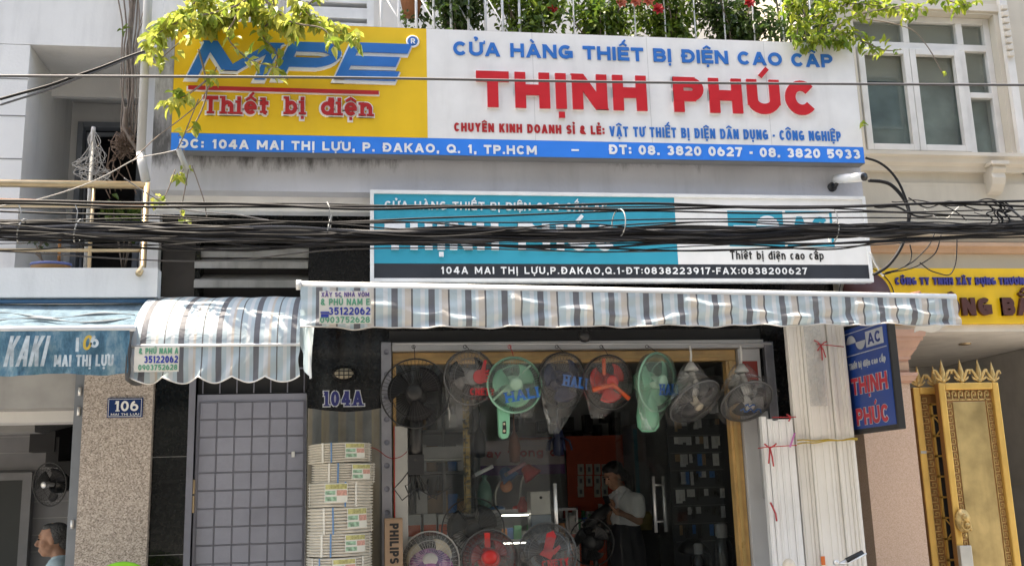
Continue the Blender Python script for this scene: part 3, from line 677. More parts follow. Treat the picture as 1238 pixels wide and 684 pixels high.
# window
def rectbars(mb, x0, x1, z0, z1, t, y0, y1):
    mb.box(x0, x0+t, y0, y1, z0, z1); mb.box(x1-t, x1, y0, y1, z0, z1); mb.box(x0+t, x1-t, y0, y1, z0, z0+t); mb.box(x0+t, x1-t, y0, y1, z1-t, z1)
fb = MB(); rectbars(fb, WX0, WX1, WZ0, WZ1, .055, .0, .10)
fb.box(WX0+.055, WX1-.055, .0, .10, 5.13, 5.19); fb.box(5.10, 5.16, .0, .10, WZ0+.055, 5.13); fb.box(5.10, 5.16, .0, .10, 5.19, WZ1-.055); fb.box(4.60, 4.655, .0, .10, 5.19, WZ1-.055)
fb.box(5.16, WX1-.055, .0, .10, 4.70, 4.75)
win = p(fb, 'window', m_winframe, bevel=.004)
sa = MB(); rectbars(sa, 4.158, 4.626, WZ0+.058, 5.127, .055, -.02, .03); rectbars(sa, 4.63, 5.098, WZ0+.058, 5.127, .055, -.02, .03)
sa.build('window_sash', m_winframe, win, bevel=.004)
pg = MB()
for (a, b, c, d) in ((4.21,4.575,WZ0+.11,5.075),(4.683,5.045,WZ0+.11,5.075),(5.16,5.366,4.75,5.13),(5.16,5.366,WZ0+.055,4.70),(4.155,4.60,5.19,5.385),(4.655,5.10,5.19,5.385),(5.16,5.366,5.19,5.385)):
    pg.box(a, b, .04, .046, c, d)
pg.build('window_pane', M_glass('window_glass', (.84,.87,.86), .07, .01, .03, (.3,.33,.33)), win)
# blinds behind the panes
bd = MB()
bd.box(4.15, 5.40, .08, .085, 4.86, 5.40); bd.build('roller_blind', M('cream_blind', (.55,.53,.45), .8, var=.2, scale=2), win)
fr = MB(); fr.box(WX0-.002, WX1, .12, .125, WZ0, 4.86); fr.build('net_curtain', M('dim_curtain', (.44,.52,.50), .9, var=.5, scale=3), win)
# mouldings
def moulding(z, prof, n='cornice', m=m_cream_trim, x0=3.72, x1=8.5, y=-.08):
    return p(MB().xprism([(y+a, z+b) for a, b in prof], x0, x1), n, m)
moulding(4.15, [(.1,-.02),(-.14,-.02),(-.14,-.05),(-.11,-.06),(-.10,-.10),(-.06,-.12),(-.05,-.16),(.1,-.16)], 'window_sill')
moulding(3.52, [(.1,0),(-.16,0),(-.16,-.035),(-.12,-.05),(-.11,-.085),(-.07,-.10),(-.06,-.13),(.1,-.13)], 'cornice', m_cream_trim)
moulding(3.37, [(.1,0),(-.12,0),(-.12,-.03),(-.08,-.045),(-.07,-.075),(.1,-.075)], 'cornice', m_orange_trim)
cb = MB(); cb.xprism([(-.08,4.02),(-.22,4.02),(-.23,3.99),(-.20,3.96),(-.21,3.92),(-.19,3.87),(-.15,3.82),(-.10,3.80),(-.08,3.80)], 5.12, 5.24); cb.box(5.10, 5.26, -.25, -.08, 4.021, 4.05)
p(cb, 'corbel', m_cream_trim, bevel=.004)
pr = MB(); pr.box(5.46, 5.53, -.13, -.081, 3.99, 8.0); pl = p(pr, 'pilaster_strip', m_winframe, bevel=.005)
dn = MB()
for i in range(8): dn.box(5.452, 5.508, -.165, -.132, 5.02+i*.062, 5.062+i*.062)
dn.build('dentil_drop', m_cream_trim, pl, bevel=.006)
p(MB().box(WX0, WX1+.1, -.10, -.078, WZ1+.02, WZ1+.09), 'window_head', m_cream_trim, bevel=.005)
# porch
p(MB().box(3.78, 8.5, -.12, 2.3, 2.655, 2.78), 'porch_soffit', M('porch_soffit_paint', (.70,.66,.60), .85))
p(MB().box(3.74, 8.5, -.10, .3, 2.78, 3.17), 'fascia_wall', m_cream_wall)
p(MB().box(3.78, 8.5, 2.2, 2.3, .1, 2.65), 'porch_back_wall', M('porch_grey', (.42,.40,.37), .8, streak=.1))
sw = MB(); sw.box(5.98, 6.1, .25, 2.2, .1, 2.65); p(sw, 'porch_side_wall', M('porch_side_grey', (.5,.48,.45), .8, streak=.1))
jn = MB(); jn.box(5.974, 5.981, .25, 2.2, 1.44, 1.45); jn.box(5.95, 5.98, .28, .75, .15, 1.95); p(jn, 'porch_panel', m_cream_wall)
dl = MB()
for (x, y) in ((5.18, .55), (4.85, 1.5)):
    dl.lathe([(.05, 0), (.05, -.012), (.035, -.014), (.03, -.004), (.001, -.004)], (x, y, 2.655), Vector((0,0,1)), 20)
p(dl, 'downlight', m_brass)
p(MB().box(3.78, 8.5, -.1, 2.2, .0, .14), 'porch_floor', m_paving)
pier = MB(); pier.box(3.80, 4.222, -.15, .30, .13, 2.245); p(pier, 'stone_pier', m_pink)
cp = MB()
def course(z0, z1, o0, o1):
    x0, x1, y0, y1 = 3.80, 4.222, -.15, .3
    cp.add([(x0-o0,y0-o0,z0),(x1+o0,y0-o0,z0),(x1+o0,y1,z0),(x0-o0,y1,z0),(x0-o1,y0-o1,z1),(x1+o1,y0-o1,z1),(x1+o1,y1,z1),(x0-o1,y1,z1)],
           [(3,2,1,0),(4,5,6,7),(0,1,5,4),(1,2,6,5),(2,3,7,6),(3,0,4,7)])
course(2.246, 2.262, .012, .012); course(2.262, 2.30, .03, .045); course(2.30, 2.325, .05, .05); course(2.325, 2.43, .006, .006)
course(2.43, 2.455, .02, .02); course(2.455, 2.50, .022, .05); course(2.50, 2.515, .055, .055); course(2.515, 2.57, .058, .085); course(2.57, 2.60, .095, .10); course(2.60, 2.652, .11, .12)
cap_ = p(cp, 'pier_capital', m_pink_s)
kk = MB(); kk.box(4.03, 4.22, -.165, -.156, 2.345, 2.41); kk.build('capital_panel', m_orange_trim, cap_)

# ================================================================ houses across the street (seen in reflections)
def facing_house(x, wd, h, mat, lab):
    t = thing('facing_house', lab, 'building', (x, -16, 0), 'houses across the street')
    MB().box(x-wd/2, x+wd/2, -22, -16, .0, h).build('wall', mat, t)
    for k in range(int(h//3.2)):
        for i in (-1, 1):
            f_ = MB(); rectbars_(f_, x+i*wd/4-.6, x+i*wd/4+.6, 1.0+k*3.2, 2.5+k*3.2); wf = f_.build('window', m_grey, t)
            MB().box(x+i*wd/4-.53, x+i*wd/4+.53, -16.02, -15.995, 1.07+k*3.2, 2.43+k*3.2).build('pane', m_winglass, wf)
def rectbars_(mb, x0, x1, z0, z1): rectbars(mb, x0, x1, z0, z1, .07, -16.03, -15.95)
for i, (wd, h, c, lab) in enumerate(((7, 17, (.22,.20,.17), 'dun four storey house across the street'), (7, 16, (.17,.18,.16), 'dull green four storey house across the street'), (7, 18, (.24,.23,.21), 'grey five storey house across the street'),
      (7, 16, (.2,.17,.15), 'brown four storey house across the street'), (8, 18, (.23,.21,.18), 'ochre corner house across the street'))):
    facing_house(-14+i*7.4, wd, h, M('facing_paint_%d' % i, c, .85, var=.15, scale=.6), lab)
# ================================================================ signs
m_yel = M('yellow_sign_face', (.80,.50,.010), .45, var=.05, streak=.10, dirtcol=(.35,.2,.05))
m_wsign = M('white_sign_face', (.77,.76,.74), .5, var=.06, streak=.22, dirtcol=(.4,.38,.35))
m_blue = M('blue_sign_strip', (.014,.21,.76), .4, var=.05)
m_blue2 = M('blue_letter', (.012,.15,.50), .4, var=.08)
m_red = M('red_letter', (.56,.012,.020), .35, var=.1)
m_dred = M('dark_red_letter', (.42,.012,.015), .4, var=.1)
m_teal = M('teal_sign_face', (.012,.30,.42), .45, var=.05, dirt=.05)
m_lw = M('white_letter', (.8,.8,.8), .45)
m_lgrey = M('pale_letter', (.74,.76,.78), .45, var=.08)
m_charcoal = M('charcoal_strip', (.022,.026,.034), .45)
m_navy = M('navy_letter', (.03,.03,.22), .4)
m_maroon = M('maroon_letter', (.075,.018,.012), .45)

def px_line(s, xl, xr, ybase_l, ytop_l, Y, mat, parent, **k):
    """a line of letters whose left cap spans ytop..ybase (photo pixels) on the plane Y"""
    a = at(xl, ybase_l, Y); b = at(xl, ytop_l, Y); yb = ybase_l
    c = at(xr, ybase_l, Y)
    for _ in range(8):      # follow the true horizontal to the right end
        P = at(xr, yb, Y); yb += (P.z-a.z)*155
    return lettering(s, a.x, at(xr, yb, Y).x, a.z, b.z-a.z, Y, mat, parent, **k)

YB = -.84
big = thing('shop_sign', 'large yellow and white shop sign with a blue address strip along its bottom', 'sign', (1.2, YB, 3.8))
sx0, sx1, sz0, sz1 = -1.275, 3.665, 3.80, 4.745
MB().box(sx0, sx1, YB+.002, YB+.10, sz0, sz1).build('sign_box', M('sign_box_grey', (.16,.16,.16), .6), big)
zs = 3.925; xs = at(516.3, 100, YB).x
MB().box(sx0+.004, xs, YB-.004, YB+.002, zs, sz1-.004).build('yellow_panel', m_yel, big)
MB().box(xs, sx1-.004, YB-.004, YB+.002, zs, sz1-.004).build('white_panel', m_wsign, big)
MB().box(sx0+.004, sx1-.004, YB-.004, YB+.002, sz0+.004, zs-.001).build('blue_strip', m_blue, big)
sm = MB()
for x in (1.2, 2.05, 2.95): sm.box(x, x+.003, YB-.0045, YB-.003, zs, sz1-.006)
sm.build('panel_seam', M('seam_grey', (.5,.5,.48), .6), big)
YL = YB-.0045
# the slanted blue logo on white
for s_, xl, xr in (('M', 226, 320), ('P', 330, 398), ('E', 404, 478)):
    yt = 50+(xl-226)*.012; yb = 95+(xl-226)*.012
    a = at(xl, yb, YL); b = at(xl, yt, YL); r = at(xr, yb, YL); cap = b.z-a.z
    for (mm, gr, dep, dx, dz) in ((m_lw, .042, .010, -.008, -.014), (m_blue2, 0, .022, 0, 0)):
        lettering(s_, a.x+dx, r.x+dx, a.z+dz, cap, YL, mm, big, t=.25, depth=dep, shear=.42, grow=gr, name='logo_letter')
a = at(228, 107, YL); b = at(458, 111, YL)
MB().box(a.x-.012, b.x+.004, YL-.008, YL, a.z-.022, a.z+.012).build('underline_edge', m_lw, big)
MB().box(a.x, b.x, YL-.02, YL-.008, a.z-.012, a.z+.014).build('underline', m_dred, big)
rg = MB(); c = at(499, 51, YL); rg.lathe([(.001, .012), (.035, .012), (.038, 0)], c, Vector((0,-1,0)), 24); bdg = rg.build('registered_badge', m_blue2, big)
rg = MB(); rg.ring(c+Vector((0,-.008,0)), (0,1,0), .04, .007, 28, 6); rg.build('badge_ring', m_lw, bdg)
lettering('R', c.x-.014, c.x+.016, c.z-.018, .038, c.y-.0125, m_lw, bdg, t=.22, depth=.002)
for (mm, gr, dep, dx) in ((m_lw, .075, .01, -.004), (m_dred, 0, .02, 0)):
    k = lambda s_, xl, xr, yb, yt: lettering(s_, at(xl,yb,YL).x+dx, at(xr,yb,YL).x+dx, at(xl,yb,YL).z, at(xl,yt,YL).z-at(xl,yb,YL).z, YL, mm, big, t=.2, depth=dep, serif=.55, grow=gr, sp=.2)
    k('Thiết', 246, 325, 138, 117); k('bị', 345, 368, 139, 118); k('điện', 388, 450, 140, 119)
px_line('CỬA HÀNG THIẾT BỊ ĐIỆN CAO CẤP', 548, 1007, 67, 50.5, YL, m_blue2, big, t=.235, depth=.006, sp=.13)
for (mm, gr, dep, dx, dz) in ((m_lw, .02, .008, -.002, -.010), (m_red, 0, .022, 0, 0)):
    q = px_line('THỊNH PHÚC', 576, 989, 130, 87, YL, mm, big, t=.29, depth=dep, grow=gr, sp=.15)
px_line('CHUYÊN KINH DOANH SỈ & LẺ:', 549, 731, 159, 148.5, YL, m_dred, big, t=.23, depth=.004, sp=.2)
px_line('VẬT TƯ THIẾT BỊ ĐIỆN DÂN DỤNG - CÔNG NGHIỆP', 737, 1017, 165, 153, YL, m_blue2, big, t=.19, depth=.004, sp=.22)
px_line('ĐC: 104A MAI THỊ LỰU, P. ĐAKAO, Q. 1, TP.HCM', 216, 649, 179, 168, YL, m_lw, big, t=.24, depth=.004, sp=.2)
px_line('-', 691, 700, 186, 176, YL, m_lw, big, t=.2, depth=.004)
px_line('ĐT: 08. 3820 0627 - 08. 3820 5933', 736, 1040, 186.5, 175, YL, m_lw, big, t=.24, depth=.004, sp=.2)

# teal and white sign
YT = -.80
teal = thing('shop_sign', 'older teal and white shop sign in a white frame, half hidden by cables', 'sign', (1.85, YT, 2.9))
tx0, tx1, tz0, tz1 = .045, 3.652, 2.912, 3.556
MB().box(tx0+.01, tx1-.01, YT+.004, YT+.10, tz0+.01, tz1-.01).build('sign_box', m_alugrey, teal)
fr = MB(); t_ = .026
fr.box(tx0, tx0+t_, YT-.015, YT+.04, tz0, tz1); fr.box(tx1-t_, tx1, YT-.015, YT+.04, tz0, tz1); fr.box(tx0+t_, tx1-t_, YT-.015, YT+.04, tz0, tz0+t_); fr.box(tx0+t_, tx1-t_, YT-.015, YT+.04, tz1-t_, tz1)
fr.build('sign_frame', m_white, teal, bevel=.003)
xt = at(818, 290, YT).x; zb = 3.042
MB().box(tx0+t_, xt, YT-.004, YT+.004, zb, tz1-t_).build('teal_panel', m_teal, teal)
MB().box(xt, tx1-t_, YT-.004, YT+.004, zb, tz1-t_).build('white_panel', m_wsign, teal)
MB().box(tx0+t_, tx1-t_, YT-.004, YT+.004, tz0+t_, zb-.001).build('charcoal_strip', m_charcoal, teal)
YK = YT-.0045
px_line('CỬA HÀNG THIẾT BỊ ĐIỆN CAO CẤP AC', 465, 735, 253, 243.5, YK, m_lgrey, teal, t=.19, depth=.012, sp=.2)
px_line('THỊNH PHÚC', 465, 744, 302, 269.5, YK, m_lgrey, teal, t=.27, depth=.02, sp=.2)
px_line('104A MAI THỊ LỰU,P.ĐAKAO,Q.1-ĐT:0838223917-FAX:0838200627', 533, 976, 331, 322.5, YK, m_lw, teal, t=.19, depth=.004, sp=.3)
px_line('Thiết bị điện cao cấp', 883, 996, 313.5, 303.5, YK, m_black, teal, t=.15, depth=.003, sp=.22)
# wave emblem and AC in a teal outlined box
e = lambda x, y: at(x, y, YK)
a = e(879, 255); b = e(949, 298)
MB().box(a.x, b.x, YK-.003, YK, b.z, a.z).build('emblem_ground', m_teal, teal)
wv = MB(); c = e(928, 273); rx = .085
pts = [(c.x-rx*math.cos(math.pi*i/16), c.z+.075*math.sin(math.pi*i/16)) for i in range(17)]; wv.prism(pts, YK-.006, YK-.003)
pts = [(c.x-rx*2-.004+rx*math.cos(math.pi*i/16)+0, c.z-.075*math.sin(math.pi*i/16)) for i in range(17)]; wv.prism(pts, YK-.006, YK-.003)
wv.build('wave_emblem', m_lgrey, teal)
a = e(949, 255); b = e(1009, 298); ol = MB()
ol.box(a.x, b.x, YK-.003, YK, a.z-.014, a.z); ol.box(b.x-.018, b.x, YK-.003, YK, b.z, a.z-.014); ol.box(a.x, b.x-.018, YK-.003, YK, b.z, b.z+.014); ol.build('emblem_outline', m_teal, teal)
px_line('AC', 957, 1003, 286, 262, YK, m_teal, teal, t=.26, depth=.004)
br = MB(); br.tube([(.6,-.72,3.5),(.6,-.2,3.61)], .01, 6); br.tube([(2.9,-.72,3.5),(2.9,-.2,3.61)], .01, 6); br.build('sign_bracket', m_rust, teal)

# yellow company sign on the right
YR = -.16
ys = thing('company_sign', 'yellow company sign with raised blue and maroon letters on the cream house', 'sign', (4.9, YR, 2.7))
MB().box(3.80, 7.0, YR, YR+.045, 2.71, 3.165).build('sign_board', m_yel, ys, bevel=.004)
px_line('CÔNG TY TNHH XÂY DỰNG THƯƠNG MẠI', 1082, 1264, 344.5, 335.5, YR, m_navy, ys, t=.24, depth=.016, sp=.16)
px_line('ĐÔNG BẮC', 1122, 1264, 382, 360.5, YR, m_maroon, ys, t=.28, depth=.03, sp=.16)
em = MB(); c = at(1048, 358, YR); em.lathe([(.001, .012), (.20, .012), (.205, 0)], c, Vector((0,-1,0)), 40); em.build('round_emblem', m_maroon, ys)
em = MB(); em.ring(c+Vector((0,-.004,0)), (0,1,0), .232, .004, 48, 5); em.build('emblem_ring', m_charcoal, ys)

# projecting blade sign
bx, by0, by1, bz0, bz1 = 3.62, -1.0, -.28, 1.85, 2.66
bl = thing('projecting_sign', 'blue projecting sign with red shop name beside the pink stone pier', 'sign', (bx, -.3, bz0))
MB().box(bx, bx+.055, by0, by1, bz0, bz1).build('sign_box', M('black_sign_frame', (.02,.02,.022), .5), bl, bevel=.006)
MB().box(bx-.004, bx+.002, by0+.022, by1-.012, bz0+.035, bz1-.03).build('blue_panel', M('blue_blade_face', (.012,.055,.27), .4, var=.12, scale=4), bl)
O = Vector((bx-.005, by1-.02, bz0)); fr_ = (O, Vector((0,-1,0)), Vector((0,0,1)), Vector((-1,0,0))); L_ = by1-by0
m_bred = M('faded_red_letter', (.5,.03,.05), .5, var=.25, scale=20)
m_sil = M('silver_print', (.42,.45,.5), .45, var=.15)
lettering('THỊNH', .10, .625, .285, .122, 0, m_sil, bl, t=.26, depth=.002, frame=fr_, grow=.03); lettering('THỊNH', .10, .625, .285, .122, 0, m_bred, bl, t=.22, depth=.005, frame=fr_)
lettering('PHÚC', .13, .60, .06, .122, 0, m_sil, bl, t=.26, depth=.002, frame=fr_, grow=.03); lettering('PHÚC', .13, .60, .06, .122, 0, m_bred, bl, t=.22, depth=.005, frame=fr_)
lettering('Thiết bị điện cao cấp', .085, .63, .475, .046, 0, m_sil, bl, t=.2, depth=.003, frame=fr_)
ac = MB(); ac.add([O+Vector((-.002,-.38,.605)), O+Vector((-.002,-.63,.605)), O+Vector((-.002,-.63,.72)), O+Vector((-.002,-.38,.72))], [(0,1,2,3)]); ac.build('emblem_ground', m_sil, bl, solid=.002)
lettering('AC', .41, .60, .622, .08, 0, M('blade_navy', (.015,.04,.2), .4), bl, t=.22, depth=.005, frame=fr_)
wv = MB()
for sgn, c0 in ((1, .155), (-1, .30)):
    P = [O+Vector((-.003, -(c0-.073*math.cos(math.pi*i/14)), .665+sgn*.06*math.sin(math.pi*i/14))) for i in range(15)]; wv.add(P, [tuple(range(15))])
wv.build('wave_emblem', m_sil, bl, solid=.003)
ln = MB(); ln.box(bx-.0065, bx-.004, by0+.04, by1-.03, bz0+.742, bz0+.748); ln.box(bx-.0065, bx-.004, by0+.04, by1-.03, bz0+.575, bz0+.581); ln.build('printed_rule', m_sil, bl)
br = MB(); br.tube([(bx+.04, -.3, 2.5), (bx+.04, .05, 2.5)], .015, 8); br.tube([(bx+.04, -.3, 1.95), (bx+.04, .05, 1.95)], .015, 8); br.build('wall_bracket', m_black, bl)

# enamel plate 106 and the painted number 104A
YP = -.075
pl = thing('house_number_plate', 'blue enamel house number plate reading 106 on the pebble dash pillar', 'number plate', (-1.69, YP, 2.1))
a = at(130, 481, YP); b = at(172, 504, YP)
MB().box(a.x, b.x, YP, YP+.014, b.z, a.z).build('enamel_plate', M('enamel_blue', (.012,.035,.14), .25), pl, bevel=.003)
px_line('106', 138, 167, 497, 484.5, YP-.001, m_lw, pl, t=.2, depth=.002, serif=.5)
rm_ = MB(); rectbars(rm_, a.x+.008, b.x-.008, b.z+.007, a.z-.007, .003, YP-.0015, YP); rm_.build('plate_border', m_lgrey, pl)
px_line('MAI THỊ LỰU', 134, 168, 502, 499.5, YP-.001, m_lgrey, pl, t=.22, depth=.002)
nb = thing('house_number', 'blue house number 104A with pale outline on black granite', 'house number', (-.15, 0, 2.17))
px_line('104A', 391, 438.5, 491, 473, -.003, m_lgrey, nb, t=.2, depth=.006, grow=.065, serif=.5, sp=.24)
px_line('104A', 391, 438.5, 491, 473, -.003, M('ink_blue', (.025,.03,.19), .4), nb, t=.2, depth=.014, serif=.5, sp=.24)

# bulkhead lamp over the number
lm = thing('wall_lamp', 'oval bulkhead wall lamp with wire cage above the number 104A', 'lamp', (-.14, 0, 2.39))
c = Vector((-.14, 0, 2.392)); MB().lathe([(.09,0),(.09,.03),(.075,.04)], c, Vector((0,-1,0)), 28, squash=.62).build('lamp_base', m_black, lm)
mb = MB(); mb.ball(c+Vector((0,-.04,0)), (.07,.04,.042)); mb.build('lamp_glass', M('old_lamp_glass', (.42,.37,.28), .2), lm)
cg = MB()
for dz in (-.018, .012): cg.tube([c+Vector((x, -.04-.045*math.sqrt(max(0, 1-(x/.085)**2)), dz)) for x in [(-.08+.16*i/12) for i in range(13)]], .0035, 6)
for dx in (-.035, 0, .035): cg.tube([c+Vector((dx, -.04-.047*math.sqrt(max(0, 1-(z/.055)**2)), z)) for z in [(-.05+.1*i/10) for i in range(11)]], .0035, 6)
cg.build('wire_cage', m_black, lm)
# security camera on the parapet end
cv = thing('security_camera', 'white bullet security camera on the right end of the balcony edge', 'camera', (3.52, -.71, 3.68))
a = at(1010, 217, -.74); b = at(1044, 214, -.98)
bd = MB(); dv = (b-a).normalized(); bd.tube([a, b], .034, 16); bd.build('camera_body', m_white, cv)
bd = MB(); bd.tube([b, b+dv*.012], .030, 16); bd.build('camera_lens', m_black, cv)
bd = MB(); bd.tube([a+dv*.04, a+Vector((-.01,.0,-.06)), a+Vector((-.015,.05,-.05))], .014, 8); bd.lathe([(.035,0),(.035,.015),(.001,.02)], (a.x-.015, -.701, a.z-.05), Vector((0,-1,0)), 16); bd.build('camera_bracket', m_black, cv)
# dome bulb under the long awning
bb = thing('ceiling_lamp', 'small dark round lamp under the striped awning above the hanging fans', 'lamp', (1.72, -.4, 2.62))
c = at(707, 408, -.4); MB().lathe([(.001,-.035),(.03,-.028),(.045,0),(.045,.03),(.02,.05),(.02,.3)], c, Vector((0,0,1)), 18).build('lamp_body', m_black, bb)

# ================================================================ awnings
LB, DK, CR, BK, WH = (.52,.63,.68), (.17,.175,.195), (.66,.61,.55), (.14,.14,.15), (.70,.74,.76)
stops = [(0, DK), (.17, LB), (.28, WH), (.36, CR), (.53, BK), (.575, LB), (.78, WH), (.90, LB)]
m_str = M_stripes('striped_awning_cloth', .222, stops, trans=.38)
m_strh = M_stripes('striped_hood_cloth', .225, [(0, DK), (.15, LB), (.28, WH), (.40, CR), (.47, LB), (.62, BK), (.655, LB), (.80, WH), (.9, LB)], trans=.38)
aw = thing('striped_awning', 'long striped awning hanging across the shopfront from a white tube', 'awning', (1.72, -1.5, 2.7))
A = Vector((-.365, -1.5, 2.748)); B = Vector((3.83, -1.5, 2.664))
mb = MB(); mb.tube([A, B], .024, 12); mb.tube([A-Vector((.03,0,0)), A], .03, 10); mb.build('front_tube', M('white_tube', (.78,.78,.77), .4), aw)
def valance(u, v):
    x = A.x+(B.x-A.x)*u; zt = A.z+(B.z-A.z)*u-.015
    zbm = 2.482+.012*abs(math.sin(x*7.1+.4))-.006+.006*math.sin(x*13.7+2)*math.sin(x*1.3)+.003*math.sin(x*31)+(-.01 if u > .96 else 0)
    if u > .985: zbm += .0
    zz = zt+(zbm-zt)*v
    fold = .013*math.sin(x*9+v*4)*v+.008*math.sin(x*23-v*7)*v+.01*math.sin((x*1.4+v*1.2)*11)*v
    diag = math.exp(-((v-(.25+.75*((x*.9+.2) % 1)))/.10)**2)*.016
    return Vector((x+.004*math.sin(v*9+x*8), -1.524-fold-diag, zz))
mb = MB(); mb.grid(valance, 280, 16); val = mb.build('valance', m_str, aw)
mb = MB(); mb.grid(lambda u, v: Vector((A.x+(B.x-A.x)*u, -1.49+v*1.44, A.z-.005+(B.z-A.z)*u*(1-v)+v*.17-.09*math.sin(v*math.pi)*0.4)), 60, 10); mb.build('canopy_cloth', m_str, aw)
hem = MB(); hem.tube([valance(i/140, 1)+Vector((0,-.003,0)) for i in range(141)], .0045, 5); hem.build('hem', M('pale_hem', (.55,.53,.50), .6), aw)
ed = MB(); ed.grid(lambda u, v: Vector((B.x-.002+.02*math.sin(v*5)*v, -1.50+u*.5, B.z-.02-v*(.17-.03*u)+.015*math.sin(u*9))), 14, 8); ed.build('end_flap', m_str, aw)
arm = MB()
for x in (-.2, 1.7, 3.6): arm.tube([(x, -1.47, 2.70), (x, -.7, 2.76), (x, -.02, 2.9)], .016, 8)
arm.build('folding_arm', m_rust, aw)
# rag hanging at its left end
ed = MB(); ed.grid(lambda u, v: Vector((A.x-.01+.09*u-.05*v*u+.012*math.sin(u*9+v*3)+.03*v, -1.50+.02*math.sin(u*14)+.25*v*u, 2.60-.02*u-v*(.34+.06*math.sin(u*2.5)-.02))), 16, 14); ed.build('loose_end', m_str, aw)

hood = thing('hood_awning', 'short rounded striped hood awning with scalloped edge over the grey side door', 'awning', (-.9, -1.1, 2.3))
HX0, HX1, HA, HB, HZ = -1.40, -.395, 1.13, .475, 2.445
def hoodf(u, v):
    t = v*math.pi/2; x = HX0+(HX1-HX0)*u
    sag = .005*math.sin(u*7+v*6)*math.sin(t)+.003*math.sin(u*23+v*9)
    return Vector((x-.03*(1-v)*0, -HA*math.sin(t)-sag*.6, HZ+HB*math.cos(t)+sag))
mb = MB(); mb.grid(hoodf, 100, 22); mb.build('hood_cloth', m_strh, hood)
def hv(u, v):
    x = HX0+(HX1-HX0)*u; sc = abs(math.sin(u*math.pi*5)); zb_ = 2.215+.035*(1-sc)
    return Vector((x+.005*math.sin(v*7+u*20), -HA-.002-.022*math.sin(u*math.pi*10+1)*v-.014*math.sin(u*37+v*6)*v, HZ+(zb_-HZ)*v))
mb = MB(); mb.grid(hv, 120, 12); hval = mb.build('valance', m_strh, hood)
hem = MB(); hem.tube([hv(i/100, 1)+Vector((0,-.003,0)) for i in range(101)], .005, 5); hem.build('hem', M('white_piping', (.72,.72,.7), .5), hood)
bar = MB(); bar.tube([hv(0,0)+Vector((0,-.004,0)), hv(1,0)+Vector((0,-.004,0))], .009, 8); bar.build('front_bar', m_lgrey, hood)
for X in (HX0, HX1):
    sd_ = MB(); sd_.add([Vector((X, 0, HZ))]+[hoodf(0 if X == HX0 else 1, i/14) for i in range(15)], [tuple(range(16))]); sd_.build('side_cheek', m_strh, hood)
fr = MB()
for X in (HX0+.02, -.9, HX1-.02): fr.tube([(X, -HA*math.sin(t*math.pi/16)*.985, HZ-.012+HB*.985*math.cos(t*math.pi/16)) for t in range(9)], .01, 6)
fr.build('hoop_frame', m_rust, hood)
# stickers
m_stk = M('sticker_paper', (.68,.66,.58), .35)
m_stg = M('sticker_green', (.1,.32,.2), .4); m_stb = M('sticker_blue', (.03,.05,.3), .4)
def sticker(parent, x0, y0, x1, y1, Y, lines, rise=0):
    a = at(x0, y0, Y); b = at(x1, y1, Y); d = b.x-a.x; h = a.z-b.z; mb = MB()
    mb.box(a.x, b.x, Y-.004, Y, b.z, a.z); st = mb.build('sticker', m_stk, parent)
    z = a.z
    for s_, mm, hh, l, r in lines:
        z -= hh*h; cap = hh*h*.78
        lettering(s_, a.x+d*l, a.x+d*r, z+hh*h*.02, cap, Y-.0045, mm, st, t=.19, depth=.0015)
    return st
m_pur = M('sticker_purple', (.12,.08,.25), .4)
s1 = sticker(aw, 386, 352, 449, 391, -1.585, [('XÂY SC NHÀ VÒM', m_pur, .18, .04, .96), ('& PHÚ NAM E', m_stg, .26, .03, .97), ('35122062', m_stb, .30, .18, .98), ('0903752628', m_stg, .24, .02, .97)])
ph = MB(); a = at(388, 381, -1.592); ph.box(a.x, a.x+.045, -1.592, -1.589, a.z-.012, a.z+.008); ph.box(a.x-.003, a.x+.048, -1.592, -1.589, a.z+.012, a.z+.022); ph.build('telephone_symbol', m_stb, s1)
s2 = sticker(hood, 163, 419, 216, 449, -1.18, [('& PHÚ NAM A', m_stg, .30, .1, .98), ('35122062', m_stb, .36, .22, .98), ('0903752628', m_stg, .28, .1, .97)])

# faded blue awning of the left house
m_bl = bpy.data.materials.new('faded_blue_cloth'); m_bl.use_nodes = True
def cloth_mat(m, c1, c2, c3):
    t = m.node_tree; N = t.nodes; L = t.links; b = N['Principled BSDF']; b.inputs['Roughness'].default_value = .9; b.inputs['Specular IOR Level'].default_value = .15
    tc = N.new('ShaderNodeTexCoord'); mp_ = N.new('ShaderNodeMapping'); mp_.inputs['Scale'].default_value = (5, 5, 2.2); L.new(tc.outputs['Object'], mp_.inputs[0])
    nz = N.new('ShaderNodeTexNoise'); nz.inputs['Scale'].default_value = 2.4; nz.inputs['Detail'].default_value = 9; nz.inputs['Roughness'].default_value = .7; L.new(mp_.outputs[0], nz.inputs[0])
    r = N.new('ShaderNodeValToRGB'); e_ = r.color_ramp.elements; e_[0].position = .34; e_[0].color = (*c1, 1); e_[1].position = .68; e_[1].color = (*c3, 1); q = e_.new(.5); q.color = (*c2, 1)
    L.new(nz.outputs['Fac'], r.inputs[0]); L.new(r.outputs[0], b.inputs['Base Color'])
    tl = N.new('ShaderNodeBsdfTranslucent'); L.new(r.outputs[0], tl.inputs[0]); ms = N.new('ShaderNodeMixShader'); ms.inputs[0].default_value = .2
    L.new(b.outputs[0], ms.inputs[1]); L.new(tl.outputs[0], ms.inputs[2]); L.new(ms.outputs[0], N['Material Output'].inputs[0])
    bp = N.new('ShaderNodeBump'); bp.inputs['Strength'].default_value = .4; bp.inputs['Distance'].default_value = .02; L.new(nz.outputs['Fac'], bp.inputs['Height']); L.new(bp.outputs[0], b.inputs['Normal'])
cloth_mat(m_bl, (.05,.11,.17), (.11,.24,.33), (.33,.45,.5))
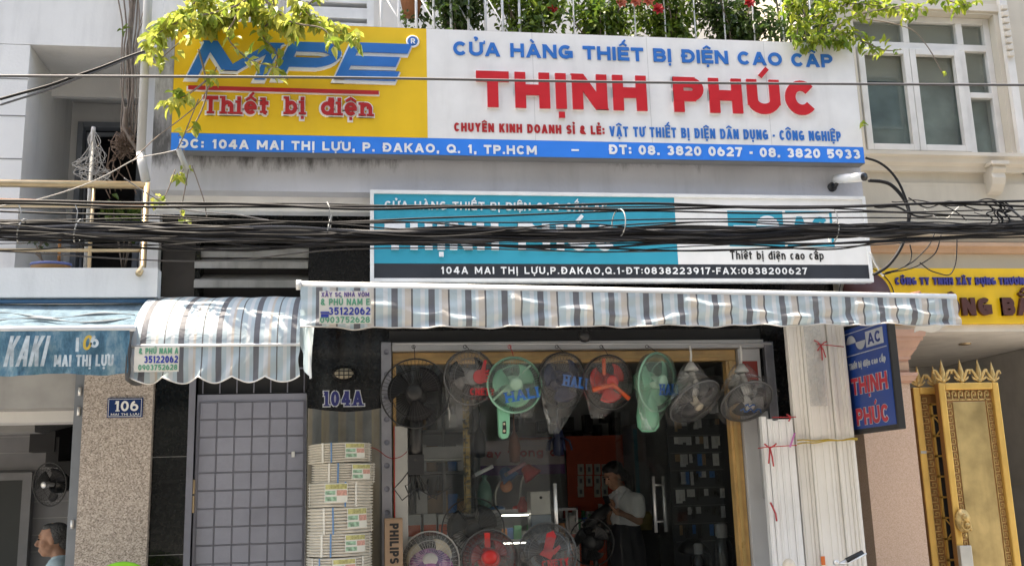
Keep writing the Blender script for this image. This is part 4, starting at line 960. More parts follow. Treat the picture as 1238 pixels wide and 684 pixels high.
m_bl2 = bpy.data.materials.new('faded_blue_tarp'); m_bl2.use_nodes = True; cloth_mat(m_bl2, (.09,.125,.15), (.13,.195,.245), (.19,.265,.31))
ba = thing('cloth_awning', 'faded blue cloth awning with worn white letters at the left edge', 'awning', (-2.2, -1.2, 2.27))
bxr = -1.40; bxl = -3.4
def bval(u, v):
    x = bxl+(bxr-bxl)*u
    return Vector((x+.004*math.sin(v*9), -1.2-.016*math.sin(x*19+v*2)*v-.01*math.sin(x*47-v*5)*v, 2.53+(2.268-2.53)*v+.008*math.sin(x*13)*v))
mb = MB(); mb.grid(bval, 120, 12); mb.build('valance', m_bl, ba)
pp = MB(); pp.tube([(bxl, -1.19, 2.545), (bxr+.03, -1.19, 2.545)], .018, 10); pp.build('front_pipe', m_lgrey, ba)
def btop(u, v):
    x = bxl+(bxr+.02-bxl)*u
    return Vector((x, -1.17+v*.52, 2.55+.255*v-.03*math.sin(v*math.pi)+.006*math.sin(x*9+v*5)*(1-v)+.008*math.sin(x*2.2+v*9)))
mb = MB(); mb.grid(btop, 90, 24); mb.build('canopy_cloth', m_bl2, ba)
rl_ = MB(); rl_.tube([(bxl, -.68, 2.808), (bxr+.03, -.68, 2.812)], .016, 8); rl_.build('rear_rail', M('blue_rail', (.06,.16,.30), .5), ba)
fd = MB()
for k in range(2): fd.tube([Vector((bxl+(bxr-.02-bxl)*i/40, -1.08+.12*k+.03*math.sin(i*.7+k), 2.615+.05*k+.018*math.sin(i*.5+k*2))) for i in range(41)], [.007+.005*math.sin(i*.9+k) for i in range(41)], 7)
fd.build('cloth_fold', M('grey_fold', (.17,.20,.22), .7, var=.4, scale=9), ba)
cr_ = MB(); cr_.grid(lambda u, v: Vector((bxr-.01+.045*u, -1.2+.02*math.sin(v*6)+.25*u, 2.56-.33*v-.02*math.sin(u*3))), 6, 10); cr_.build('torn_corner', M('dirty_tarp', (.12,.115,.11), .7), ba)
m_wl = M('worn_white_letter', (.45,.52,.55), .6, var=.4, scale=18)
YC = -1.232
bxk = lambda s_, xl, xr, yb, yt, mm=m_wl, t=.2, sh=0: lettering(s_, at(xl,yb,YC).x, at(xr,yb,YC).x, at(xl,yb,YC).z, at(xl,yt,YC).z-at(xl,yb,YC).z, YC, mm, ba, t=t, depth=.003, shear=sh)
bxk('KAKI', 4, 53, 443, 406, sh=.16, t=.11)
bxk('1', 91, 95, 425, 408); bxk('6', 109, 119, 420, 405); bxk('0', 99, 110, 423, 405, M('mustard_letter', (.55,.38,.06), .5), t=.17, sh=.12)
bxk('MAI THỊ LỰU', 65, 137, 443, 429, t=.17)
# ================================================================ overhead cables
m_cab = M('black_cable', (.010,.010,.011), .62, var=.3, scale=20, spec=.25)
m_cabg = M('grey_cable', (.10,.10,.105), .6, spec=.3)
m_cabl = M('pale_cable', (.48,.47,.44), .5)
m_tie = M('white_tie', (.45,.45,.43), .6, dirt=.3)
YCB = -2.5
CABLE = 'overhead cables in front of the shops'
def path(pts, Y, n=60, wob=0, seed=0, ext=True):
    """smooth curve through photo points carried on a plane of its own depth"""
    P = [at(x, y, Y) for x, y in pts]
    if ext:
        P = [P[0]+(P[0]-P[1]).normalized()*1.2]+P+[P[-1]+(P[-1]-P[-2]).normalized()*1.2] if pts[0][0] <= 2 and pts[-1][0] >= 1230 else P
    out = []; rnd = random.Random(seed)
    ph = [rnd.uniform(0, 6) for _ in range(4)]
    m = len(P)-1
    for i in range(n+1):
        t = i/n*m; k = min(int(t), m-1); f = t-k
        p0 = P[max(k-1, 0)]; p1 = P[k]; p2 = P[k+1]; p3 = P[min(k+2, m)]
        q = .5*((2*p1)+(p2-p0)*f+(2*p0-5*p1+4*p2-p3)*f*f+(3*p1-p0-3*p2+p3)*f**3)
        q = q+Vector((0, wob*math.sin(i*.23+ph[0]), wob*math.sin(i*.31+ph[1])+wob*.6*math.sin(i*.11+ph[2])))
        out.append(q)
    return out
bun = thing('cable_bundle', 'thick black bundle of strapped cables running across the whole street front', 'cables', at(619, 284, YCB), CABLE)
ctr = [(0,276),(200,281),(400,284),(620,284),(830,284),(1000,280),(1100,277),(1238,275)]
rnd = random.Random(3)
for i in range(26):
    r = rnd.choice((.008,.010,.012,.014,.017)); off = -5.8+11.6*(i%13)/12+rnd.uniform(-.8, .8); oy = rnd.uniform(-.035, .035)
    nar = [(x, y+off*(1 if x < 1020 else .55)+rnd.uniform(-2.2, 2.2)) for x, y in ctr]
    mb = MB(); mb.tube(path(nar, YCB+oy, 170, .0075, i), r, 7); mb.build('cable_strand', m_cab if i % 6 else m_cabg, bun)
for x, y in ((27,276),(95,276),(398,271),(1008,277)):
    h = 13
    tie = MB(); c = at(x, y+4, YCB); tie.tube([c+Vector((.012*math.sin(a*1.0), -.062*math.cos(a), .06*math.sin(a))) for a in [i*2*math.pi/16 for i in range(17)]], .0032, 6)
    tie.tube([c+Vector((.0,-.055,.03)), c+Vector((.004,-.05,.09)), c+Vector((-.01,-.045,.12))], .0025, 5)
    tie.build('cable_tie', m_tie, bun)
rg = MB(); c = at(748, 270, YCB-.03); rg.ring(c, (.2,.1,1) if 0 else (1,.25,0), .075, .003, 28, 6); rg.build('cable_tie', m_tie, bun)
def cable(pts, r, Y, label, mat=m_cab, wob=.002, seed=0, n=60):
    mb = MB(); mb.tube(path(pts, Y, n, wob, seed), r, 6); o = mb.build('overhead_cable', mat); return tag(o, label, 'cable', CABLE)
cable([(0,92),(400,94),(800,100),(1238,103)], .0065, -2.9, 'thin grey cable stretched across the top of the big sign', m_cabg, 0)
cable([(0,120),(60,103),(118,83),(175,62)], .008, -1.9, 'upper of two dark cables slanting up to the vine stems', m_cab, .001)
cable([(0,127),(60,108),(118,86),(175,63)], .006, -1.9, 'lower of two dark cables slanting up to the vine stems', m_cabg, .001)
UPL = 'thin black cable sagging just above the thick bundle'
for i, pts in enumerate(([(0,243),(150,245),(300,248),(450,252),(600,250),(760,245),(920,252),(1080,248),(1238,243)],
            [(0,246),(160,249),(320,251),(480,249),(640,251),(800,252),(960,250),(1100,247),(1238,250)],
            [(0,255),(180,262),(360,268),(520,264),(660,258),(800,256),(950,258),(1100,257),(1238,262)],
            [(0,266),(200,266),(400,270),(600,268),(800,266),(1000,264),(1238,266)],
            [(0,252),(200,249),(420,246),(620,253),(830,249),(1000,252),(1120,256),(1238,252)])):
    cable(pts, (.007,.007,.005,.004,.004)[i], YCB+.02*i-.05, UPL, m_cab, .004, 20+i, 110)
LOW = 'thin dark cable drooping just below the thick bundle'
for i, pts in enumerate(([(0,289),(120,296),(240,303),(330,300),(420,290),(560,293),(640,300),(720,300),(820,293),(1000,295),(1238,281)],
            [(0,287),(180,292),(300,302),(440,290),(640,297),(780,303),(930,300),(1050,291),(1238,280)],
            [(0,290),(150,291),(360,291),(600,298),(760,294),(900,297),(1010,300),(1100,288),(1238,286)],
            [(0,305),(260,315),(420,300),(600,302),(820,304),(1000,298),(1238,284)])):
    cable(pts, (.006,.005,.0045,.0035)[i], YCB+.03*i-.06, LOW, m_cab if i < 3 else m_cabg, .004, 40+i, 110)
cable([(0,241),(60,243),(130,246),(175,247)], .006, -2.3, 'rusty brown wire beside the brass balcony rail', m_rust, .001)
cable([(0,250),(35,243),(90,228),(140,205),(175,190),(215,181)], .0028, -2.1, 'pale cable rising from the bundle towards the big sign', MATS['dull_wire'] if 'dull_wire' in MATS else M('dull_wire', (.33,.32,.30), .6), .004, 4)
cable([(1046,190),(1075,205),(1095,240),(1100,262)], .008, -1.6, 'black cable curling down beside the end of the big sign', m_cab, .003, 5)
cable([(1050,218),(1078,224),(1098,252),(1093,290),(1075,320),(1056,332)], .012, -1.55, 'thick black cable looping down behind the teal sign', m_cab, .002, 6)
RL = 'thin black wire loop dangling over the yellow company sign'
cable([(1130,283),(1118,303),(1095,322),(1068,332)], .004, -1.5, RL, m_cab, .002, 7)
cable([(1138,284),(1131,305),(1112,320),(1085,328),(1066,331)], .004, -1.5, RL, m_cab, .002, 8)
cable([(1157,285),(1155,320),(1146,332),(1128,328),(1112,318)], .004, -1.5, RL, m_cab, .002, 9)
cable([(1100,296),(1102,310),(1094,322),(1070,330)], .004, -1.5, RL, m_cab, .002, 10)
cable([(1052,305),(1060,322),(1068,334)], .006, -1.5, 'pale cable end hanging beside the teal sign corner', m_cabl, .002, 11)
TW = 'tangled thin wire above the bundle in front of the cream house'
for i in range(9):
    x = 1058+i*20; y = 250+random.uniform(-12, 14); p_ = [(x, y), (x+25, y+random.uniform(-16, 16)), (x+55, y+random.uniform(-12, 12)), (x+90, 262+random.uniform(-8, 8))]
    cable(p_, random.choice((.003,.004,.006)), YCB+random.uniform(-.1, .2), TW, random.choice((m_cab, m_cab, m_cabg, m_cabl)), .006, 60+i, 40)
for i in range(9):
    y0 = 271+i*3.2; cable([(0,y0+random.uniform(-5,5)),(170,y0+random.uniform(-4,7)),(330,y0+random.uniform(-6,8)),(500,y0+random.uniform(-6,8)),(690,y0+random.uniform(-6,8)),(850,y0+random.uniform(-6,6)),(1010,278+(y0-284)*.6),(1130,276+(y0-284)*.4),(1238,275+(y0-284)*.3)], random.choice((.0022,.003,.004)), YCB-.075+random.uniform(-.02,.02), 'hair thin black wire wandering along the face of the thick bundle', m_cab, .007, 300+i, 150)
tc_ = MB()
for i in range(6):
    x = 1205+random.uniform(-12, 14); tc_.tube(path([(x-6, 243), (x+5, 250+i), (x-4, 258), (x+3, 266), (x-3, 272)], YCB-.03, 24, .006, 80+i, False), .004, 5)
tag(tc_.build('cable_knot', m_cab), 'knot of short black wires on the upper cables at the far right', 'cable')
# drop wire in front of the louvre
cable([(150,215),(210,250),(300,262),(330,268)], .004, -1.4, 'thin grey wire slanting behind the bundle over the dark louvre', m_cabg, .002, 12)

# white wire tangle on its pole, left balcony
wt = thing('wire_tangle', 'tangle of pale wires spilling from a white pole on the left balcony', 'wires', (-1.95, -.55, 3.03))
pa = at(113, 154, -.55); pb = at(106, 330, -.55)
MB().tube([Vector((pa.x, -.55, 3.03)), Vector((pa.x, -.55, pa.z))], .014, 10).build('pole', m_tie, wt)
tw = MB(); rnd = random.Random(9)
for i in range(22):
    x0 = 113+rnd.uniform(-2, 2); pts = [(x0, 156), (x0+rnd.uniform(-8, 9), 172), (x0+rnd.uniform(-18, 16), 190+rnd.uniform(-6, 6)), (x0+rnd.uniform(-24, 22), 200+rnd.uniform(-8, 12)), (x0+rnd.uniform(-20, 26), 212+rnd.uniform(-6, 10)), (x0+rnd.uniform(-6, 12), 222)]
    tw.tube(path(pts, -.55+rnd.uniform(-.05, .08), 24, .004, 100+i, False), rnd.choice((.002,.0025,.0035)), 5)
tw.build('wire_coil', M('dull_wire', (.33,.32,.30), .6), wt)
dw = MB()
for i in range(10):
    x0 = 120+rnd.uniform(-2, 30); pts = [(x0, 170+rnd.uniform(-5, 30)), (x0+rnd.uniform(-12, 14), 200), (x0+rnd.uniform(-18, 18), 232+rnd.uniform(-10, 10))]
    dw.tube(path(pts, -.4+rnd.uniform(-.1, .1), 14, .004, 130+i, False), .004, 5)
dw.build('dry_twig', M('dry_twig', (.16,.11,.08), .9), wt)

# ================================================================ left balcony furnishings
ra = thing('balcony_railing', 'brass tube railing on the left balcony beside the wire tangle', 'railing', (-2.4, -.66, 3.03))
yr = -.66; zt, zm, zl = at(170,224,yr).z, at(170,251,yr).z, at(170,303,yr).z; xe = at(176,250,yr).x
MB().tube([(-6, yr, zt), (xe, yr, zt)], .026, 12).build('top_rail', m_brass, ra)
MB().tube([(-6, yr, zm), (xe, yr, zm)], .012, 8).build('middle_rail', m_brass, ra)
MB().tube([(-6, yr, zl), (xe, yr, zl)], .012, 8).build('lower_rail', m_brass, ra)
mb = MB(); mb.tube([(xe, yr, zt+.02), (xe, yr, 3.05), (xe-.005, yr-.09, 2.98)], .022, 12); mb.build('end_post', m_brass, ra)
for x in (at(110,280,yr).x, at(-60,280,yr).x): MB().tube([(x, yr, zt), (x, yr, 3.02)], .013, 8).build('baluster', m_brass, ra)
po = thing('plant_pot', 'oval brown basin with a blue rim holding a wilted plant on the left balcony', 'plant pot', (-2.2, -.35, 3.03))
SQ = Matrix.Translation((0,-.42,0)) @ Matrix.Diagonal((1,.6,1,1)) @ Matrix.Translation((0,.42,0))
a = at(24, 330, -.62); b = at(75, 330, -.62); cx = (a.x+b.x)/2; rr = (b.x-a.x)/2; z0 = 3.026
MB().lathe([(.001,0),(rr*.86,0),(rr*.97,.06),(rr,.085),(rr*.93,.086),(rr*.86,.03),(.001,.03)], (cx, -.42, z0), Vector((0,0,1)), 32).xf(SQ).build('basin', M('brown_basin', (.25,.13,.04), .4), po)
MB().ring((cx, -.42, z0+.087), (0,0,1), rr*.97, .010, 32, 6).xf(SQ).build('basin_rim', M('blue_rim', (.1,.14,.35), .4), po)
MB().lathe([(.001,.07),(rr*.9,.07)], (cx, -.42, z0), Vector((0,0,1)), 24).xf(SQ).build('soil', MATS['soil'], po)
sk_ = MB(); sk_.tube([(cx+.05, -.42, z0+.06), (cx+.045, -.42, z0+.36)], .011, 8); sk_.build('stake', M('wood_stake', (.36,.17,.06), .7), po)

m_leaf_y = M_leaf('yellow_green_leaf', (.18,.27,.03), (.58,.57,.13), .5)
m_leaf_g = M_leaf('mid_green_leaf', (.05,.11,.015), (.17,.24,.03), .4)
m_leaf_d = M_leaf('dark_green_leaf', (.02,.05,.01), (.07,.12,.02), .35)
m_stem = M('vine_stem', (.21,.17,.14), .9, var=.3, scale=20)
def leaf(mb, c, d, n, L, wd):
    d = d.normalized(); n = (n-d*n.dot(d)); n = n.normalized() if n.length > 1e-4 else Vector((0,-1,0)); s_ = d.cross(n)
    cup = n*wd*.35
    mb.add([c, c+d*L*.3+s_*wd*.5+cup, c+d*L*.68+s_*wd*.36+cup*.6, c+d*L-n*L*.12, c+d*L*.68-s_*wd*.36+cup*.6, c+d*L*.3-s_*wd*.5+cup, c+d*L*.5],
           [(0,1,2,6),(6,2,3),(0,6,4,5),(6,3,4)])
def rv3(r): return Vector((r.gauss(0,1), r.gauss(0,1), r.gauss(0,1))).normalized()
def leaf_clump(mb, c, rad, n, L, r, droop=.5, flat=1):
    for _ in range(n):
        o = rv3(r); o.x *= rad[0]; o.y *= rad[1]; o.z *= rad[2]; o *= r.random()**.5
        d = rv3(r)+Vector((0,0,-droop)); leaf(mb, c+o, d, rv3(r)*.6+Vector((0,-.3,.8)), L*r.uniform(.6, 1.25), L*r.uniform(.42, .6))
# wilted shoot in the basin and a pot plant in the doorway
mb = MB(); r = random.Random(5); mb2 = MB()
for k in range(4):
    t = [Vector((cx-.05+.02*k, -.42, z0+.06)), Vector((cx-.07-.01*k, -.43, z0+.16)), Vector((cx-.10+.03*k, -.44, z0+.22+.04*k))]; mb2.tube(t, .005, 5)
    leaf_clump(mb, t[2], (.04,.04,.05), 7, .05, r)
mb2.build('stem', m_stem, po); mb.build('foliage', m_leaf_d, po)
pq = thing('potted_plant', 'grey pot with a leafy plant inside the dark balcony doorway', 'plant', (-1.68, .1, 2.95))
c = at(149, 331, .1); c.z = 2.952
MB().lathe([(.001,0),(.07,0),(.095,.22),(.10,.23),(.085,.235),(.08,.2),(.001,.2)], c, Vector((0,0,1)), 24).build('pot', M('grey_pot', (.16,.16,.15), .8, dirt=.3), pq)
mb = MB(); mb2 = MB()
for k in range(6):
    tip = c+Vector((r.uniform(-.12,.12), r.uniform(-.1,.1), .55+r.uniform(0,.2))); mb2.tube([c+Vector((0,0,.2)), (c+tip)/2+Vector((0,0,.12)), tip], .006, 5); leaf_clump(mb, tip, (.09,.09,.14), 26, .08, r)
mb2.build('stem', m_stem, pq); mb.build('foliage', m_leaf_g, pq)
# dry climbing stems
dv = thing('dry_vine', 'bare brown vine stems climbing the white wall beside the drain pipe', 'vine', (-1.62, -.35, 3.5))
mb = MB(); r = random.Random(8)
for k in range(10):
    x = 151+k*1.9+r.uniform(-2, 2); top = r.choice((0, -20, -40)); pts = [(x+r.uniform(-6, 8)+(x-158)*1.2, top-10), (x+r.uniform(-4, 4)+(x-158)*.5, 25), (x+r.uniform(-3, 3), 60), (x+r.uniform(-5, 3), 105), (x+r.uniform(-6, 2), 150), (x+r.uniform(-8, 6), 182+r.uniform(-10, 12))]
    mb.tube(path(pts, -.36+r.uniform(-.04, .03), 30, .006, 200+k, False), r.choice((.004,.006,.009)), 5)
mb.tube(path([(152,130),(150,155),(163,178),(176,200)], -.4, 20, .002, 3, False), .012, 7)
mb.build('stem', m_stem, dv)
lf_ = MB(); leaf_clump(lf_, at(151, 35, -.4), (.03,.03,.02), 5, .06, r); lf_.build('foliage', m_leaf_g, dv)
nest = MB()
for k in range(60):
    c = at(150+r.gauss(0, 6), 176+r.gauss(0, 5), -.38); d = rv3(r)*.06; nest.tube([c-d, c+d+rv3(r)*.01, c+d*1.6], .0035, 4)
nest.build('twig', MATS['dry_twig'], dv)

# leafy branches hanging over the yellow sign
vn = thing('leafy_creeper', 'sunlit yellow green creeper hanging over the left part of the big sign', 'plant', (-.6, -1.0, 4.8))
mb = MB(); st = MB(); r = random.Random(21)
branches = [([(330,-30),(290,5),(240,20),(200,35),(175,58)], 1), ([(300,-20),(270,15),(235,35),(195,70)], .7), ([(330,-20),(330,20),(315,40),(335,66),(330,92)], .3), ([(350,-20),(370,15),(395,30),(430,45)], .9),
            ([(300,-25),(285,20),(275,45),(300,72),(335,82)], .22), ([(250,-20),(225,15),(195,30)], 1), ([(400,-20),(370,10),(355,35)], .6), ([(320,0),(350,25),(390,35),(405,58)], .6), ([(240,60),(250,110),(235,150),(215,165)], .2), ([(280,-20),(300,5),(330,22),(355,32)], 1.1),
            ([(205,20),(185,55),(183,78)], .6), ([(260,90),(225,115),(205,122)], .5), ([(230,-10),(260,10),(300,15)], 1), ([(330,-12),(290,12),(262,24),(238,34)], 1.1)]
for k, (pts, dens) in enumerate(branches):
    Y = -1.0+r.uniform(-.22, .12); P = path(pts, Y, 26, .004, 300+k, False); st.tube(P, [.008-.005*i/26 for i in range(27)], 5)
    for i, p_ in enumerate(P):
        if r.random() < dens*.95:
            leaf_clump(mb, p_, (.055,.08,.055), int(2+5*dens*r.random()+1), .088, r, .9)
st.tube(path([(262,80),(240,125),(185,170),(160,195)], -.95, 20, .004, 1, False), .004, 5); st.tube(path([(240,120),(222,165),(212,185)], -.95, 12, .003, 2, False), .004, 5)
st.build('stem', m_stem, vn); mb.build('foliage', m_leaf_y, vn)
# small twig growing below the sign edge
tg = thing('small_creeper', 'small leafy twig and cut pipe hanging below the left corner of the big sign', 'plant', (-1.2, -.85, 3.5))
mb = MB(); st = MB()
for k, (pts, n) in enumerate((([(222,180),(224,200),(216,212)], 8), ([(212,205),(200,236),(190,240)], 9), ([(228,205),(220,250),(218,262)], 5), ([(232,200),(246,240),(250,262)], 0))):
    P = path(pts, -.86-.03*k, 14, .003, 400+k, False); st.tube(P, .004, 5)
    if n: leaf_clump(mb, P[-1], (.06,.04,.04), n, .075, r, .6); leaf_clump(mb, P[8], (.04,.03,.03), n//2, .06, r, .6)
st.build('stem', m_stem, tg); mb.build('foliage', m_leaf_y, tg)
cp_ = MB(); a = at(216,181,-.95); cp_.tube([a, a+Vector((.05,.10,-.13))], .019, 12); cp_.build('cut_pipe', m_tie, tg)

# potted shrubs behind the sign's top edge
GRP = 'shrubs along the balcony planter behind the big sign'
m_flr = M('red_petal', (.62,.05,.06), .5); m_flp = M('coral_petal', (.75,.25,.17), .5)
shr = [(560, 60, m_leaf_d, 'dark shrub at the left end of the balcony planter beside the white bars', 0), (630, 85, m_leaf_g, 'shrub with a single red blossom on the balcony planter', 1), (722, 85, m_leaf_g, 'shrub with coral blossoms above the middle of the big sign', 3), (805, 75, m_leaf_g, 'dense yellow tinted shrub without flowers above the word cap on the big sign', 0), (890, 80, m_leaf_d, 'dark shrub with thin stalks right of the middle of the balcony planter', 1)]
shr[3] = (805, 75, m_leaf_g, 'mid green shrub with one red blossom at its left edge on the balcony planter', 1)
for k, (x, wd, mm, lab, nf) in enumerate(shr):
    c = at(x, 30, -.36); c.z = 4.71; t = thing('flowering_shrub', lab, 'plant', c, GRP); mb = MB(); st = MB(); fl = MB(); rad = wd*.5*.0062
    for q in range(16):
        tip = c+Vector((r.uniform(-rad, rad)*1.15, r.uniform(-.26, .16), r.uniform(.08, .85))); mid = (c+tip)/2+Vector((r.uniform(-.05,.05), 0, .08)); st.tube([c+Vector((r.uniform(-rad,rad)*.5,0,0)), mid, tip], [.009,.006,.003], 5)
        leaf_clump(mb, tip, (.14,.12,.14), 58, .068, r, .3); leaf_clump(mb, mid, (.15,.12,.14), 46, .062, r, .3)
    st.build('stem', m_stem, t); mb.build('foliage', mm, t)
    for q in range(nf):
        fx, fy = {1: [(667,12)], 2: [(750,4),(768,3),(783,2)], 3: [(795,12)], 4: [(905,4)]}[k][q]; f_ = MB(); cc = at(fx, fy, -.56)
        for z in range(7): leaf(f_, cc, Vector((math.cos(z*.9), -.5, math.sin(z*.9))), Vector((0,-1,.2)), .055, .05)
        for z in range(5): leaf(f_, cc, Vector((math.cos(z*1.25+.4), -1.3, math.sin(z*1.25+.4))), Vector((0,-1,.2)), .045, .04)
        f_.build('flower', m_flr if k != 2 else m_flp, t)
cable([(424,536),(452,541),(468,552),(482,553),(492,545)], .0035, -.2, 'thin red cord running from the coil stack to the shutter rail', M('red_cord', (.3,.03,.03), .6), .002, 15)
bt = thing('flowering_shrub', 'shaded shrub in a brown hanging pot behind the white balcony bars', 'plant', at(500, 20, -.3), GRP)
mb = MB(); leaf_clump(mb, at(505, 20, -.25), (.16,.1,.2), 110, .06, r, .5); mb.build('foliage', m_leaf_d, bt)
c = at(497, 8, -.28); MB().lathe([(.001,-.08),(.06,-.08),(.085,.06),(.09,.065),(.08,.07),(.001,.06)], c, Vector((0,0,1)), 20).build('pot', M('terracotta', (.27,.11,.05), .8), bt)
# creeper at the right end
cr = thing('leafy_creeper', 'bright green creeper trailing over the right corner of the big sign onto the window', 'plant', (3.5, -.75, 4.7))
mb = MB(); st = MB(); r = random.Random(33)
for k, (pts, dens) in enumerate([([(960,60),(965,20),(950,-20)], .6), ([(985,55),(1000,20),(1030,5),(1075,8)], .9), ([(1000,40),(1040,18),(1100,5),(1110,10)], .8), ([(960,40),(1000,10),(1040,-20)], 1.2), ([(1010,45),(1030,40),(1048,55)], .6), ([(1030,-10),(1080,12),(1095,20)], .6), ([(1120,-10),(1160,5),(1175,3)], .5), ([(950,10),(985,-10),(1040,-15)], 1.3), ([(975,52),(1000,48),(1025,50)], .9), ([(1040,50),(1066,60),(1090,60)], .35)]):
    P = path(pts, -.92+r.uniform(-.15, .15), 24, .004, 500+k, False); st.tube(P, [.007-.004*i/24 for i in range(25)], 5)
    for p_ in P:
        if r.random() < dens: leaf_clump(mb, p_, (.06,.08,.06), int(2+4*dens), .07, r, .6)
st.tube(path([(1030,20),(1095,33),(1120,55),(1140,90)], -.7, 24, .002, 1, False), .004, 5)
leaf_clump(mb, at(1140, 88, -.7), (.02,.02,.02), 4, .05, r); leaf_clump(mb, at(1045, 150, -.9), (.03,.03,.04), 5, .05, r)
st.build('stem', m_stem, cr); mb.build('foliage', M_leaf('lime_leaf', (.12,.22,.02), (.40,.45,.06), .5), cr)
cb_ = thing('bare_shrub', 'dark leafy shrub with thin trunks behind the right corner of the big sign', 'plant', at(975, 40, -.3), GRP)
mb = MB(); st = MB()
for k in range(7):
    x = 945+k*9; P = path([(x, 70), (x+r.uniform(-8, 8), 30), (x+r.uniform(-14, 14), -25)], -.3+r.uniform(-.1, .1), 14, .004, 600+k, False); st.tube(P, .009, 5)
    for p_ in P[4:]: leaf_clump(mb, p_, (.10,.09,.10), 8, .065, r)
st.build('stem', m_stem, cb_); mb.build('foliage', m_leaf_d, cb_)
# ================================================================ hanging and standing fans
m_bag = M_glass('clear_bag', (.94,.94,.94), .04, .05, .018, (.55,.55,.55), wr=.9)
m_bag2 = M_glass('thick_clear_bag', (.92,.92,.92), .05, .06, .035, (.5,.5,.5), wr=.9)
m_gnwire = M('mint_wire', (.24,.48,.36), .4); m_gnplast = M('mint_plastic', (.17,.44,.29), .4, var=.1); m_gnlight = M('pale_mint_plastic', (.38,.60,.46), .35)
m_bkwire = M('black_wire', (.02,.02,.022), .35); m_gywire = M('grey_wire', (.13,.13,.135), .45); m_navyp = M('navy_plastic', (.012,.018,.06), .35)
m_redp = M('red_plastic', (.5,.015,.012), .35); m_orp = M('orange_red_plastic', (.55,.09,.03), .35); m_whp = M('grey_white_plastic', (.5,.49,.46), .4); m_dkblade = M('smoke_blade', (.014,.014,.016), .5, spec=.2)
m_hali = M('blue_brand_print', (.01,.12,.42), .4); m_bei = M('beige_plastic', (.5,.44,.33), .4); m_string = M('red_string', (.5,.04,.04), .7); m_rope = M('white_rope', (.6,.58,.55), .8)
HANG = 'fans hanging in a row under the awning'
def fan(name, label, c, R, N, wire, bladem, hubm, group, nb=3, hubr=.06, bag=None, tail=None, tailw=.05, motor=None, motorlen=.13, nw=44, depth=.06, bladeR=.82, ringr=.006, hook=None, hookm=m_bkwire, front=True, wr=.0011):
    c = Vector(c); N = Vector(N).normalized(); U = Vector((0,0,1)).cross(N).normalized(); V = N.cross(U)
    t = thing(name, label, 'fan', c, group)
    def pos(u, v, n): return c+U*u+V*v+N*n
    g = MB(); g.ring(c, N, R, ringr, 44, 6)
    for s_ in ((1, -1) if front else (-1,)):
        for k in range(nw):
            a = 2*math.pi*k/nw; d = U*math.cos(a)+V*math.sin(a)
            g.tube([c+d*hubr*.8+N*depth*s_*1.0, c+d*R*.55+N*depth*s_*.95, c+d*R*.85+N*depth*s_*.6, c+d*R], wr, 3, False)
        g.ring(c+N*depth*s_*.8, N, R*.7, .0018, 36, 4)
        g.ring(c+N*depth*s_, N, hubr*.9, .0025, 24, 4)
    g.build('guard', wire, t)
    for k in range(nb):
        a0 = 2*math.pi*k/nb+.5; b = MB(); span = 2*math.pi/nb*.62
        def bf(u, v):
            a = a0+(u-.5)*span*(.55+.45*v)*1.0+.25*v; rr = hubr*.7+(R*bladeR-hubr*.7)*v*(1-.10*(2*u-1)**2)
            return pos(rr*math.cos(a), rr*math.sin(a), -.012+.05*(u-.5))
        b.grid(bf, 8, 6); b.build('blade', bladem, t, solid=.003)
    h = MB(); h.lathe([(.001, depth+.012), (hubr*.7, depth+.010), (hubr, depth-.004), (hubr*.95, depth-.012)], c, N, 24); h.lathe([(hubr*.8, -.03), (hubr*.75, .02), (hubr*.5, .035), (.001, .04)], c, N, 20)
    h.build('hub', hubm, t)
    mo = MB(); mo.lathe([(.03, -depth*.6), (.075, -depth*.9), (.08, -depth-motorlen*.5), (.065, -depth-motorlen*.9), (.001, -depth-motorlen)], c, N, 20); mo.build('motor_housing', motor or hubm, t)
    if hook:
        hk = MB(); hp = Vector(hook); hk.tube([hp, hp*.5+pos(0, R, 0)*.5+Vector((.003,0,0)), pos(0, R, 0)], .003, 6); hk.ring(hp-Vector((0,0,.012)), (0,1,0), .012, .0025, 14, 5); hk.build('hanger', hookm, t)
    if bag:
        bg_ = MB(); tl = Vector(tail) if tail else None; rnd = random.Random(name+label); ph = [rnd.uniform(0, 6) for _ in range(6)]
        if tl is None:
            bg_.lathe([(.001, depth+.035), (R*.5, depth+.03), (R*.85, depth*.75), (R*1.03, .0), (R*.9, -depth*.7), (R*.5, -depth-.08), (.10, -depth-.14)], c, N, 44)
        else:
            tu = (tl-c).dot(U); tv = (tl-c).dot(V); tn = (tl-c).dot(N); n_ = 30; vs = []; fs = []; seg = 28
            for i in range(n_+1):
                q = i/n_; v = R*1.03+(tv-R*1.03)*q
                cx = 0; wdt = math.sqrt(max(0, (R*1.03)**2-v*v)) if v > -R*.35 else None
                if wdt is None:
                    f_ = (v+R*.35)/(tv+R*.35); w0 = math.sqrt((R*1.03)**2-(R*.35)**2); wdt = w0*(1-f_)+tailw*f_; cx = tu*f_**1.1
                    dp = (depth+.03)*(1-f_)+.025*f_; cn = tn*f_
                else: dp = (depth+.035)*min(1, .3+wdt/R); cn = 0
                for k in range(seg):
                    a = 2*math.pi*k/seg; ww = 1+.03*math.sin(a*5+q*9+ph[0])+.025*math.sin(a*9-q*16+ph[1])*(q > .5)
                    vs.append(pos(cx+wdt*math.cos(a)*ww, v, cn+dp*math.sin(a)*ww-.02*(1-abs(math.sin(a)))))
            for i in range(n_):
                for k in range(seg):
                    k2 = (k+1) % seg; fs.append((i*seg+k, i*seg+k2, (i+1)*seg+k2, (i+1)*seg+k))
            bg_.add(vs, fs, True)
        bg_.build('plastic_bag', bag, t)
    return t, c, U, V, N, pos
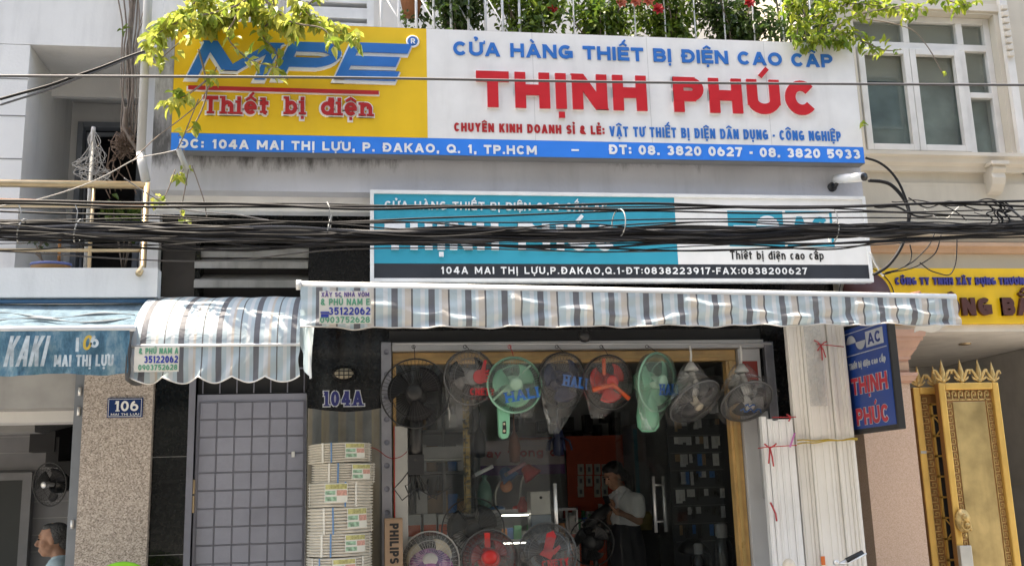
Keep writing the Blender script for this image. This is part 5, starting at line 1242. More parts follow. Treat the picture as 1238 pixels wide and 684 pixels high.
def fan_text(tp, s, u0, u1, v, cap, n, mat, rot=0, t=.22, serif=0, shear=0):
    T, c, U, V, N, pos = tp; ca, sa = math.cos(rot), math.sin(rot); U2 = U*ca+V*sa; V2 = V*ca-U*sa
    return lettering(s, u0, u1, v, cap, 0, mat, T, t=t, depth=.002, serif=serif, shear=shear, frame=(c+N*n, U2, V2, N), name='printed_word')
YH = -.30
hk = lambda x, y=417: at(x, y, YH)
PXM = 1220/7.3
# 1 black fan without bag
f1 = fan('hanging_fan', 'black unwrapped fan with wide thin guard at the left end of the hanging row', at(502, 475, YH), .245, (-.15,-1,0), m_bkwire, m_dkblade, m_black, HANG, nb=3, hook=hk(500), nw=52)
b = MB(); q = f1[5]; b.tube([q(0,-.05,-.1), q(.0,-.25,-.09), q(-.01,-.48,-.05)], [.05,.04,.055], 12); b.obox(q(-.005,-.50,-.04), Vector((1,0,0)), Vector((0,1,0)), Vector((0,0,1)), .055, .04, .07); b.build('neck', m_black, f1[0])
b = MB(); rr_ = random.Random(2)
for k in range(5): b.tube([q(-.02,-.5,-.02), q(-.10+.05*k,-.60-.03*k,-.03), q(-.16+.08*k,-.66+.02*k,-.03), q(-.10+.06*k,-.74,-.02), q(.25 if k == 3 else .0,-.66,-.02)], .005, 5)
b.build('power_cord', m_bkwire, f1[0])
# 2 clear bag with red hand emblem
f2 = fan('hanging_fan', 'bagged grey fan with a red hand emblem between the black fan and the mint fan', at(568, 456, YH), .195, (.28,-1,-.05), m_gywire, m_dkblade, m_grey, HANG, bag=m_bag, tail=at(549, 516, YH), tailw=.03, hook=hk(562), nw=36)
m_card = M('card_red', (.42,.012,.02), .5)
e_ = MB(); T, c, U, V, N, pos = f2
def blob(pts, n=.075): e_.add([pos(a, b, n+.003) for a, b in pts]+[pos(a, b, n) for a, b in pts], [tuple(range(len(pts)))]+[(i, i+len(pts), (i+1) % len(pts)+len(pts), (i+1) % len(pts)) for i in range(len(pts))])
blob([(.045+.05*math.cos(a), -.0+.05*math.sin(a)) for a in [i*2*math.pi/20 for i in range(20)]])
blob([(.05,.03),(.085,.02),(.10,.12),(.08,.12)])
for k in range(4): blob([(.06,-.045+.022*k),(.115,-.035+.024*k),(.118,-.020+.024*k),(.06,-.028+.022*k)], .077)
e_.build('hand_emblem', m_card, T)
fan_text(f2, 'CNETY', -.03, .16, -.13, .05, .078, m_card, serif=.4); fan_text(f2, '- - - - - -', -.02, .15, -.165, .02, .078, m_card)
# 3 mint fan
f3 = fan('hanging_fan', 'mint green fan with a long mint handle and blue lettering facing the street', at(622, 465, YH-.03), .197, (.05,-1,-.02), m_gnwire, m_gnplast, m_gnlight, HANG, bag=m_bag, tail=at(633, 505, YH), tailw=.06, hook=hk(616), hookm=m_string, nw=60, ringr=.009, hubr=.05)
q = f3[5]; b = MB()
prof = [(-.062,-.15),(.03,-.15),(.022,-.34),(.01,-.375),(-.03,-.385),(-.055,-.36)]
b.add([q(x-.06, v, -.02) for x, v in prof]+[q(x-.06, v, -.075) for x, v in prof], [tuple(range(6)), tuple(range(11, 5, -1))]+[(i, i+6, (i+1) % 6+6, (i+1) % 6) for i in range(6)])
hd_ = b.build('handle', m_gnplast, f3[0], bevel=.012)
b = MB(); w_ = [(-.095,-.26),(-.072,-.255),(-.068,-.30),(-.07,-.345),(-.098,-.345)]; b.add([q(x+.005, v, -.0185) for x, v in w_]+[q(x+.005, v, -.025) for x, v in w_], [tuple(range(5))]); b.build('switch_recess', m_black, hd_)
b = MB(); b.ball(q(-.080,-.275,-.016), .009, 10, 6); b.ball(q(-.080,-.325,-.016), .010, 10, 6); b.build('push_button', m_bei, hd_)
b = MB(); b.obox(q(-.02,.015,-.0), (f3[2]*.75+f3[3]*.66).normalized(), (f3[3]*.75-f3[2]*.66).normalized(), f3[4], .19, .006, .004); b.build('guard_brace', m_gnlight, f3[0])
fan_text(f3, 'HALI', -.10, .145, -.12, .075, .078, m_hali, rot=.16, serif=.5)
# 4 navy fan
f4 = fan('hanging_fan', 'bagged navy blue fan with blue lettering on its left side of the red bladed fan', at(681, 459, YH), .20, (.38,-1,-.08), m_bkwire, m_navyp, m_navyp, HANG, bag=m_bag, tail=at(671, 524, YH), tailw=.035, hook=hk(673), nw=40)
f4[0]['label'] = 'bagged navy blue fan with blue lettering right of the long handled mint fan'
fan_text(f4, 'HALI', -.05, .155, -.05, .08, .08, m_hali, serif=.5, rot=-.12)
# 5 red bladed fan
f5 = fan('hanging_fan', 'bagged black fan with bright red blades in the middle of the hanging row', at(736, 462, YH), .20, (.22,-1,-.05), m_bkwire, m_redp, m_redp, HANG, bag=m_bag, tail=at(724, 505, YH), tailw=.05, hook=hk(727), nw=40, bladeR=.75, hubr=.055)
b = MB(); q = f5[5]; b.tube([q(-.06,.05,.05), q(-.06,.17,.05)], .015, 8); b.tube([q(-.16,-.06,.06), q(.0,-.02,.065), q(.13,-.12,.06)], .018, 8); b.build('orange_grip', m_orp, f5[0])
# 6 tilted mint fan
f6 = fan('hanging_fan', 'mint green fan turned sideways with a rounded mint base and blue lettering', at(794, 462, YH), .215, (.75,-1,-.15), m_gnwire, m_gnplast, m_gnlight, HANG, bag=m_bag, tail=at(785, 520, YH-.05), tailw=.06, hook=hk(782), nw=56, ringr=.009, motor=m_gnplast)
q = f6[5]; b = MB()
b.lathe([(.001, -.37), (.05, -.365), (.08, -.33), (.085, -.25), (.06, -.10), (.04, -.04)], f6[1]-f6[4]*.10, Vector((0,0,1)), 24); b.build('base', m_gnplast, f6[0])
fan_text(f6, 'HALI', -.07, .15, -.09, .08, .08, m_hali, serif=.5, rot=.05)
# 7, 8 ceiling type fans seen from below
def orbit(label, c, R, N, top, hook, word):
    tp = fan('ceiling_fan', label, c, R, N, m_gywire, m_dkblade, m_bei if word is None else m_whp, 'grey oscillating ceiling fans', hubr=.04, nw=56, bag=m_bag2, hook=None, motor=m_whp, ringr=.007)
    T, c, U, V, Nn, q = tp; top = Vector(top)
    b = MB(); b.lathe([(.001,.0),(.02,0),(.05,-.045),(.055,-.06),(.04,-.065),(.001,-.065)], top, Vector((0,0,1)), 24); b.build('ceiling_canopy', m_whp, T)
    b = MB(); m_ = c-Nn*.12; b.tube([top-Vector((0,0,.07)), top-Vector((-.03,-.01,.16)), m_+Vector((.09,0,.04)), m_], [.022,.028,.03,.04], 10); b.tube([top-Vector((.03,0,.08)), top-Vector((.07,-.02,.15)), m_+Vector((-.07,0,.03))], [.02,.03,.03], 10); b.build('yoke', m_whp, T)
    b = MB(); b.tube([hook, (Vector(hook)+top)/2+Vector((.006,0,0)), top], .009, 8); b.build('rope', m_rope, T)
    # bag gathered up over the yoke
    g = MB(); n_ = 12; vs = []; fs = []; seg = 28
    for i in range(n_+1):
        f_ = i/n_; cc = c*(1-f_)+top*f_; rr2 = (R*1.02)*(1-f_)**.8+.045
        for k in range(seg):
            a = 2*math.pi*k/seg; d = (U*math.cos(a)+V*math.sin(a))*(1-f_)+Vector((math.cos(a)*U.x, math.sin(a)*.6, 0))*f_
            vs.append(cc+d*rr2*(1+.035*math.sin(a*6+f_*8)))
    for i in range(n_):
        for k in range(seg): k2 = (k+1) % seg; fs.append((i*seg+k, i*seg+k2, (i+1)*seg+k2, (i+1)*seg+k))
    g.add(vs, fs, True); g.build('plastic_bag', m_bag, T)
    return tp
f7 = orbit('grey ceiling fan tilted downwards with a beige hub and no script', at(840, 485, YH), .21, (.38,-.62,-.85), at(835, 438, YH), hk(834, 418), None)
f8 = orbit('grey ceiling fan with blue script on its guard beside the white post', at(903, 485, YH), .20, (.1,-.62,-.72), at(896, 440, YH), hk(895, 418), 'script')
b = MB(); q = f8[5]; pts = [q(-.08+.02*i, -.02+.022*math.sin(i*1.9), .075) for i in range(10)]; b.tube(pts, .006, 5); b.tube([q(-.06+.02*i, .03+.015*math.sin(i*2.3), .075) for i in range(5)], .006, 5); b.build('blue_script', m_hali, f8[0])
hr = MB(); hr.tube([(.22, YH, at(500,416,YH).z+.005), (3.05, YH, at(900,417,YH).z+.008)], .008, 8)
ho = hr.build('hanging_rail', m_alugrey); tag(ho, 'thin grey rail under the awning that the fans hang from', 'rail')
# ---- floor fans
FL = 'bagged stand fans on the floor of the shopfront'
def stand(tp, mat, z0=.135):
    T, c, U, V, N, q = tp; b = MB(); p_ = c-N*.12
    b.tube([p_, p_-Vector((0,0,.10)), Vector((p_.x, p_.y, z0+.05))], [.03,.022,.016], 10); b.build('pole', m_steel if mat is not m_black else m_black, T)
    b = MB(); b.lathe([(.001,0),(.19,0),(.195,.015),(.15,.03),(.04,.055),(.03,.12),(.001,.12)], (p_.x, p_.y, z0), Vector((0,0,1)), 28); b.build('base', mat, T)
g1 = fan('stand_fan', 'bagged stand fan with a purple printed lower cover beside the brown carton', at(520, 678, -.12), .205, (-.05,-1,.0), m_whp, m_bei, m_whp, FL, bag=m_bag2, nw=40); stand(g1, m_whp)
b = MB(); q = g1[5]; b.lathe([(.17,.0),(.14,.05),(.06,.075),(.001,.08)], q(0,-.08,0), g1[4], 30); b.build('printed_cover', M_speckle('purple_print', [(.3,(.10,.04,.16)),(.5,(.30,.08,.28)),(.62,(.45,.25,.40)),(.75,(.12,.06,.22))], 28, .4, 0), g1[0])
g2 = fan('stand_fan', 'bagged stand fan with a large red hub in the middle of the floor row', at(592, 675, -.12), .20, (.02,-1,.05), m_gywire, M('deep_red_blade', (.20,.012,.012), .4), m_redp, FL, bag=m_bag, nw=36, hubr=.07, bladeR=.7); stand(g2, m_redp)
b = MB(); q = g2[5]; b.ball(q(-.01, .01, .07), (.06,.04,.055)); b.obox(q(-.02,.13,.05), Vector((1,0,0)), Vector((0,1,0)), Vector((0,0,1)), .02, .01, .05); b.build('red_cap', m_redp, g2[0])
g3 = fan('stand_fan', 'bagged stand fan with red emblem lettering in front of the glass door handle', at(662, 669, -.12), .215, (.05,-1,.05), m_gywire, m_dkblade, m_dkblade, FL, bag=m_bag2, nw=44); stand(g3, m_black)
b = MB(); q = g3[5]
for pts in ([(-.03,.0),(.0,.12),(.05,.14),(.07,.10),(.03,-.01)], [(-.06,-.02),(-.01,.03),(.06,-.0),(.02,-.06)], [(.03,.0),(.09,.04),(.10,.02),(.05,-.03)]):
    b.add([q(x-.02, y+.02, .085) for x, y in pts]+[q(x-.02, y+.02, .08) for x, y in pts], [tuple(range(len(pts)))])
b.build('hand_emblem', m_card, g3[0]); fan_text(g3, 'CNETY', -.07, .13, -.09, .05, .083, m_card, serif=.4, rot=.08)
g4 = fan('stand_fan', 'large black stand fan behind the red hubbed bagged fan', at(572, 640, .45), .24, (-.1,-1,.0), m_bkwire, m_black, m_black, 'black stand fans inside the shop', nw=44, bladeR=.85); stand(g4, m_black, .152)
g5 = fan('stand_fan', 'black stand fan in front of the standing woman', at(715, 655, 1.0), .19, (-.5,-1,.0), m_bkwire, m_black, m_black, 'black stand fans inside the shop', nw=30, bladeR=.8); stand(g5, m_black, .152)

# ================================================================ conduit coils
m_coil = M('cream_conduit', (.60,.56,.49), .5, var=.14, scale=9, dirt=.3, dirtcol=(.2,.17,.14)); m_band = M('blue_band', (.10,.22,.42), .5)
m_wrap = M('clear_wrap_tape', (.62,.6,.55), .35)
lbl = [M('label_olive', (.42,.40,.16), .5, var=.4, scale=60), M('label_green', (.26,.42,.30), .5, var=.6, scale=60), M('label_red', (.56,.30,.25), .5, var=.4, scale=60), M('label_white', (.6,.6,.55), .5)]
def make_coil(h):
    R = .222; t = thing('conduit_coil', 'x', 'pipe coil', (0,0,0), 'stacked coils of cream conduit'); mb = MB(); n = 8; prof = [(.12, 0), (R-.02, 0)]
    for i in range(n):
        z0 = h*i/n
        for k in range(5): a = math.pi*k/4; prof.append((R-.024+.024*math.sin(a)**.7 if 0 < k < 4 else R-.026, z0+h/n*(k/4)))
    prof += [(R-.02, h), (.12, h)]
    mb.lathe(prof, (0,0,0), Vector((0,0,1)), 56); mb.build('conduit_loop', m_coil, t)
    def patch(a0, a1, z0, z1, rr, m, nm, pa):
        b = MB(); b.grid(lambda u, v: Vector((rr*math.sin(a0+(a1-a0)*u), -rr*math.cos(a0+(a1-a0)*u), z0+(z1-z0)*v)), 10, 1); return b.build(nm, m, pa)
    for a, mm in ((-.42, m_band), (2.2, m_band)): 
        b = MB(); b.grid(lambda u, v: Vector(((R+.002)*math.sin(a+.05*u), -(R+.002)*math.cos(a+.05*u), -.001+(h+.002)*v)), 3, 1); b.build('blue_band', mm, t)
    for a in (-.72, .95): patch(a, a+.07, 0, h, R+.0015, m_wrap, 'tape_strip', t)
    L_ = patch(.02, .72, h*.18, h*.95, R+.0025, lbl[3], 'paper_label', t)
    patch(.05, .70, h*.72, h*.92, R+.0035, lbl[0], 'label_heading', L_)
    patch(.05, .36, h*.50, h*.66, R+.0035, lbl[1], 'label_print', L_); patch(.40, .70, h*.46, h*.68, R+.0035, lbl[2], 'label_stamp', L_); patch(.05, .40, h*.24, h*.42, R+.0035, lbl[1], 'label_print', L_)
    return t
coils = [('topmost cream conduit coil of the stack, slightly left shifted', 411, 535, 559, .15), ('second cream conduit coil from the top of the stack, shifted right', 415, 559, 583, .25), ('third cream conduit coil from the top, its label left of the blue band', 412, 584, 613, -.5),
         ('fourth cream conduit coil from the top of the stack, at the middle', 412, 613, 645, .2), ('fifth cream conduit coil from the top of the stack', 411, 646, 673, .15), ('lowest visible cream conduit coil at the bottom edge of the photo', 411, 673, 700, -.2)]
proto = None; zprev = None
YCO = -.32
for i, (lab, x, y0, y1, rot) in enumerate(coils):
    z1 = at(x, y0, YCO-.2).z; z0 = at(x, y1, YCO-.2).z
    if zprev is not None: z1 = zprev
    zprev = z0
    if proto is None: proto = make_coil(.15); o = proto
    else: o = copy_tree(proto)
    o.location = (at(x, 600, YCO).x+.0, YCO, z0); o.rotation_euler = (R_(random.uniform(-1.2, 1.2)), R_(random.uniform(-1.2, 1.2)), rot); o.scale = (.98+.02*(i > 1), .98+.02*(i > 1), (z1-z0)/.15); o['label'] = lab
    if i == 2:
        for ch in o.children:
            if ch.name.startswith('blue_band'): ch.rotation_euler = (0, 0, 1.05)
k = 0
while zprev-.16 > .14:       # the rest of the stack down to the pavement, below the picture
    o = copy_tree(proto); zprev -= .165; o.location = (at(411, 600, YCO).x+random.uniform(-.01,.01), YCO, max(zprev, .132)); o.rotation_euler = (0, 0, random.uniform(-.4,.4)); o.scale = (1, 1, .165/.15); o['label'] = 'cream conduit coil low in the stack below the others'
# dull striped sheet just off the wall behind the coils
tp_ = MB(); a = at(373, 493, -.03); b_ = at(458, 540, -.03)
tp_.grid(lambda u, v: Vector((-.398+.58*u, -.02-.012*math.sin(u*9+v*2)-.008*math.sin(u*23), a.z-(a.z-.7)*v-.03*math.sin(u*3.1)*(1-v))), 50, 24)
to = tp_.build('striped_sheet', M_stripes('dull_striped_sheet', .12, [(0, (.13,.14,.14)), (.5, (.22,.19,.13)), (.62, (.19,.17,.13)), (.95, (.15,.15,.14))], trans=.05, rough=.6, dirt=.5)); tag(to, 'dull striped sheet on the black wall behind the conduit coils', 'tarp')

# ================================================================ carton beside the shutter rail
bx_ = thing('carton', 'tall brown cardboard carton with black lettering standing by the shutter rail', 'box', (.215, -.18, .13))
x0, x1 = at(465, 650, -.25).x, at(487, 650, -.25).x; zt = at(476, 626, -.25).z
m_kraft = M('brown_kraft_card', (.33,.225,.15), .8, var=.12, scale=6)
MB().box(x0, x1, -.25, -.10, .13, zt).build('carton_body', m_kraft, bx_, bevel=.004)
O = Vector((x0+.035, -.2515, zt-.035)); lettering('PHILIPS', 0, .27, 0, .062, 0, m_black, bx_, t=.24, depth=.001, frame=(O, Vector((0,0,-1)), Vector((1,0,0)), Vector((0,-1,0))))
fl = MB(); fl.box(x0, x1, -.252, -.2505, zt-.012, zt-.009); fl.build('tape_edge', M('carton_tape', (.25,.17,.1), .4), bx_)
# white board strip inside the left glass
ws = thing('white_board', 'tall narrow white board standing against the left edge of the shopfront glass', 'board', (.3, -.02, .14))
a = at(472, 515, -.03); b_ = at(485, 515, -.03); MB().box(a.x+.03, b_.x+.045, -.03, -.006, .14, a.z).build('board_sheet', m_whp, ws, bevel=.004)
e2 = MB(); e2.box(a.x+.024, a.x+.03, -.032, -.004, .14, a.z); e2.build('red_edge', m_redp, ws)

# ================================================================ cable trunking bundles
m_trunk = M('cream_trunking', (.80,.77,.72), .4, var=.05, dirt=.16, dirtcol=(.4,.35,.28)); m_trunk2 = M('white_trunking', (.80,.80,.80), .4, var=.06, dirt=.12, dirtcol=(.4,.4,.4)); m_groove = M('trunking_shadow_groove', (.40,.37,.33), .6)
def trunks(name, label, xs, ztop, zb, y, m, grp):
    t = thing(name, label, 'pipes', ((xs[0]+xs[-1])/2, y, zb), grp); rnd = random.Random(len(xs)*3+1)
    for i in range(len(xs)-1):
        x0, x1 = xs[i]+.001, xs[i+1]-.001; dy = rnd.uniform(-.016, .016); dz = rnd.uniform(-.02, .03); mb = MB(); lean = rnd.uniform(-.004, .004)
        w_ = x1-x0
        P = [(x0, y+dy), (x0+.25*w_, y+dy), (x0+.28*w_, y+dy-.004), (x1-.28*w_, y+dy-.004), (x1-.25*w_, y+dy), (x1, y+dy), (x1, y+dy+.05), (x0, y+dy+.05)]
        n = len(P); zt_ = ztop+dz
        mb.add([(a, b, zb) for a, b in P]+[(a+lean, b, zt_) for a, b in P], [tuple(range(n-1, -1, -1)), tuple(range(n, 2*n))]+[(k, (k+1) % n, (k+1) % n+n, k+n) for k in range(n)])
        mb.build('trunking_length', m, t)
    return t
rnd = random.Random(4)
def cuts(x0, x1, ws_):
    s_ = sum(ws_); out = [x0]
    for w_ in ws_: out.append(out[-1]+w_/s_*(x1-x0))
    return out
YT2 = -.42
xa, xb = at(963, 540, YT2).x, at(1034, 540, YT2).x
tb = trunks('trunking_bundle', 'tall bundle of cream cable trunking standing beside the blue projecting sign', cuts(xa, xb, [2.2,1.6,1.2,3.4,2.6,1.6,1.8,1.5,2.2,1.2,1.6]), 2.72, .132, YT2, m_trunk, 'bundles of cable trunking')
m_ysr = M('yellow_strap', (.48,.34,.04), .5); m_rtie = M('red_tie', (.5,.05,.06), .6)
z1 = at(1000, 534, YT2).z
st_ = MB()
for dz, sl in ((.015, -.005), (-.01, .03)): st_.tube([Vector((xa-.006+(xb-xa+.012)*i/12, YT2-.034-.004*math.sin(i), z1+dz+sl*i/12+.004*math.sin(i*1.3))) for i in range(13)], .0055, 6)
st_.tube([(xb+.006, YT2-.03, z1+.02), (xb+.012, YT2+.04, z1), (xb+.012, YT2+.05, z1-.05)], .0055, 6); st_.build('strap', m_ysr, tb)
st_ = MB(); a = at(988, 416, YT2-.04); e3 = at(1020, 419, YT2-.04); st_.tube([a, (a+e3)/2+Vector((0,-.006,.0)), e3], .004, 6)
for dx, dz in ((-.05,.03),(.0,-.12),(.03,-.10),(.05,.02),(-.03,-.05)): st_.tube([a+Vector((.025,-.004,-.01)), a+Vector((.025+dx*.5,-.012,dz*.5)), a+Vector((.025+dx,-.006,dz))], .005, 5)
st_.build('red_tie', m_rtie, tb)
sl_ = MB(); xs0, xs1 = at(974, 450, YT2).x, at(994, 450, YT2).x; sl_.box(xs0, xs1, YT2-.036, YT2-.03, at(985, 491, YT2).z, 2.66); sl_.build('clear_sleeve', M_glass('sleeve_plastic', (.97,.97,.97), .06, .15, .12, (.8,.8,.78), wr=.15), tb)
og = MB(); a = at(992, 672, YT2-.03); og.box(a.x, a.x+.03, YT2-.034, YT2-.03, a.z-.06, a.z); og.build('orange_tag', M('orange_tag_paper', (.7,.16,.03), .5), tb)
xa2, xb2 = at(925, 560, -.46).x, at(962, 560, -.46).x
ts = trunks('trunking_bundle', 'short bundle of white cable trunking leaning beside the white lock post', cuts(xa2, xb2, [1.2,1.3,1.4,1.8,1.6]), at(945, 506, -.46).z, .132, -.46, m_trunk2, 'bundles of cable trunking')
st_ = MB(); zc = at(935, 541, -.5).z
st_.tube([(xa2-.05, -.47, zc-.0), (xa2-.004, -.495, zc+.006), (xb2+.004, -.495, zc+.015)], .004, 6)
for dx, dz in ((-.02,-.11),(.015,-.13),(-.04,.03),(.05,.03)): st_.tube([(xa2+.03, -.497, zc), (xa2+.03+dx*.6, -.505, zc+dz*.5), (xa2+.03+dx, -.5, zc+dz)], .006, 5)
zc2 = at(935, 612, -.5).z; st_.tube([(xa2+.0, -.5, zc2+.03), (xa2+.03, -.505, zc2-.05), (xa2+.035, -.5, zc2-.1)], .007, 5); st_.build('red_tie', m_rtie, ts)
st_ = MB(); a = at(955, 540, -.5); e3 = at(961, 523, -.5); st_.tube([a, e3], .007, 6); st_.build('pink_ribbon', M('pink_ribbon_cloth', (.6,.2,.5), .6), ts)
st_ = MB(); a = at(948, 504, -.5); st_.tube([a+Vector((-.09,0,0)), a+Vector((.09,-.003,.0))], .004, 5); st_.tube([a+Vector((.02,-.003,.02)), a+Vector((.05,-.005,.0)), a+Vector((.03,-.004,-.03))], .006, 5); st_.build('red_tie', m_rtie, ts)

# ================================================================ gilded gate
m_gilt = M('gilded_frame', (.74,.46,.12), .32, metal=.35, var=.14, scale=5); m_gilt2 = M('brown_gilt', (.33,.17,.06), .45, metal=.3); m_bronze = M('brushed_bronze_panel', (.56,.41,.18), .34, metal=.6, var=.42, scale=3.5, streak=.45, dirtcol=(.22,.14,.05), bump=.12, bscale=25); m_ant = M('antique_gold', (.62,.43,.17), .38, metal=.5, var=.3, scale=30)
def keyband(mb, x0, x1, z0, z1, y, cell):
    """greek key fretwork band in little raised bars"""
    horiz = (x1-x0) > (z1-z0); L_ = (x1-x0) if horiz else (z1-z0); Wd = (z1-z0) if horiz else (x1-x0); n = max(1, int(L_/cell)); c = L_/n; t = Wd*.12
    for i in range(n):
        a = i*c
        segs = [(0,0,c,t),(0,0,t,Wd),(0,Wd-t,c*.72,Wd),(c*.72-t,Wd*.3,c*.72,Wd),(c*.34,Wd*.3,c*.72,Wd*.3+t),(c*.34,Wd*.3,c*.34+t,Wd*.62)]
        for (p0, q0, p1, q1) in segs:
            if horiz: mb.box(x0+a+p0, x0+a+p1, y-.007, y+.001, z0+q0, z0+q1)
            else: mb.box(x0+q0, x0+q1, y-.007, y+.001, z0+a+p0, z0+a+p1)
def fleur(c, s_):
    s_ *= 1.05; mb = MB(); c = Vector(c)
    mb.lathe([(.001, 1.0*s_), (.09*s_, .62*s_), (.13*s_, .42*s_), (.05*s_, .18*s_), (.10*s_, .12*s_), (.10*s_, .05*s_), (.05*s_, 0), (.05*s_, -.05)], c, Vector((0,0,1)), 10)
    for sg in (-1, 1):
        pts = [c+Vector((sg*x*s_, 0, z*s_)) for x, z in ((.03,.10),(.16,.30),(.30,.55),(.38,.56),(.42,.44),(.36,.38))]
        mb.tube(pts, [.06*s_,.075*s_,.06*s_,.05*s_,.04*s_,.02*s_], 8)
        pts = [c+Vector((sg*x*s_, .0, z*s_)) for x, z in ((.03,.08),(.18,.14),(.30,.22),(.32,.30))]; mb.tube(pts, [.05*s_,.06*s_,.045*s_,.02*s_], 8)
    return mb
def leaf_gate(label, x0, x1, y, zt, door):
    t = thing('gate_leaf', label, 'gate', ((x0+x1)/2, y, .14)); f = MB(); fw_ = .055; z0 = .16
    rectbars(f, x0, x1, z0, zt, fw_, y-.03, y+.03); fo = f.build('gate_frame', m_gilt, t, bevel=.008)
    MB().box(x0-.001, x0+.004, y-.02, y+.034, z0, zt-.004).build('frame_shade_strip', m_gilt2, fo)  # browner strip paints the shade on the frame's left side
    bk = MB(); bk.box(x0+fw_, x1-fw_, y+.004, y+.012, z0+fw_, zt-fw_); bk.build('backing_sheet', m_gilt2, t)
    kb_ = MB(); a, b_ = x0+fw_+.008, x1-fw_-.008
    if door:
        kw = .058
        keyband(kb_, a, b_, zt-fw_-.008-kw*1.3, zt-fw_-.008, y+.004, .055); keyband(kb_, a, a+kw*.75, z0+.1, zt-fw_-.09, y+.004, .055); keyband(kb_, b_-kw*.75, b_, z0+.1, zt-fw_-.09, y+.004, .055); kb_.build('key_fretwork', m_ant, t)
        p_ = MB(); p_.box(a+kw*.75+.012, b_-kw*.75-.012, y-.004, y+.003, z0+.1, zt-fw_-.095); p_.build('bronze_panel', m_bronze, t, bevel=.006)
    else:
        keyband(kb_, a, a+.06, z0+.1, zt-fw_-.01, y+.004, .055); kb_.build('key_fretwork', m_ant, t)
        q_ = MB(); xi = a+.075; q_.box(xi, xi+.016, y-.02, y+.003, z0, zt-fw_-.08); q_.box(xi, x1-fw_, y-.02, y+.003, zt-fw_-.09, zt-fw_-.075)
        for i in range(9): z = 2.0-.16*i; q_.box(xi, x1-fw_+.03, y-.02, y+.003, z, z+.014)
        for z in (1.84, 1.04): q_.tube([(xi+.02, y-.01, z), (x1-fw_+.03, y-.01, z+.16)], .006, 6); q_.tube([(xi+.02, y-.01, z+.16), (x1-fw_+.03, y-.01, z)], .006, 6)
        q_.build('lattice', m_gilt, t)
        dk_ = MB(); dk_.box(xi+.016, x1-fw_, y+.0015, y+.0035, z0+.1, zt-fw_-.09); dk_.build('gap_shade_sheet', m_dark, t)  # dark sheet puts the shade of the open lattice into colour
    return t
xg0 = 4.525; xg1 = at(1199, 470, -.02).x+.045
ga = leaf_gate('front leaf of the gilded gate with bronze panel and medallion handle', xg0, xg1, -.02, 2.255, True)
gb_ = leaf_gate('narrow rear leaf of the gilded gate with open lattice beside the pink pier', 4.375, 4.70, .10, 2.235, False)
for x in (4.585, 4.745, 4.90): fleur((x+(0), -.02, 2.255), .18).build('finial', m_ant, ga)
fleur((5.02, -.02, 2.255), .16).build('finial', m_ant, ga)
for x in (4.44, 4.58): fleur((x, .10, 2.235), .17).build('finial', m_ant, gb_)
ha = MB(); c = at(1164, 629, -.07); ha.lathe([(.001,.045),(.03,.04),(.045,.02),(.058,.012),(.062,0),(.055,-.006)], c, Vector((-.15,-1,0)), 26, squash=1.5)
ha.ball(c+Vector((0,-.035,.02)), (.03,.025,.035)); ha.ball(c+Vector((0,-.05,-.03)), (.022,.02,.02)); ha.tube([c+Vector((.035*math.cos(q), -.04, -.03+.04*math.sin(q))) for q in [i*math.pi/6 for i in range(13)]], .008, 6)
ha.ball(c+Vector((.045,-.02,-.06)), (.015,.012,.02)); ha.tube([c+Vector((-.0,-.02,-.09)), c+Vector((.0,-.02,-.13))], .010, 8); ha.build('medallion_handle', m_ant, ga)
pk = MB(); a = at(1157, 659, -.06); b_ = at(1173, 684, -.06); pk.box(a.x, b_.x+.01, -.095, -.05, a.z-.22, a.z); pk.build('lock_case', M('zinc_lock', (.55,.54,.5), .4, metal=.5), ga, bevel=.006)
lt = MB(); lt.box(4.378, 4.425, .066, .07, 1.71, 1.73); lt.build('pale_tape', m_tie, gb_)

# ================================================================ shop interior
m_orange = M('orange_red_board', (.60,.09,.035), .5, var=.12); m_ivory = M('ivory_switch', (.62,.62,.56), .4); m_tealp = M('teal_strip', (.02,.17,.22), .5)
ob = thing('display_board', 'orange red display board with rows of ivory switch plates behind the woman', 'display board', (2.5, 3.9, 1.2))
a = at(684, 527, 3.9); b_ = at(760, 620, 3.9); MB().box(a.x, b_.x, 3.9, 3.94, b_.z, a.z).build('board_panel', m_orange, ob)
c0 = MB().box(at(625,527,3.95).x, a.x-.003, 3.95, 3.98, at(625,545,3.95).z, a.z); c0.build('side_panel', m_orange, ob)
for i, x in enumerate((702, 712, 722, 731)):
    for k, y in enumerate((567, 581, 594)):
        if (i, k) == (1, 2): continue
        p_ = at(x, y, 3.9); sw_ = MB(); sw_.box(p_.x-.036, p_.x+.036, 3.885, 3.9, p_.z-.06, p_.z+.06); so2 = sw_.build('switch_plate', m_ivory, ob, bevel=.004)
        r_ = MB(); r_.box(p_.x-.014, p_.x+.014, 3.878, 3.885, p_.z-.025, p_.z+.025); r_.build('rocker', m_grey, so2)
bn = thing('paper_banner', 'pale banner with red lettering and a purple lower border inside the shop', 'banner', (1.7, 3.5, 1.7))
a = at(580, 533, 3.5); b_ = at(683, 572, 3.5); MB().box(a.x, b_.x, 3.5, 3.505, b_.z, a.z).build('banner_sheet', M('lilac_banner', (.62,.52,.52), .7), bn)
c_ = at(580, 563, 3.5); MB().box(a.x, b_.x, 3.496, 3.4995, b_.z, c_.z).build('purple_border', M('purple_border', (.20,.09,.26), .6), bn)
lettering('ay trong cu', at(588,553,3.494).x, at(682,553,3.494).x, at(588,553,3.494).z, .09, 3.494, m_card, bn, t=.22, depth=.003)
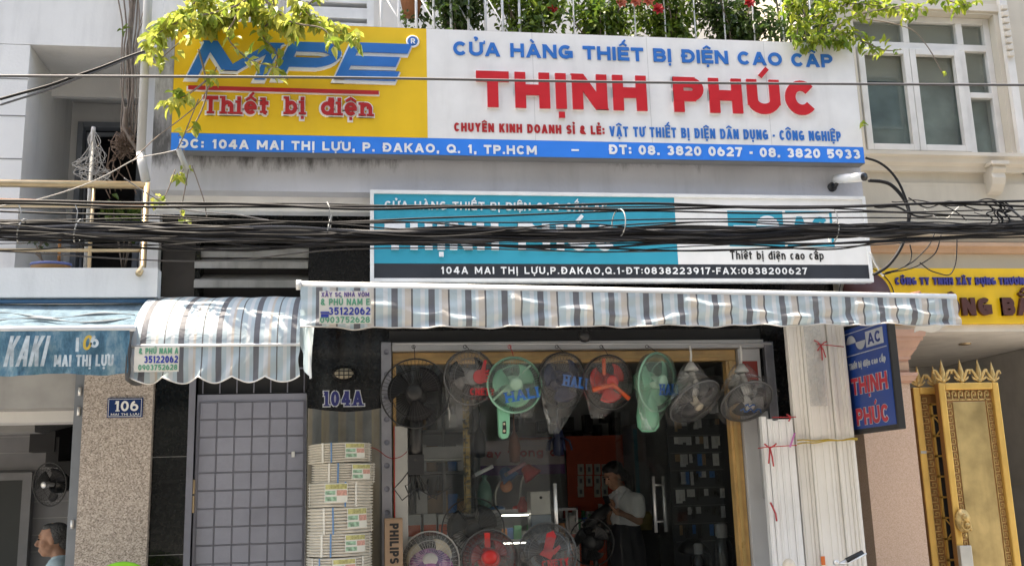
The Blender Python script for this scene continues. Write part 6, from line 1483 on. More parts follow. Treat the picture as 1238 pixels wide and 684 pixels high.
# hanging gold chain of sachets
gc = thing('sachet_strip', 'gold patterned strip of sachets hanging inside the glass', 'strip', (.8, .5, 2.4))
a = at(562, 440, .45); b_ = at(563, 622, .45); gs = MB(); nn = 16
for i in range(nn):
    z1_ = a.z-(a.z-b_.z)*i/nn; gs.box(a.x-.026, a.x+.026, .45, .456, z1_-(a.z-b_.z)/nn+.006, z1_)
gs.build('sachet', M_speckle('gold_sachet', [(.35,(.02,.018,.012)),(.52,(.30,.19,.05)),(.7,(.40,.29,.1))], 45, .4, 0), gc)
MB().tube([a+Vector((0,.003,.2)), a, b_], .002, 4).build('cord', m_bkwire, gc)
# glass showcases with lit tubes
sc_ = thing('glass_showcase', 'glass counter showcase lit by small white tubes behind the floor fans', 'showcase', (1.6, 1.9, .15))
x0, x1 = at(588,650,1.9).x, at(700,650,1.9).x; zt = at(620, 616, 1.9).z
f = MB()
for x in (x0, x1-.02):
    for y in (1.9, 2.38): f.box(x, x+.02, y, y+.02, .15, zt)
f.box(x0, x1, 1.9, 1.92, zt-.02, zt); f.box(x0, x1, 2.38, 2.40, zt-.02, zt); f.box(x0, x1, 1.9, 2.4, .15, .5); f.build('showcase_frame', m_alugrey, sc_)
MB().box(x0+.02, x1-.02, 1.905, 1.91, .5, zt-.02).build('glass_front', m_shopglass, sc_); MB().box(x0, x1, 1.9, 2.4, zt+.001, zt+.008).build('glass_top', m_shopglass, sc_)
for dz in (.27,): MB().box(x0+.02, x1-.02, 1.93, 2.38, zt-dz-.012, zt-dz).build('glass_shelf', m_alugrey, sc_)
tb_ = M_emit('lit_tube', (1, .98, .92), 4)
for (xl, xr, y, dz) in ((606, 640, 2.0, .05), (608, 640, 2.0, .30)):
    aa = at(xl, 625, y); bb2 = at(xr, 625, y); MB().tube([(aa.x, y, zt-dz), (bb2.x, y, zt-dz)], .006, 8).build('lamp_tube', tb_, sc_)
gd = MB()
SHC = 'small boxed goods inside the showcase and shelves'
rnd = random.Random(6); pal = [M('goods_%s' % n, c, .5) for n, c in (('red', (.55,.05,.04)), ('blue', (.04,.18,.5)), ('white', (.75,.75,.73)), ('orange', (.7,.24,.05)), ('green', (.08,.34,.16)), ('black', (.025,.025,.025)), ('silver', (.6,.6,.61)), ('brown', (.34,.22,.12)))]
pname = ['red', 'blue', 'white', 'orange', 'green', 'black', 'silver', 'brown']
def goods(x, y, z, w_, h_, d_, ci, where):
    o = MB().box(x-w_/2, x+w_/2, y, y+d_, z, z+h_).box(x-w_/2*.8, x+w_/2*.8, y-.002, y+.001, z+h_*.35, z+h_*.75).build('goods_box', pal[ci], bevel=.003); tag(o, '%s goods box %s' % (pname[ci], where), 'box', 'boxed goods '+where); return o
for i in range(12): goods(x0+.07+i*(x1-x0-.12)/12, 2.05+rnd.uniform(0,.1), zt-.27, rnd.uniform(.05,.085), rnd.uniform(.06,.14), .06, rnd.randrange(8), 'on the lit showcase shelf')
# counter on the left with white and orange cartons
ct = thing('shop_counter', 'low dark counter behind the left glass carrying white cartons', 'counter', (.8, 1.1, .15))
xa3, xb3 = at(480,660,1.1).x, at(552,660,1.1).x; zc_ = at(520, 652, 1.1).z
MB().box(xa3-.3, xb3, 1.1, 1.6, .15, zc_-.03).build('counter_body', m_dark, ct); MB().box(xa3-.32, xb3+.02, 1.08, 1.62, zc_-.03, zc_).build('counter_top', m_grey, ct, bevel=.004)
for i, (xl, xr, yt) in enumerate(((492, 509, 622), (512, 528, 621), (530, 541, 622))):
    aa = at(xl, 650, 1.15); bb2 = at(xr, 650, 1.15); tz = at(xl, yt, 1.15).z
    cart = thing('carton', ('white carton with an orange band at the left on the dark counter', 'white carton with an orange band in the middle on the dark counter', 'narrow white carton with an orange band at the right on the dark counter')[i], 'box', (aa.x, 1.15, zc_), 'white and orange cartons on the counter')
    MB().box(aa.x, bb2.x, 1.15, 1.35, zc_+.001, tz).build('carton_body', m_whp, cart, bevel=.004); MB().box(aa.x+.004, bb2.x-.004, 1.147, 1.1515, zc_+.03, zc_+.12).build('orange_band', m_orp, cart)
# tall dim shelf rack seen through the left glass
rk = thing('shelf_rack', 'tall dim shelf rack with small goods behind the left glass', 'shelf', (.7, 2.4, .15))
xa4, xb4 = at(498,560,2.4).x, at(575,560,2.4).x
for x in (xa4, (xa4+xb4)/2, xb4): MB().box(x-.015, x+.015, 2.4, 2.43, .15, 2.5).build('upright', m_grey, rk)
for z in (.9, 1.3, 1.7, 2.1): MB().box(xa4, xb4, 2.42, 2.8, z, z+.025).build('shelf_board', m_grey, rk)
for z in (.93, 1.33, 1.73, 2.13):
    for i in range(5): goods(xa4+.1+i*(xb4-xa4-.12)/5, 2.5, z, rnd.uniform(.09,.13), rnd.uniform(.12,.26), .1, rnd.choice((5,6,6,7,2,1,2)), 'on the dim rack')
wb = thing('white_carton', 'white flat carton lying high on the rack behind the black fan', 'box', (.8, 2.0, 1.9)); a = at(508, 540, 1.9); b_ = at(560, 553, 1.9); MB().box(a.x, b_.x, 1.9, 2.3, b_.z, a.z).build('carton_body', m_whp, wb, bevel=.004); MB().box(a.x, b_.x, 1.91, 2.29, b_.z-.02, b_.z-.002).build('carton_lid', m_ivory, wb)
# white fuse cabinet beside the door handle
fc = thing('fuse_cabinet', 'white fuse cabinet with a pale blue base behind the left door handle', 'cabinet', (1.5, 1.6, .9)); a = at(641, 594, 1.6); b_ = at(667, 640, 1.6); c_ = at(641, 622, 1.6)
MB().box(a.x, b_.x, 1.6, 1.8, c_.z, a.z).build('cabinet_door', m_ivory, fc, bevel=.006); MB().box(a.x, b_.x, 1.6, 1.8, .15, c_.z-.002).build('cabinet_base', M('pale_blue_box', (.25,.33,.4), .5), fc, bevel=.004); kn = MB(); p_ = at(654, 601, 1.598); kn.ball(p_, .014); kn.build('lock_knob', m_black, fc)
# desk lamps
def desk_lamp(label, xs_, Y, shade, sx, sy, disc=None):
    P = path(xs_, Y, 20, 0, 0, False); t = thing('desk_lamp', label, 'lamp', (P[0].x, Y, 1.0), 'desk lamps on the showcase')
    MB().tube([Vector((P[0].x, Y, zt+.012))]+P, .010, 8).build('lamp_arm', m_ivory, t)
    MB().lathe([(.001,0),(.08,0),(.08,.02),(.03,.035),(.001,.035)], (P[0].x, Y, zt+.0085), Vector((0,0,1)), 20).build('lamp_base', shade, t)
    c = at(sx, sy, Y); MB().lathe([(.02,.10),(.05,.085),(.06,.05),(.095,-.03),(.09,-.035),(.05,.04),(.001,.08)], c, Vector((-.55,.15,.75)), 22).build('lamp_shade', shade, t)
    if disc: MB().lathe([(.001,.012),(.05,.010),(.06,0),(.001,-.01)], at(*disc, Y-.03), Vector((0,-1,.1)), 22).build('orange_bulb', M('bulb_orange', (.65,.25,.1), .3), t)  # bulb is a disc of plain orange
desk_lamp('red desk lamp with a pale curved arm right of the blue lamp', [(630,612),(629,596),(631,580),(636,572)], 2.0, m_redp, 642, 573)
desk_lamp('blue desk lamp with a round orange bulb on a pale curved arm', [(600,612),(599,596),(604,584),(611,580)], 2.0, M('blue_lamp_shade', (.02,.12,.3), .4), 615, 576, (612, 587))
rb = thing('red_lamp_bulb', 'small red bottle shaped bulb standing left of the fuse cabinet', 'bulb', at(632, 612, 1.9)); c = at(632, 612, 1.9); MB().lathe([(.001,-.05),(.045,-.05),(.05,.02),(.03,.06),(.02,.09),(.001,.09)], c, Vector((0,0,1)), 18).build('bulb_glass', m_redp, rb)
ft = thing('tube_lamp', 'white fluorescent tube lamp hanging at a slant by the gold sachet strip', 'lamp', at(585, 568, 1.2)); a, b_ = at(574, 574, 1.2), at(596, 563, 1.2); MB().tube([a, b_], .017, 10).build('tube', M('milky_tube', (.8,.8,.8), .3), ft); MB().tube([a-(b_-a).normalized()*.03, a], .018, 10).build('end_cap', m_grey, ft)
ft = thing('tube_lamp', 'pink fluorescent tube lamp hanging at a slant above the blue desk lamp', 'lamp', at(625, 566, 1.2)); a, b_ = at(614, 572, 1.2), at(635, 559, 1.2); MB().tube([a, b_], .017, 10).build('tube', M('pink_tube', (.42,.22,.24), .4), ft); MB().tube([a-(b_-a).normalized()*.03, a], .018, 10).build('end_cap', m_grey, ft)
for (x, y, mm, lab) in ((580, 535, m_black, 'black bagged torch hanging high behind the glass'), (622, 541, M('brown_bag', (.17,.06,.03), .6), 'brown bagged item hanging below the mint fan'), (675, 533, m_navyp, 'dark spiky lamp fitting hanging under the navy fan')):
    c = at(x, y, 1.3); t = thing('hanging_goods', lab, 'goods', c); mb = MB(); mb.lathe([(.001,-.13),(.045,-.12),(.055,0),(.045,.08),(.015,.13),(.006,.2),(.006,.9)], c, Vector((0,0,1)), 14)
    if x == 675:
        for k in range(5): a_ = k*1.25; mb.tube([c+Vector((0,0,.05)), c+Vector((.1*math.cos(a_), .1*math.sin(a_), 0)), c+Vector((.12*math.cos(a_), .12*math.sin(a_), -.08))], .010, 6)
    mb.build('goods_body', mm, t)
gbg = thing('bagged_goods', 'pale green bagged item standing on the showcase under the white tube lamp', 'goods', at(586, 600, 1.95)); c = at(586, 598, 1.95); mb = MB(); mb.lathe([(.001,-.12),(.06,-.11),(.075,0),(.05,.1),(.015,.14),(.03,.18)], c, Vector((0,0,1)), 18); mb.build('bag_body', M('sea_green_bag', (.16,.30,.24), .3), gbg)
oc = thing('low_cabinet', 'low orange red cabinet with goods on top left of the woman', 'cabinet', (2.2, 3.0, .15)); a = at(690, 645, 3.0); b_ = at(735, 684, 3.0)
MB().box(a.x, b_.x, 3.0, 3.4, .15, a.z).build('cabinet_body', m_orange, oc, bevel=.005); MB().box(a.x-.02, b_.x+.02, 2.98, 3.42, a.z+.001, a.z+.03).build('cabinet_top', m_ivory, oc)
for i in range(9): goods(a.x+.04+i*(b_.x-a.x-.06)/9, 3.1, a.z+.031, rnd.uniform(.04,.06), rnd.uniform(.06,.16), .06, rnd.choice((2,6,3,2,1,4)), 'on the low orange cabinet')
sf = thing('wall_shelf', 'long wall shelf of small goods under the orange display board', 'shelf', (2.4, 3.85, 1.1)); a = at(672, 626, 3.8); b_ = at(765, 626, 3.8); MB().box(a.x, b_.x, 3.7, 3.89, a.z-.03, a.z).build('shelf_board', m_grey, sf)
for i in range(16): goods(a.x+.05+i*(b_.x-a.x-.08)/16, 3.72, a.z+.001, rnd.uniform(.03,.05), rnd.uniform(.05,.15), .06, rnd.choice((2,6,3,2,1,4,5,0)), 'on the long wall shelf')
# tall teal edged shelf and pegboard right of the woman
ts_ = thing('shelf_unit', 'dim shelf unit with teal edge strip right of the woman', 'shelf', (3.0, 3.3, .15)); a = at(764, 535, 3.3); b_ = at(786, 600, 3.3)
MB().box(a.x, b_.x, 3.3, 3.7, .15, a.z+.2).build('shelf_side', m_grey, ts_); MB().box(a.x+.02, a.x+.06, 3.294, 3.2995, .6, a.z+.15).build('teal_strip', m_tealp, ts_); MB().box(a.x+.12, b_.x-.02, 3.294, 3.2995, 1.5, a.z).build('pale_door', m_in106, ts_)
wc_ = thing('white_carton', 'white carton beside the woman at waist height', 'box', (2.8, 2.0, .9)); a = at(770, 610, 2.2); b_ = at(782, 629, 2.2); MB().box(a.x, b_.x, 2.2, 2.4, b_.z, a.z).build('carton_body', m_whp, wc_, bevel=.004); MB().box(a.x-.1, b_.x+.1, 2.15, 2.6, .15, b_.z-.002).build('carton_stand', m_dark, wc_)
yc_ = MB().lathe([(.001,0),(.07,0),(.08,.12),(.05,.17),(.001,.17)], at(780, 640, 2.1)-Vector((0,0,.0)), Vector((0,0,1)), 16).build('yellow_bag', M('mustard_bag', (.25,.2,.03), .6)); tag(yc_, 'mustard yellow bag just right of the woman at hip height', 'bag')
pg_ = thing('pegboard', 'dark pegboard hung with small tools and blister packs at the right side of the shop', 'board', (3.0, 1.9, .5)); a = at(808, 500, 2.0); b_ = at(880, 650, 2.0)
MB().box(a.x-.02, b_.x+.1, 2.0, 2.03, .3, 2.5).build('board_panel', M('pegboard_grey', (.06,.062,.066), .6), pg_)
for i in range(9): MB().box(a.x, b_.x, 1.99, 1.9995, 1.0+i*.165, 1.006+i*.165).build('hanging_bar', m_grey, pg_)
for k in range(8):
    for i in range(11):
        if rnd.random() < .12: continue
        x = a.x+.06+i*(b_.x-a.x-.05)/11+rnd.uniform(-.01,.01); z = 2.31-k*.165; mb = MB(); w_ = rnd.uniform(.012,.03); h_ = rnd.uniform(.05,.13)
        mb.box(x-w_, x+w_, 1.975, 1.985, z-h_, z); mb.tube([(x, 1.965, z-h_*.8), (x+.006, 1.962, z-h_*.4), (x, 1.965, z-.02)], w_*.4, 6)
        o = mb.build('blister_pack', pal[rnd.choice((5,5,5,6,6,6,7,1,2))]); tag(o, 'small blister pack on the dark pegboard', 'tool pack', 'blister packs on the pegboard')
# thermos flasks and desk fan near the open door
def flask(label, x, ytop, Y, r0):
    top = at(x, ytop, Y); t = thing('thermos_flask', label, 'flask', (top.x, Y, .55), 'black flasks by the open glass door'); h = top.z-.62; c = (top.x, Y, .62)
    prof = [(.001,0),(r0,0)]
    for i in range(8): prof += [(r0*1.0, h*.06*i+.02), (r0*.92, h*.06*i+.035)]
    prof += [(r0, h*.55), (r0*.9, h*.72), (r0*.55, h*.80)]
    MB().lathe(prof, c, Vector((0,0,1)), 22).build('flask_body', M('black_gloss', (.015,.015,.016), .12), t); MB().lathe([(r0*.56, h*.80),(r0*.6, h*.97),(r0*.4, h),(.001, h)], c, Vector((0,0,1)), 18).build('flask_cap', m_grey, t)
    MB().tube([Vector(c)+Vector((r0*.6,0,h*.85)), Vector(c)+Vector((r0*1.5,0,h*.8)), Vector(c)+Vector((r0*1.4,0,h*.5)), Vector(c)+Vector((r0,0,h*.45))], .010, 8).build('flask_handle', m_black, t)
    MB().lathe([(.001,-.47),(.11,-.47),(.11,-.001),(.001,-.001)], c, Vector((0,0,1)), 20).build('flask_stand', m_dark, t)
flask('tall black flask with ribbed body nearest to the gold door frame', 872, 632, .75, .08); flask('shorter black flask left of the ribbed one by the open door', 844, 656, .7, .065)
df = thing('desk_fan', 'small black desk fan head behind the short flask', 'fan', at(838, 655, 1.0)); c = at(838, 660, 1.0); mb = MB(); mb.lathe([(.001,.05),(.05,.06),(.10,.02),(.14,-.03),(.001,-.04)], c, Vector((0,-.3,1)), 20); mb.build('fan_head', m_black, df); MB().tube([c, Vector((c.x, c.y, .152))], .03, 8).build('fan_stand', m_black, df)

# a lime plastic chair on the pavement before the pillar
ch = thing('plastic_chair', 'lime green plastic chair back in front of the pebble dash pillar', 'chair', (-1.5, -.62, .13)); m_lime = M('lime_plastic', (.20,.55,.02), .4)
c = at(147, 678.5, -.62); zt_ = c.z
mb = MB(); mb.prism([(c.x-.19, zt_-.45), (c.x+.19, zt_-.45)]+[(c.x+.19*math.cos(q)*(1 if abs(math.cos(q)) > .99 else 1), zt_-.20+.20*math.sin(q)**.8) for q in [i*math.pi/16 for i in range(17)]], -.60, -.575); mb.build('backrest', m_lime, ch, bevel=.01)
MB().box(c.x-.2, c.x+.2, -1.0, -.6, zt_-.50, zt_-.46).build('seat', m_lime, ch, bevel=.012)
for sx_ in (-.17, .17):
    for yy in (-.97, -.62): MB().tube([(c.x+sx_, yy, zt_-.5), (c.x+sx_*1.15, yy, .132)], [.022,.016], 8).build('leg', m_lime, ch)

# ================================================================ people
def remesh(o, vox, smooth=2):
    bake(o, [('REMESH', dict(mode='VOXEL', voxel_size=vox, use_smooth_shade=True)), ('SMOOTH', dict(factor=.5, iterations=smooth))]); return o
def limb(mb, pts, rs, seg=14):
    mb.tube(pts, rs, seg)
    for p_, r_ in zip(pts, rs): mb.ball(p_, r_, 12, 8)
def head(mb, c, F, s_=1.0, up=Vector((0,0,1))):
    """head centred at c (mid skull), facing F"""
    F = Vector(F).normalized(); S_ = F.cross(up).normalized(); U_ = S_.cross(F); c = Vector(c)
    q = lambda f, s2, u: c+(F*f+S_*s2+U_*u)*s_
    def ell(cc, a, b, d):
        m = MB(); m.ball((0,0,0), 1.0, 20, 14); R3 = Matrix((F, S_, U_)).transposed(); mb.add([Vector(cc)+R3 @ Vector((v.x*a*s_, v.y*b*s_, v.z*d*s_)) for v in m.v], m.f, True)
    ell(q(-.01,0,.03), .098, .076, .088); ell(q(.022,0,-.03), .068, .062, .085); ell(q(.05,0,-.088), .03, .032, .026); ell(q(.078,0,.035), .018, .05, .014)
    mb.tube([q(.088,0,.02), q(.10,0,-.005), q(.112,0,-.028)], [.008*s_,.011*s_,.015*s_], 8); ell(q(.102,0,-.032), .012, .019, .011)
    ell(q(.088,0,-.062), .010, .023, .006); ell(q(.085,0,-.075), .011, .020, .007)
    for sg in (-1, 1): ell(q(.05, sg*.045, -.02), .03, .025, .03); ell(q(-.005, sg*.076, -.005), .020, .009, .032)
    return q
m_skin = M('warm_skin', (.36,.19,.12), .6, var=.22, scale=28, bump=.12, bscale=120); m_hair = M('black_hair', (.012,.010,.009), .45, var=.3, scale=40, bump=.6, bscale=90); m_greyhair = M('greying_hair', (.06,.06,.06), .6, var=.7, scale=90, bump=.8, bscale=110); m_shirt = M('white_blouse', (.82,.82,.82), .8, var=.06, bump=.3, bscale=12); m_skirt = M('dark_grey_skirt', (.035,.035,.042), .8); m_eye = M('dark_eye', (.01,.008,.008), .2)
# --- the woman
wo = thing('person', 'woman in a white blouse and dark skirt looking down inside the shop', 'person', (2.35, 1.5, .15))
Y0 = 1.5; hc = at(742, 575, Y0); sc0 = .98; zf = .152
cxw = hc.x+.10; topz = at(745, 561, Y0).z
waist = at(757, 632, Y0); F = Vector((-.80, -.38, -.42)).normalized(); BF = Vector((-.9, -.43, 0)).normalized(); BS = BF.cross(Vector((0,0,1))).normalized()
B0 = Vector((waist.x+.0, Y0, 0))
def wp(f, s2, z): return B0+BF*f+BS*s2+Vector((0,0,z))
zw = waist.z; zs_ = hc.z-.20
mb = MB()
hq = head(mb, hc, F, .97)
limb(mb, [hc+Vector((.02,.02,-.06)), wp(.0,0,zs_+.03)], [.048,.055])
def ellz(mb_, c, a, b, d):
    m = MB(); m.ball((0,0,0), 1, 18, 12); R3 = Matrix((BF, BS, Vector((0,0,1)))).transposed(); mb_.add([Vector(c)+R3 @ Vector((v.x*a, v.y*b, v.z*d)) for v in m.v], m.f, True)
ellz(mb, wp(0,0,zs_-.12), .10, .15, .20); ellz(mb, wp(0,0,zw), .09, .125, .18); ellz(mb, wp(-.01,0,zw-.18), .11, .155, .15)
for sg in (-1, 1):
    limb(mb, [wp(0,sg*.085,zw-.25), wp(.015,sg*.08,.60), wp(.0,sg*.075,.26), wp(.0,sg*.075,zf+.06)], [.085,.062,.048,.034]); limb(mb, [wp(-.03,sg*.075,zf+.035), wp(.15,sg*.08,zf+.022)], [.034,.022])
hand0 = at(741, 616, Y0-.12); hands = []
sh = {1: wp(.0,.165,zs_-.02), -1: wp(.0,-.165,zs_-.02)}
for sg in (-1, 1):
    el = wp(.02, sg*.20, zw+.02)
    ht = hand0+BS*sg*.045+Vector((0,0,.02 if sg > 0 else -.01)); wr = ht+(el-ht).normalized()*.075
    limb(mb, [sh[sg], (sh[sg]+el)/2, el], [.048,.042,.035]); limb(mb, [el, wr], [.034,.024])
    d = (ht-wr).normalized(); n_ = Vector((0,0,1)); s_v = d.cross(n_).normalized(); mb.tube([wr, ht], [.024,.036], 10); mb.ball(ht, (.032,.03,.022))
    for k in range(4):
        b0 = ht+s_v*(-.027+.018*k); ln_ = (.068,.078,.074,.058)[k]
        mb.tube([b0, b0+d*ln_*.5+n_*.008, b0+d*ln_*.85+n_*.030, b0+d*ln_*.8+n_*.052], [.0095,.009,.0085,.007], 7)
    mb.tube([ht-d*.02+s_v*(.032*-sg), ht+d*.02+s_v*(.045*-sg)+n_*.02, ht+d*.045+s_v*(.032*-sg)+n_*.042], [.011,.010,.008], 7)
body = mb.build('body', m_skin, wo); remesh(body, .0065, 3)
ey = MB()
for sg in (-1, 1): ey.ball(hq(.088, sg*.031, .012), (.009,.009,.006), 10, 6)
ey.build('eye', m_eye, wo)
br_ = MB()
for sg in (-1, 1): br_.tube([hq(.093, sg*.018, .03), hq(.09, sg*.045, .033)], .004, 5)
br_.build('eyebrow', m_hair, wo)
hm = MB(); FF = F; SS = F.cross(Vector((0,0,1))).normalized(); UU = SS.cross(F); R3 = Matrix((FF, SS, UU)).transposed()
def hell(cc, a, b, d): 
    m = MB(); m.ball((0,0,0), 1, 20, 14); hm.add([Vector(cc)+R3 @ Vector((v.x*a, v.y*b, v.z*d)) for v in m.v], m.f, True)
hell(hq(-.028,0,.048), .095, .086, .084); hell(hq(.02,0,.085), .062, .07, .042); hell(hq(-.085,0,-.02), .05, .07, .07)
for sg in (-1, 1): hell(hq(-.03, sg*.066, .0), .045, .022, .06)
hm.tube([hq(-.10,0,-.0), hq(-.135,0,-.05), hq(-.125,0,-.14), hq(-.11,0,-.24)], [.035,.042,.034,.012], 12)
hair = hm.build('hair', m_hair, wo); remesh(hair, .009, 3)
tm = MB(); ellz(tm, wp(0,0,zs_-.12), .125, .178, .20); ellz(tm, wp(-.005,0,zw+.07), .12, .158, .17); limb(tm, [wp(0,-.12,zs_-.005), wp(0,.12,zs_-.005)], [.062,.062])
for sg in (-1, 1):
    el = wp(.02, sg*.20, zw+.02); limb(tm, [sh[sg], sh[sg]*.42+el*.58], [.072,.066])
tm.tube([wp(.03,0,zs_+.03), wp(.0,0,zs_+.085)], [.075,.068], 14)
top_ = tm.build('blouse', m_shirt, wo); remesh(top_, .010, 3)
cl_ = MB()
for sg in (-1, 1): cl_.add([wp(.02, sg*.06, zs_+.09), wp(.10, sg*.02, zs_+.03), wp(.125, sg*.06, zs_-.02), wp(.06, sg*.10, zs_+.06)], [(0,1,2,3)])
cl_.build('collar', m_shirt, wo, solid=.006)
sm_ = MB(); prof = [(.128, zw+.01), (.15, zw-.10), (.172, zw-.22), (.175, zw-.45), (.165, .58)]
vs = []; fs = []; seg = 32
for r0, z in prof:
    for k in range(seg): a_ = 2*math.pi*k/seg; vs.append(wp(r0*.80*math.cos(a_)*(1+.02*math.sin(a_*7)), r0*1.02*math.sin(a_), z))
for i in range(len(prof)-1):
    for k in range(seg): k2 = (k+1) % seg; fs.append((i*seg+k, i*seg+k2, (i+1)*seg+k2, (i+1)*seg+k))
sm_.add(vs, fs, True); sm_.build('skirt', m_skirt, wo, solid=.006)
bs = MB(); bs.tube([hand0-BS*.12+Vector((0,0,-.02)), hand0+BS*.02+Vector((0,0,.05)), hand0+BS*.05+Vector((.0,0,.10))], [.02,.03,.035], 10)
ph_ = MB(); ph_.obox(hand0+BF*.05+Vector((0,0,.06)), BS, (BF*.4+Vector((0,0,.9))).normalized(), (BF*.9-Vector((0,0,.4))).normalized(), .035, .07, .008); o = ph_.build('notebook', m_black, bevel=.004); tag(o, 'small dark notebook held by the woman in the white blouse', 'notebook')
rl3 = MB(); a = at(735, 612, Y0-.22); b_ = at(709, 638, Y0-.3); rl3.tube([a, (a*.6+b_*.4), b_], [.035,.055,.05], 12); rl3.tube([b_, b_+Vector((-.02,0,-.3))], [.05,.035], 10); o = rl3.build('rolled_bag', m_black); tag(o, 'black rolled bag hanging at a slant before the woman', 'bag')
# --- the seated man
mn = thing('person', 'grey haired man in a pale blue shirt sitting in profile inside the left house', 'person', (-2.4, .75, .15))
YM = .75; hc = at(64, 652, YM); F = Vector((-1,-.12,-.06)).normalized(); BF = Vector((-1,-.1,0)).normalized(); BS = BF.cross(Vector((0,0,1))).normalized()
B0 = Vector((hc.x+.07, YM, 0)); zs_ = hc.z-.175; zh = .60
mb = MB(); hq = head(mb, hc, F, 1.06)
limb(mb, [hc+Vector((.03,0,-.07)), wp(0,0,zs_+.02)], [.05,.058])
ellz(mb, wp(0,0,zs_-.14), .115, .19, .20); ellz(mb, wp(.02,0,zs_-.38), .12, .165, .2); 
for sg in (-1, 1):
    limb(mb, [wp(.0,sg*.10,zh-.06), wp(.42,sg*.13,zh-.05)], [.085,.062]); limb(mb, [wp(.42,sg*.13,zh-.05), wp(.40,sg*.13,.22)], [.058,.04]); limb(mb, [wp(.38,sg*.13,.185), wp(.54,sg*.14,.172)], [.034,.024])
    s0 = wp(0,sg*.19,zs_-.03); el = wp(.08,sg*.23,zs_-.33); ht = wp(.33,sg*.14,zh+.06); wr = ht+(el-ht).normalized()*.08
    limb(mb, [s0, el], [.055,.04]); limb(mb, [el, wr], [.038,.028]); d = (ht-wr).normalized(); n_ = Vector((0,0,1)); s_v = d.cross(n_).normalized(); mb.tube([wr, ht], [.028,.04], 10)
    for k in range(4): b0 = ht+s_v*(-.03+.02*k); ln_ = (.075,.085,.08,.062)[k]; mb.tube([b0, b0+d*ln_*.5, b0+d*ln_*.9-n_*.02], [.010,.0095,.008], 7)
    mb.tube([ht-d*.02-s_v*sg*.03, ht+d*.03-s_v*sg*.05], [.012,.009], 7)
body = mb.build('body', m_skin, mn); remesh(body, .0075, 3)
ey = MB()
for sg in (-1, 1): ey.ball(hq(.090, sg*.031, .012), (.009,.009,.007), 10, 6)
ey.build('eye', m_eye, mn)
br_ = MB()
for sg in (-1, 1): br_.tube([hq(.094, sg*.018, .03), hq(.09, sg*.047, .032)], .0045, 5)
br_.build('eyebrow', m_greyhair, mn)
hm = MB(); SS = F.cross(Vector((0,0,1))).normalized(); UU = SS.cross(F); R3 = Matrix((F, SS, UU)).transposed()
hell(hq(-.030,0,.045), .092, .084, .080); hell(hq(.02,0,.083), .055, .062, .036); hell(hq(-.075,0,-.02), .045, .068, .06)
for sg in (-1, 1): hell(hq(-.028, sg*.066, .01), .04, .020, .045)
hair = hm.build('hair', m_greyhair, mn); remesh(hair, .009, 3)
tm = MB(); ellz(tm, wp(0,0,zs_-.15), .14, .215, .22); ellz(tm, wp(.02,0,zs_-.38), .15, .19, .22); limb(tm, [wp(-.01,-.15,zs_-.02), wp(-.01,.15,zs_-.02)], [.075,.075])
for sg in (-1, 1): limb(tm, [wp(0,sg*.19,zs_-.03), wp(.05,sg*.215,zs_-.22)], [.08,.07])
tm.tube([wp(-.01,0,zs_-.02), wp(-.02,0,zs_+.05)], [.10,.085], 14)
shirt = tm.build('shirt', M('pale_blue_shirt', (.42,.55,.60), .8, var=.06, bump=.3, bscale=14), mn); remesh(shirt, .012, 3)
cl_ = MB()
for sg in (-1, 1): cl_.add([wp(-.03, sg*.085, zs_+.06), wp(.07, sg*.07, zs_+.03), wp(.13, sg*.05, zs_-.07), wp(.10, sg*.11, zs_-.03), wp(.0, sg*.115, zs_+.035)], [(0,1,2,3,4)])
cl_.build('collar', MATS['pale_blue_shirt'], mn, solid=.006)
tr_ = MB()
for sg in (-1, 1): limb(tr_, [wp(-.03,sg*.10,zh-.06), wp(.42,sg*.13,zh-.05)], [.10,.075]); limb(tr_, [wp(.42,sg*.13,zh-.05), wp(.40,sg*.13,.27)], [.075,.06])
tro = tr_.build('trousers', m_dark, mn); remesh(tro, .014, 3)
stl = thing('stool', 'low wooden stool under the seated man', 'stool', (B0.x, YM, .15)); MB().box(B0.x-.18, B0.x+.18, YM-.18, YM+.18, .44, .475).build('seat', MATS['wood_stake'], stl, bevel=.006)
for sx_ in (-.14, .14):
    for sy in (-.14, .14): MB().box(B0.x+sx_-.02, B0.x+sx_+.02, YM+sy-.02, YM+sy+.02, .152, .44).build('leg', MATS['wood_stake'], stl)
# small chrome hook lamp behind the man and a dark coat on the stair side
wfan = fan('wall_fan', 'dark wall fan with a chrome hub above the seated man', at(60, 585, 1.1), .17, (-.55,-1,-.1), m_bkwire, m_dkblade, m_steel, None, nw=30, hubr=.03, motor=m_black)
b = MB(); b.tube([wfan[5](0,0,-.15), wfan[5](0,.05,-.3), wfan[5](0,.3,-.32)], .02, 8); b.build('wall_arm', m_black, wfan[0])
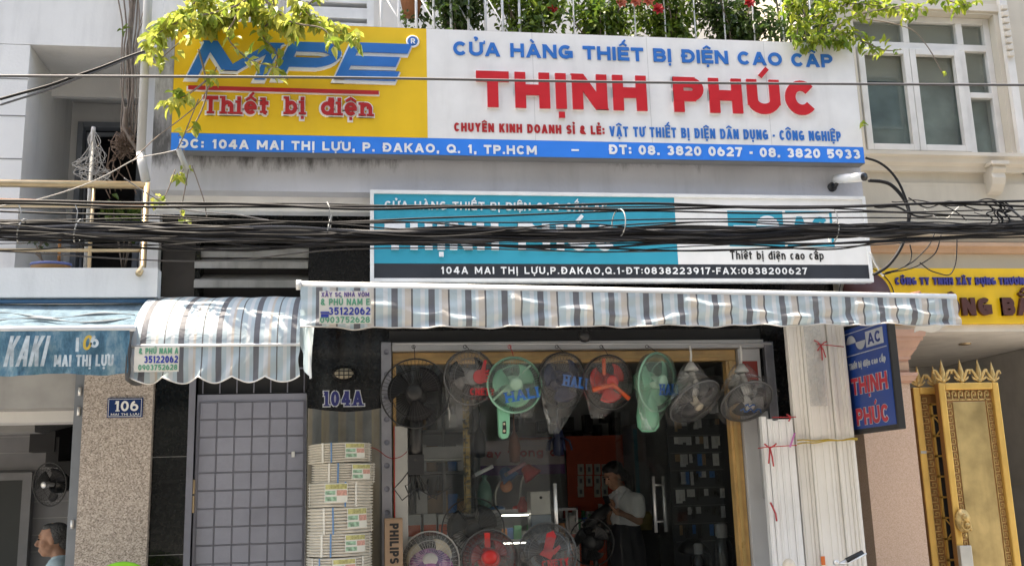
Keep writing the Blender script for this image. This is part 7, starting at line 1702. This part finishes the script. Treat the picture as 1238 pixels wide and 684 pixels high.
# dark goods and fittings on the back wall above the orange board
for (x, y, w2, h2) in ((655,515,.05,.07),(668,508,.04,.04),(688,513,.06,.09),(700,526,.05,.06),(712,511,.05,.10),(724,520,.04,.07),(733,505,.05,.05),(745,515,.05,.11),(640,505,.07,.06),(756,505,.05,.08),(622,512,.05,.08)):
    c = at(x, y, 4.2); o = MB().box(c.x-w2, c.x+w2, 4.2, 4.38, c.z-h2, c.z+h2).box(c.x-w2*.6, c.x+w2*.6, 4.17, 4.199, c.z-h2*.6, c.z+h2*.5).build('wall_fitting', pal[rnd.choice((5,5,6,5))], bevel=.004); tag(o, 'dark boxy fitting on the back wall above the orange board', 'fitting', 'fittings on the back wall')

# handlebar of a parked scooter poking into the bottom of the picture
sc2 = thing('parked_scooter', 'handlebar and round pale lamp of a scooter at the bottom edge before the trunking bundles', 'scooter', (3.1, -1.0, .13))
YS = -1.0; g0 = at(1012, 683, YS); g1_ = at(1043, 668, YS); c0 = at(985, 695, YS); lampc = at(954, 684, YS)
MB().tube([c0, g0, g1_], [.012,.013,.013], 10).build('handlebar', m_steel, sc2)
MB().tube([g0+(g1_-g0)*.35, g1_], [.019,.021], 12).build('grip', m_black, sc2)
lv_ = MB(); lv_.tube([g0+Vector((0,-.02,.01)), g0+Vector((.06,-.05,.015)), g1_+Vector((.0,-.05,.0))], .006, 6); lv_.ball(g0+Vector((-.01,-.01,.02)), .02); lv_.build('brake_lever', m_steel, sc2)
mb = MB(); mb.ball(lampc, (.042,.045,.05)); mb.build('mirror_back', M('pale_mirror_back', (.62,.55,.45), .35), sc2)
MB().tube([lampc, lampc+Vector((.05,.02,-.14)), c0+Vector((0,0,-.04))], .008, 8).build('mirror_stem', m_steel, sc2)
mb = MB(); mb.tube([c0+Vector((-.1,0,-.02)), c0, c0+Vector((-.01,.02,-.3)), Vector((c0.x-.03, YS+.03, .5))], [.03,.045,.04,.035], 12); mb.build('steering_column', m_black, sc2)
mb = MB(); mb.ring((c0.x-.04, YS+.05, .13+.26), (1,.15,0), .22, .045, 32, 8); mb.build('front_wheel', m_black, sc2)
mb = MB(); mb.lathe([(.001,-.02),(.05,-.02),(.17,-.008),(.17,.008),(.05,.02),(.001,.02)], (c0.x-.04, YS+.05, .39), Vector((1,.15,0)), 24); mb.build('wheel_rim', m_steel, sc2)
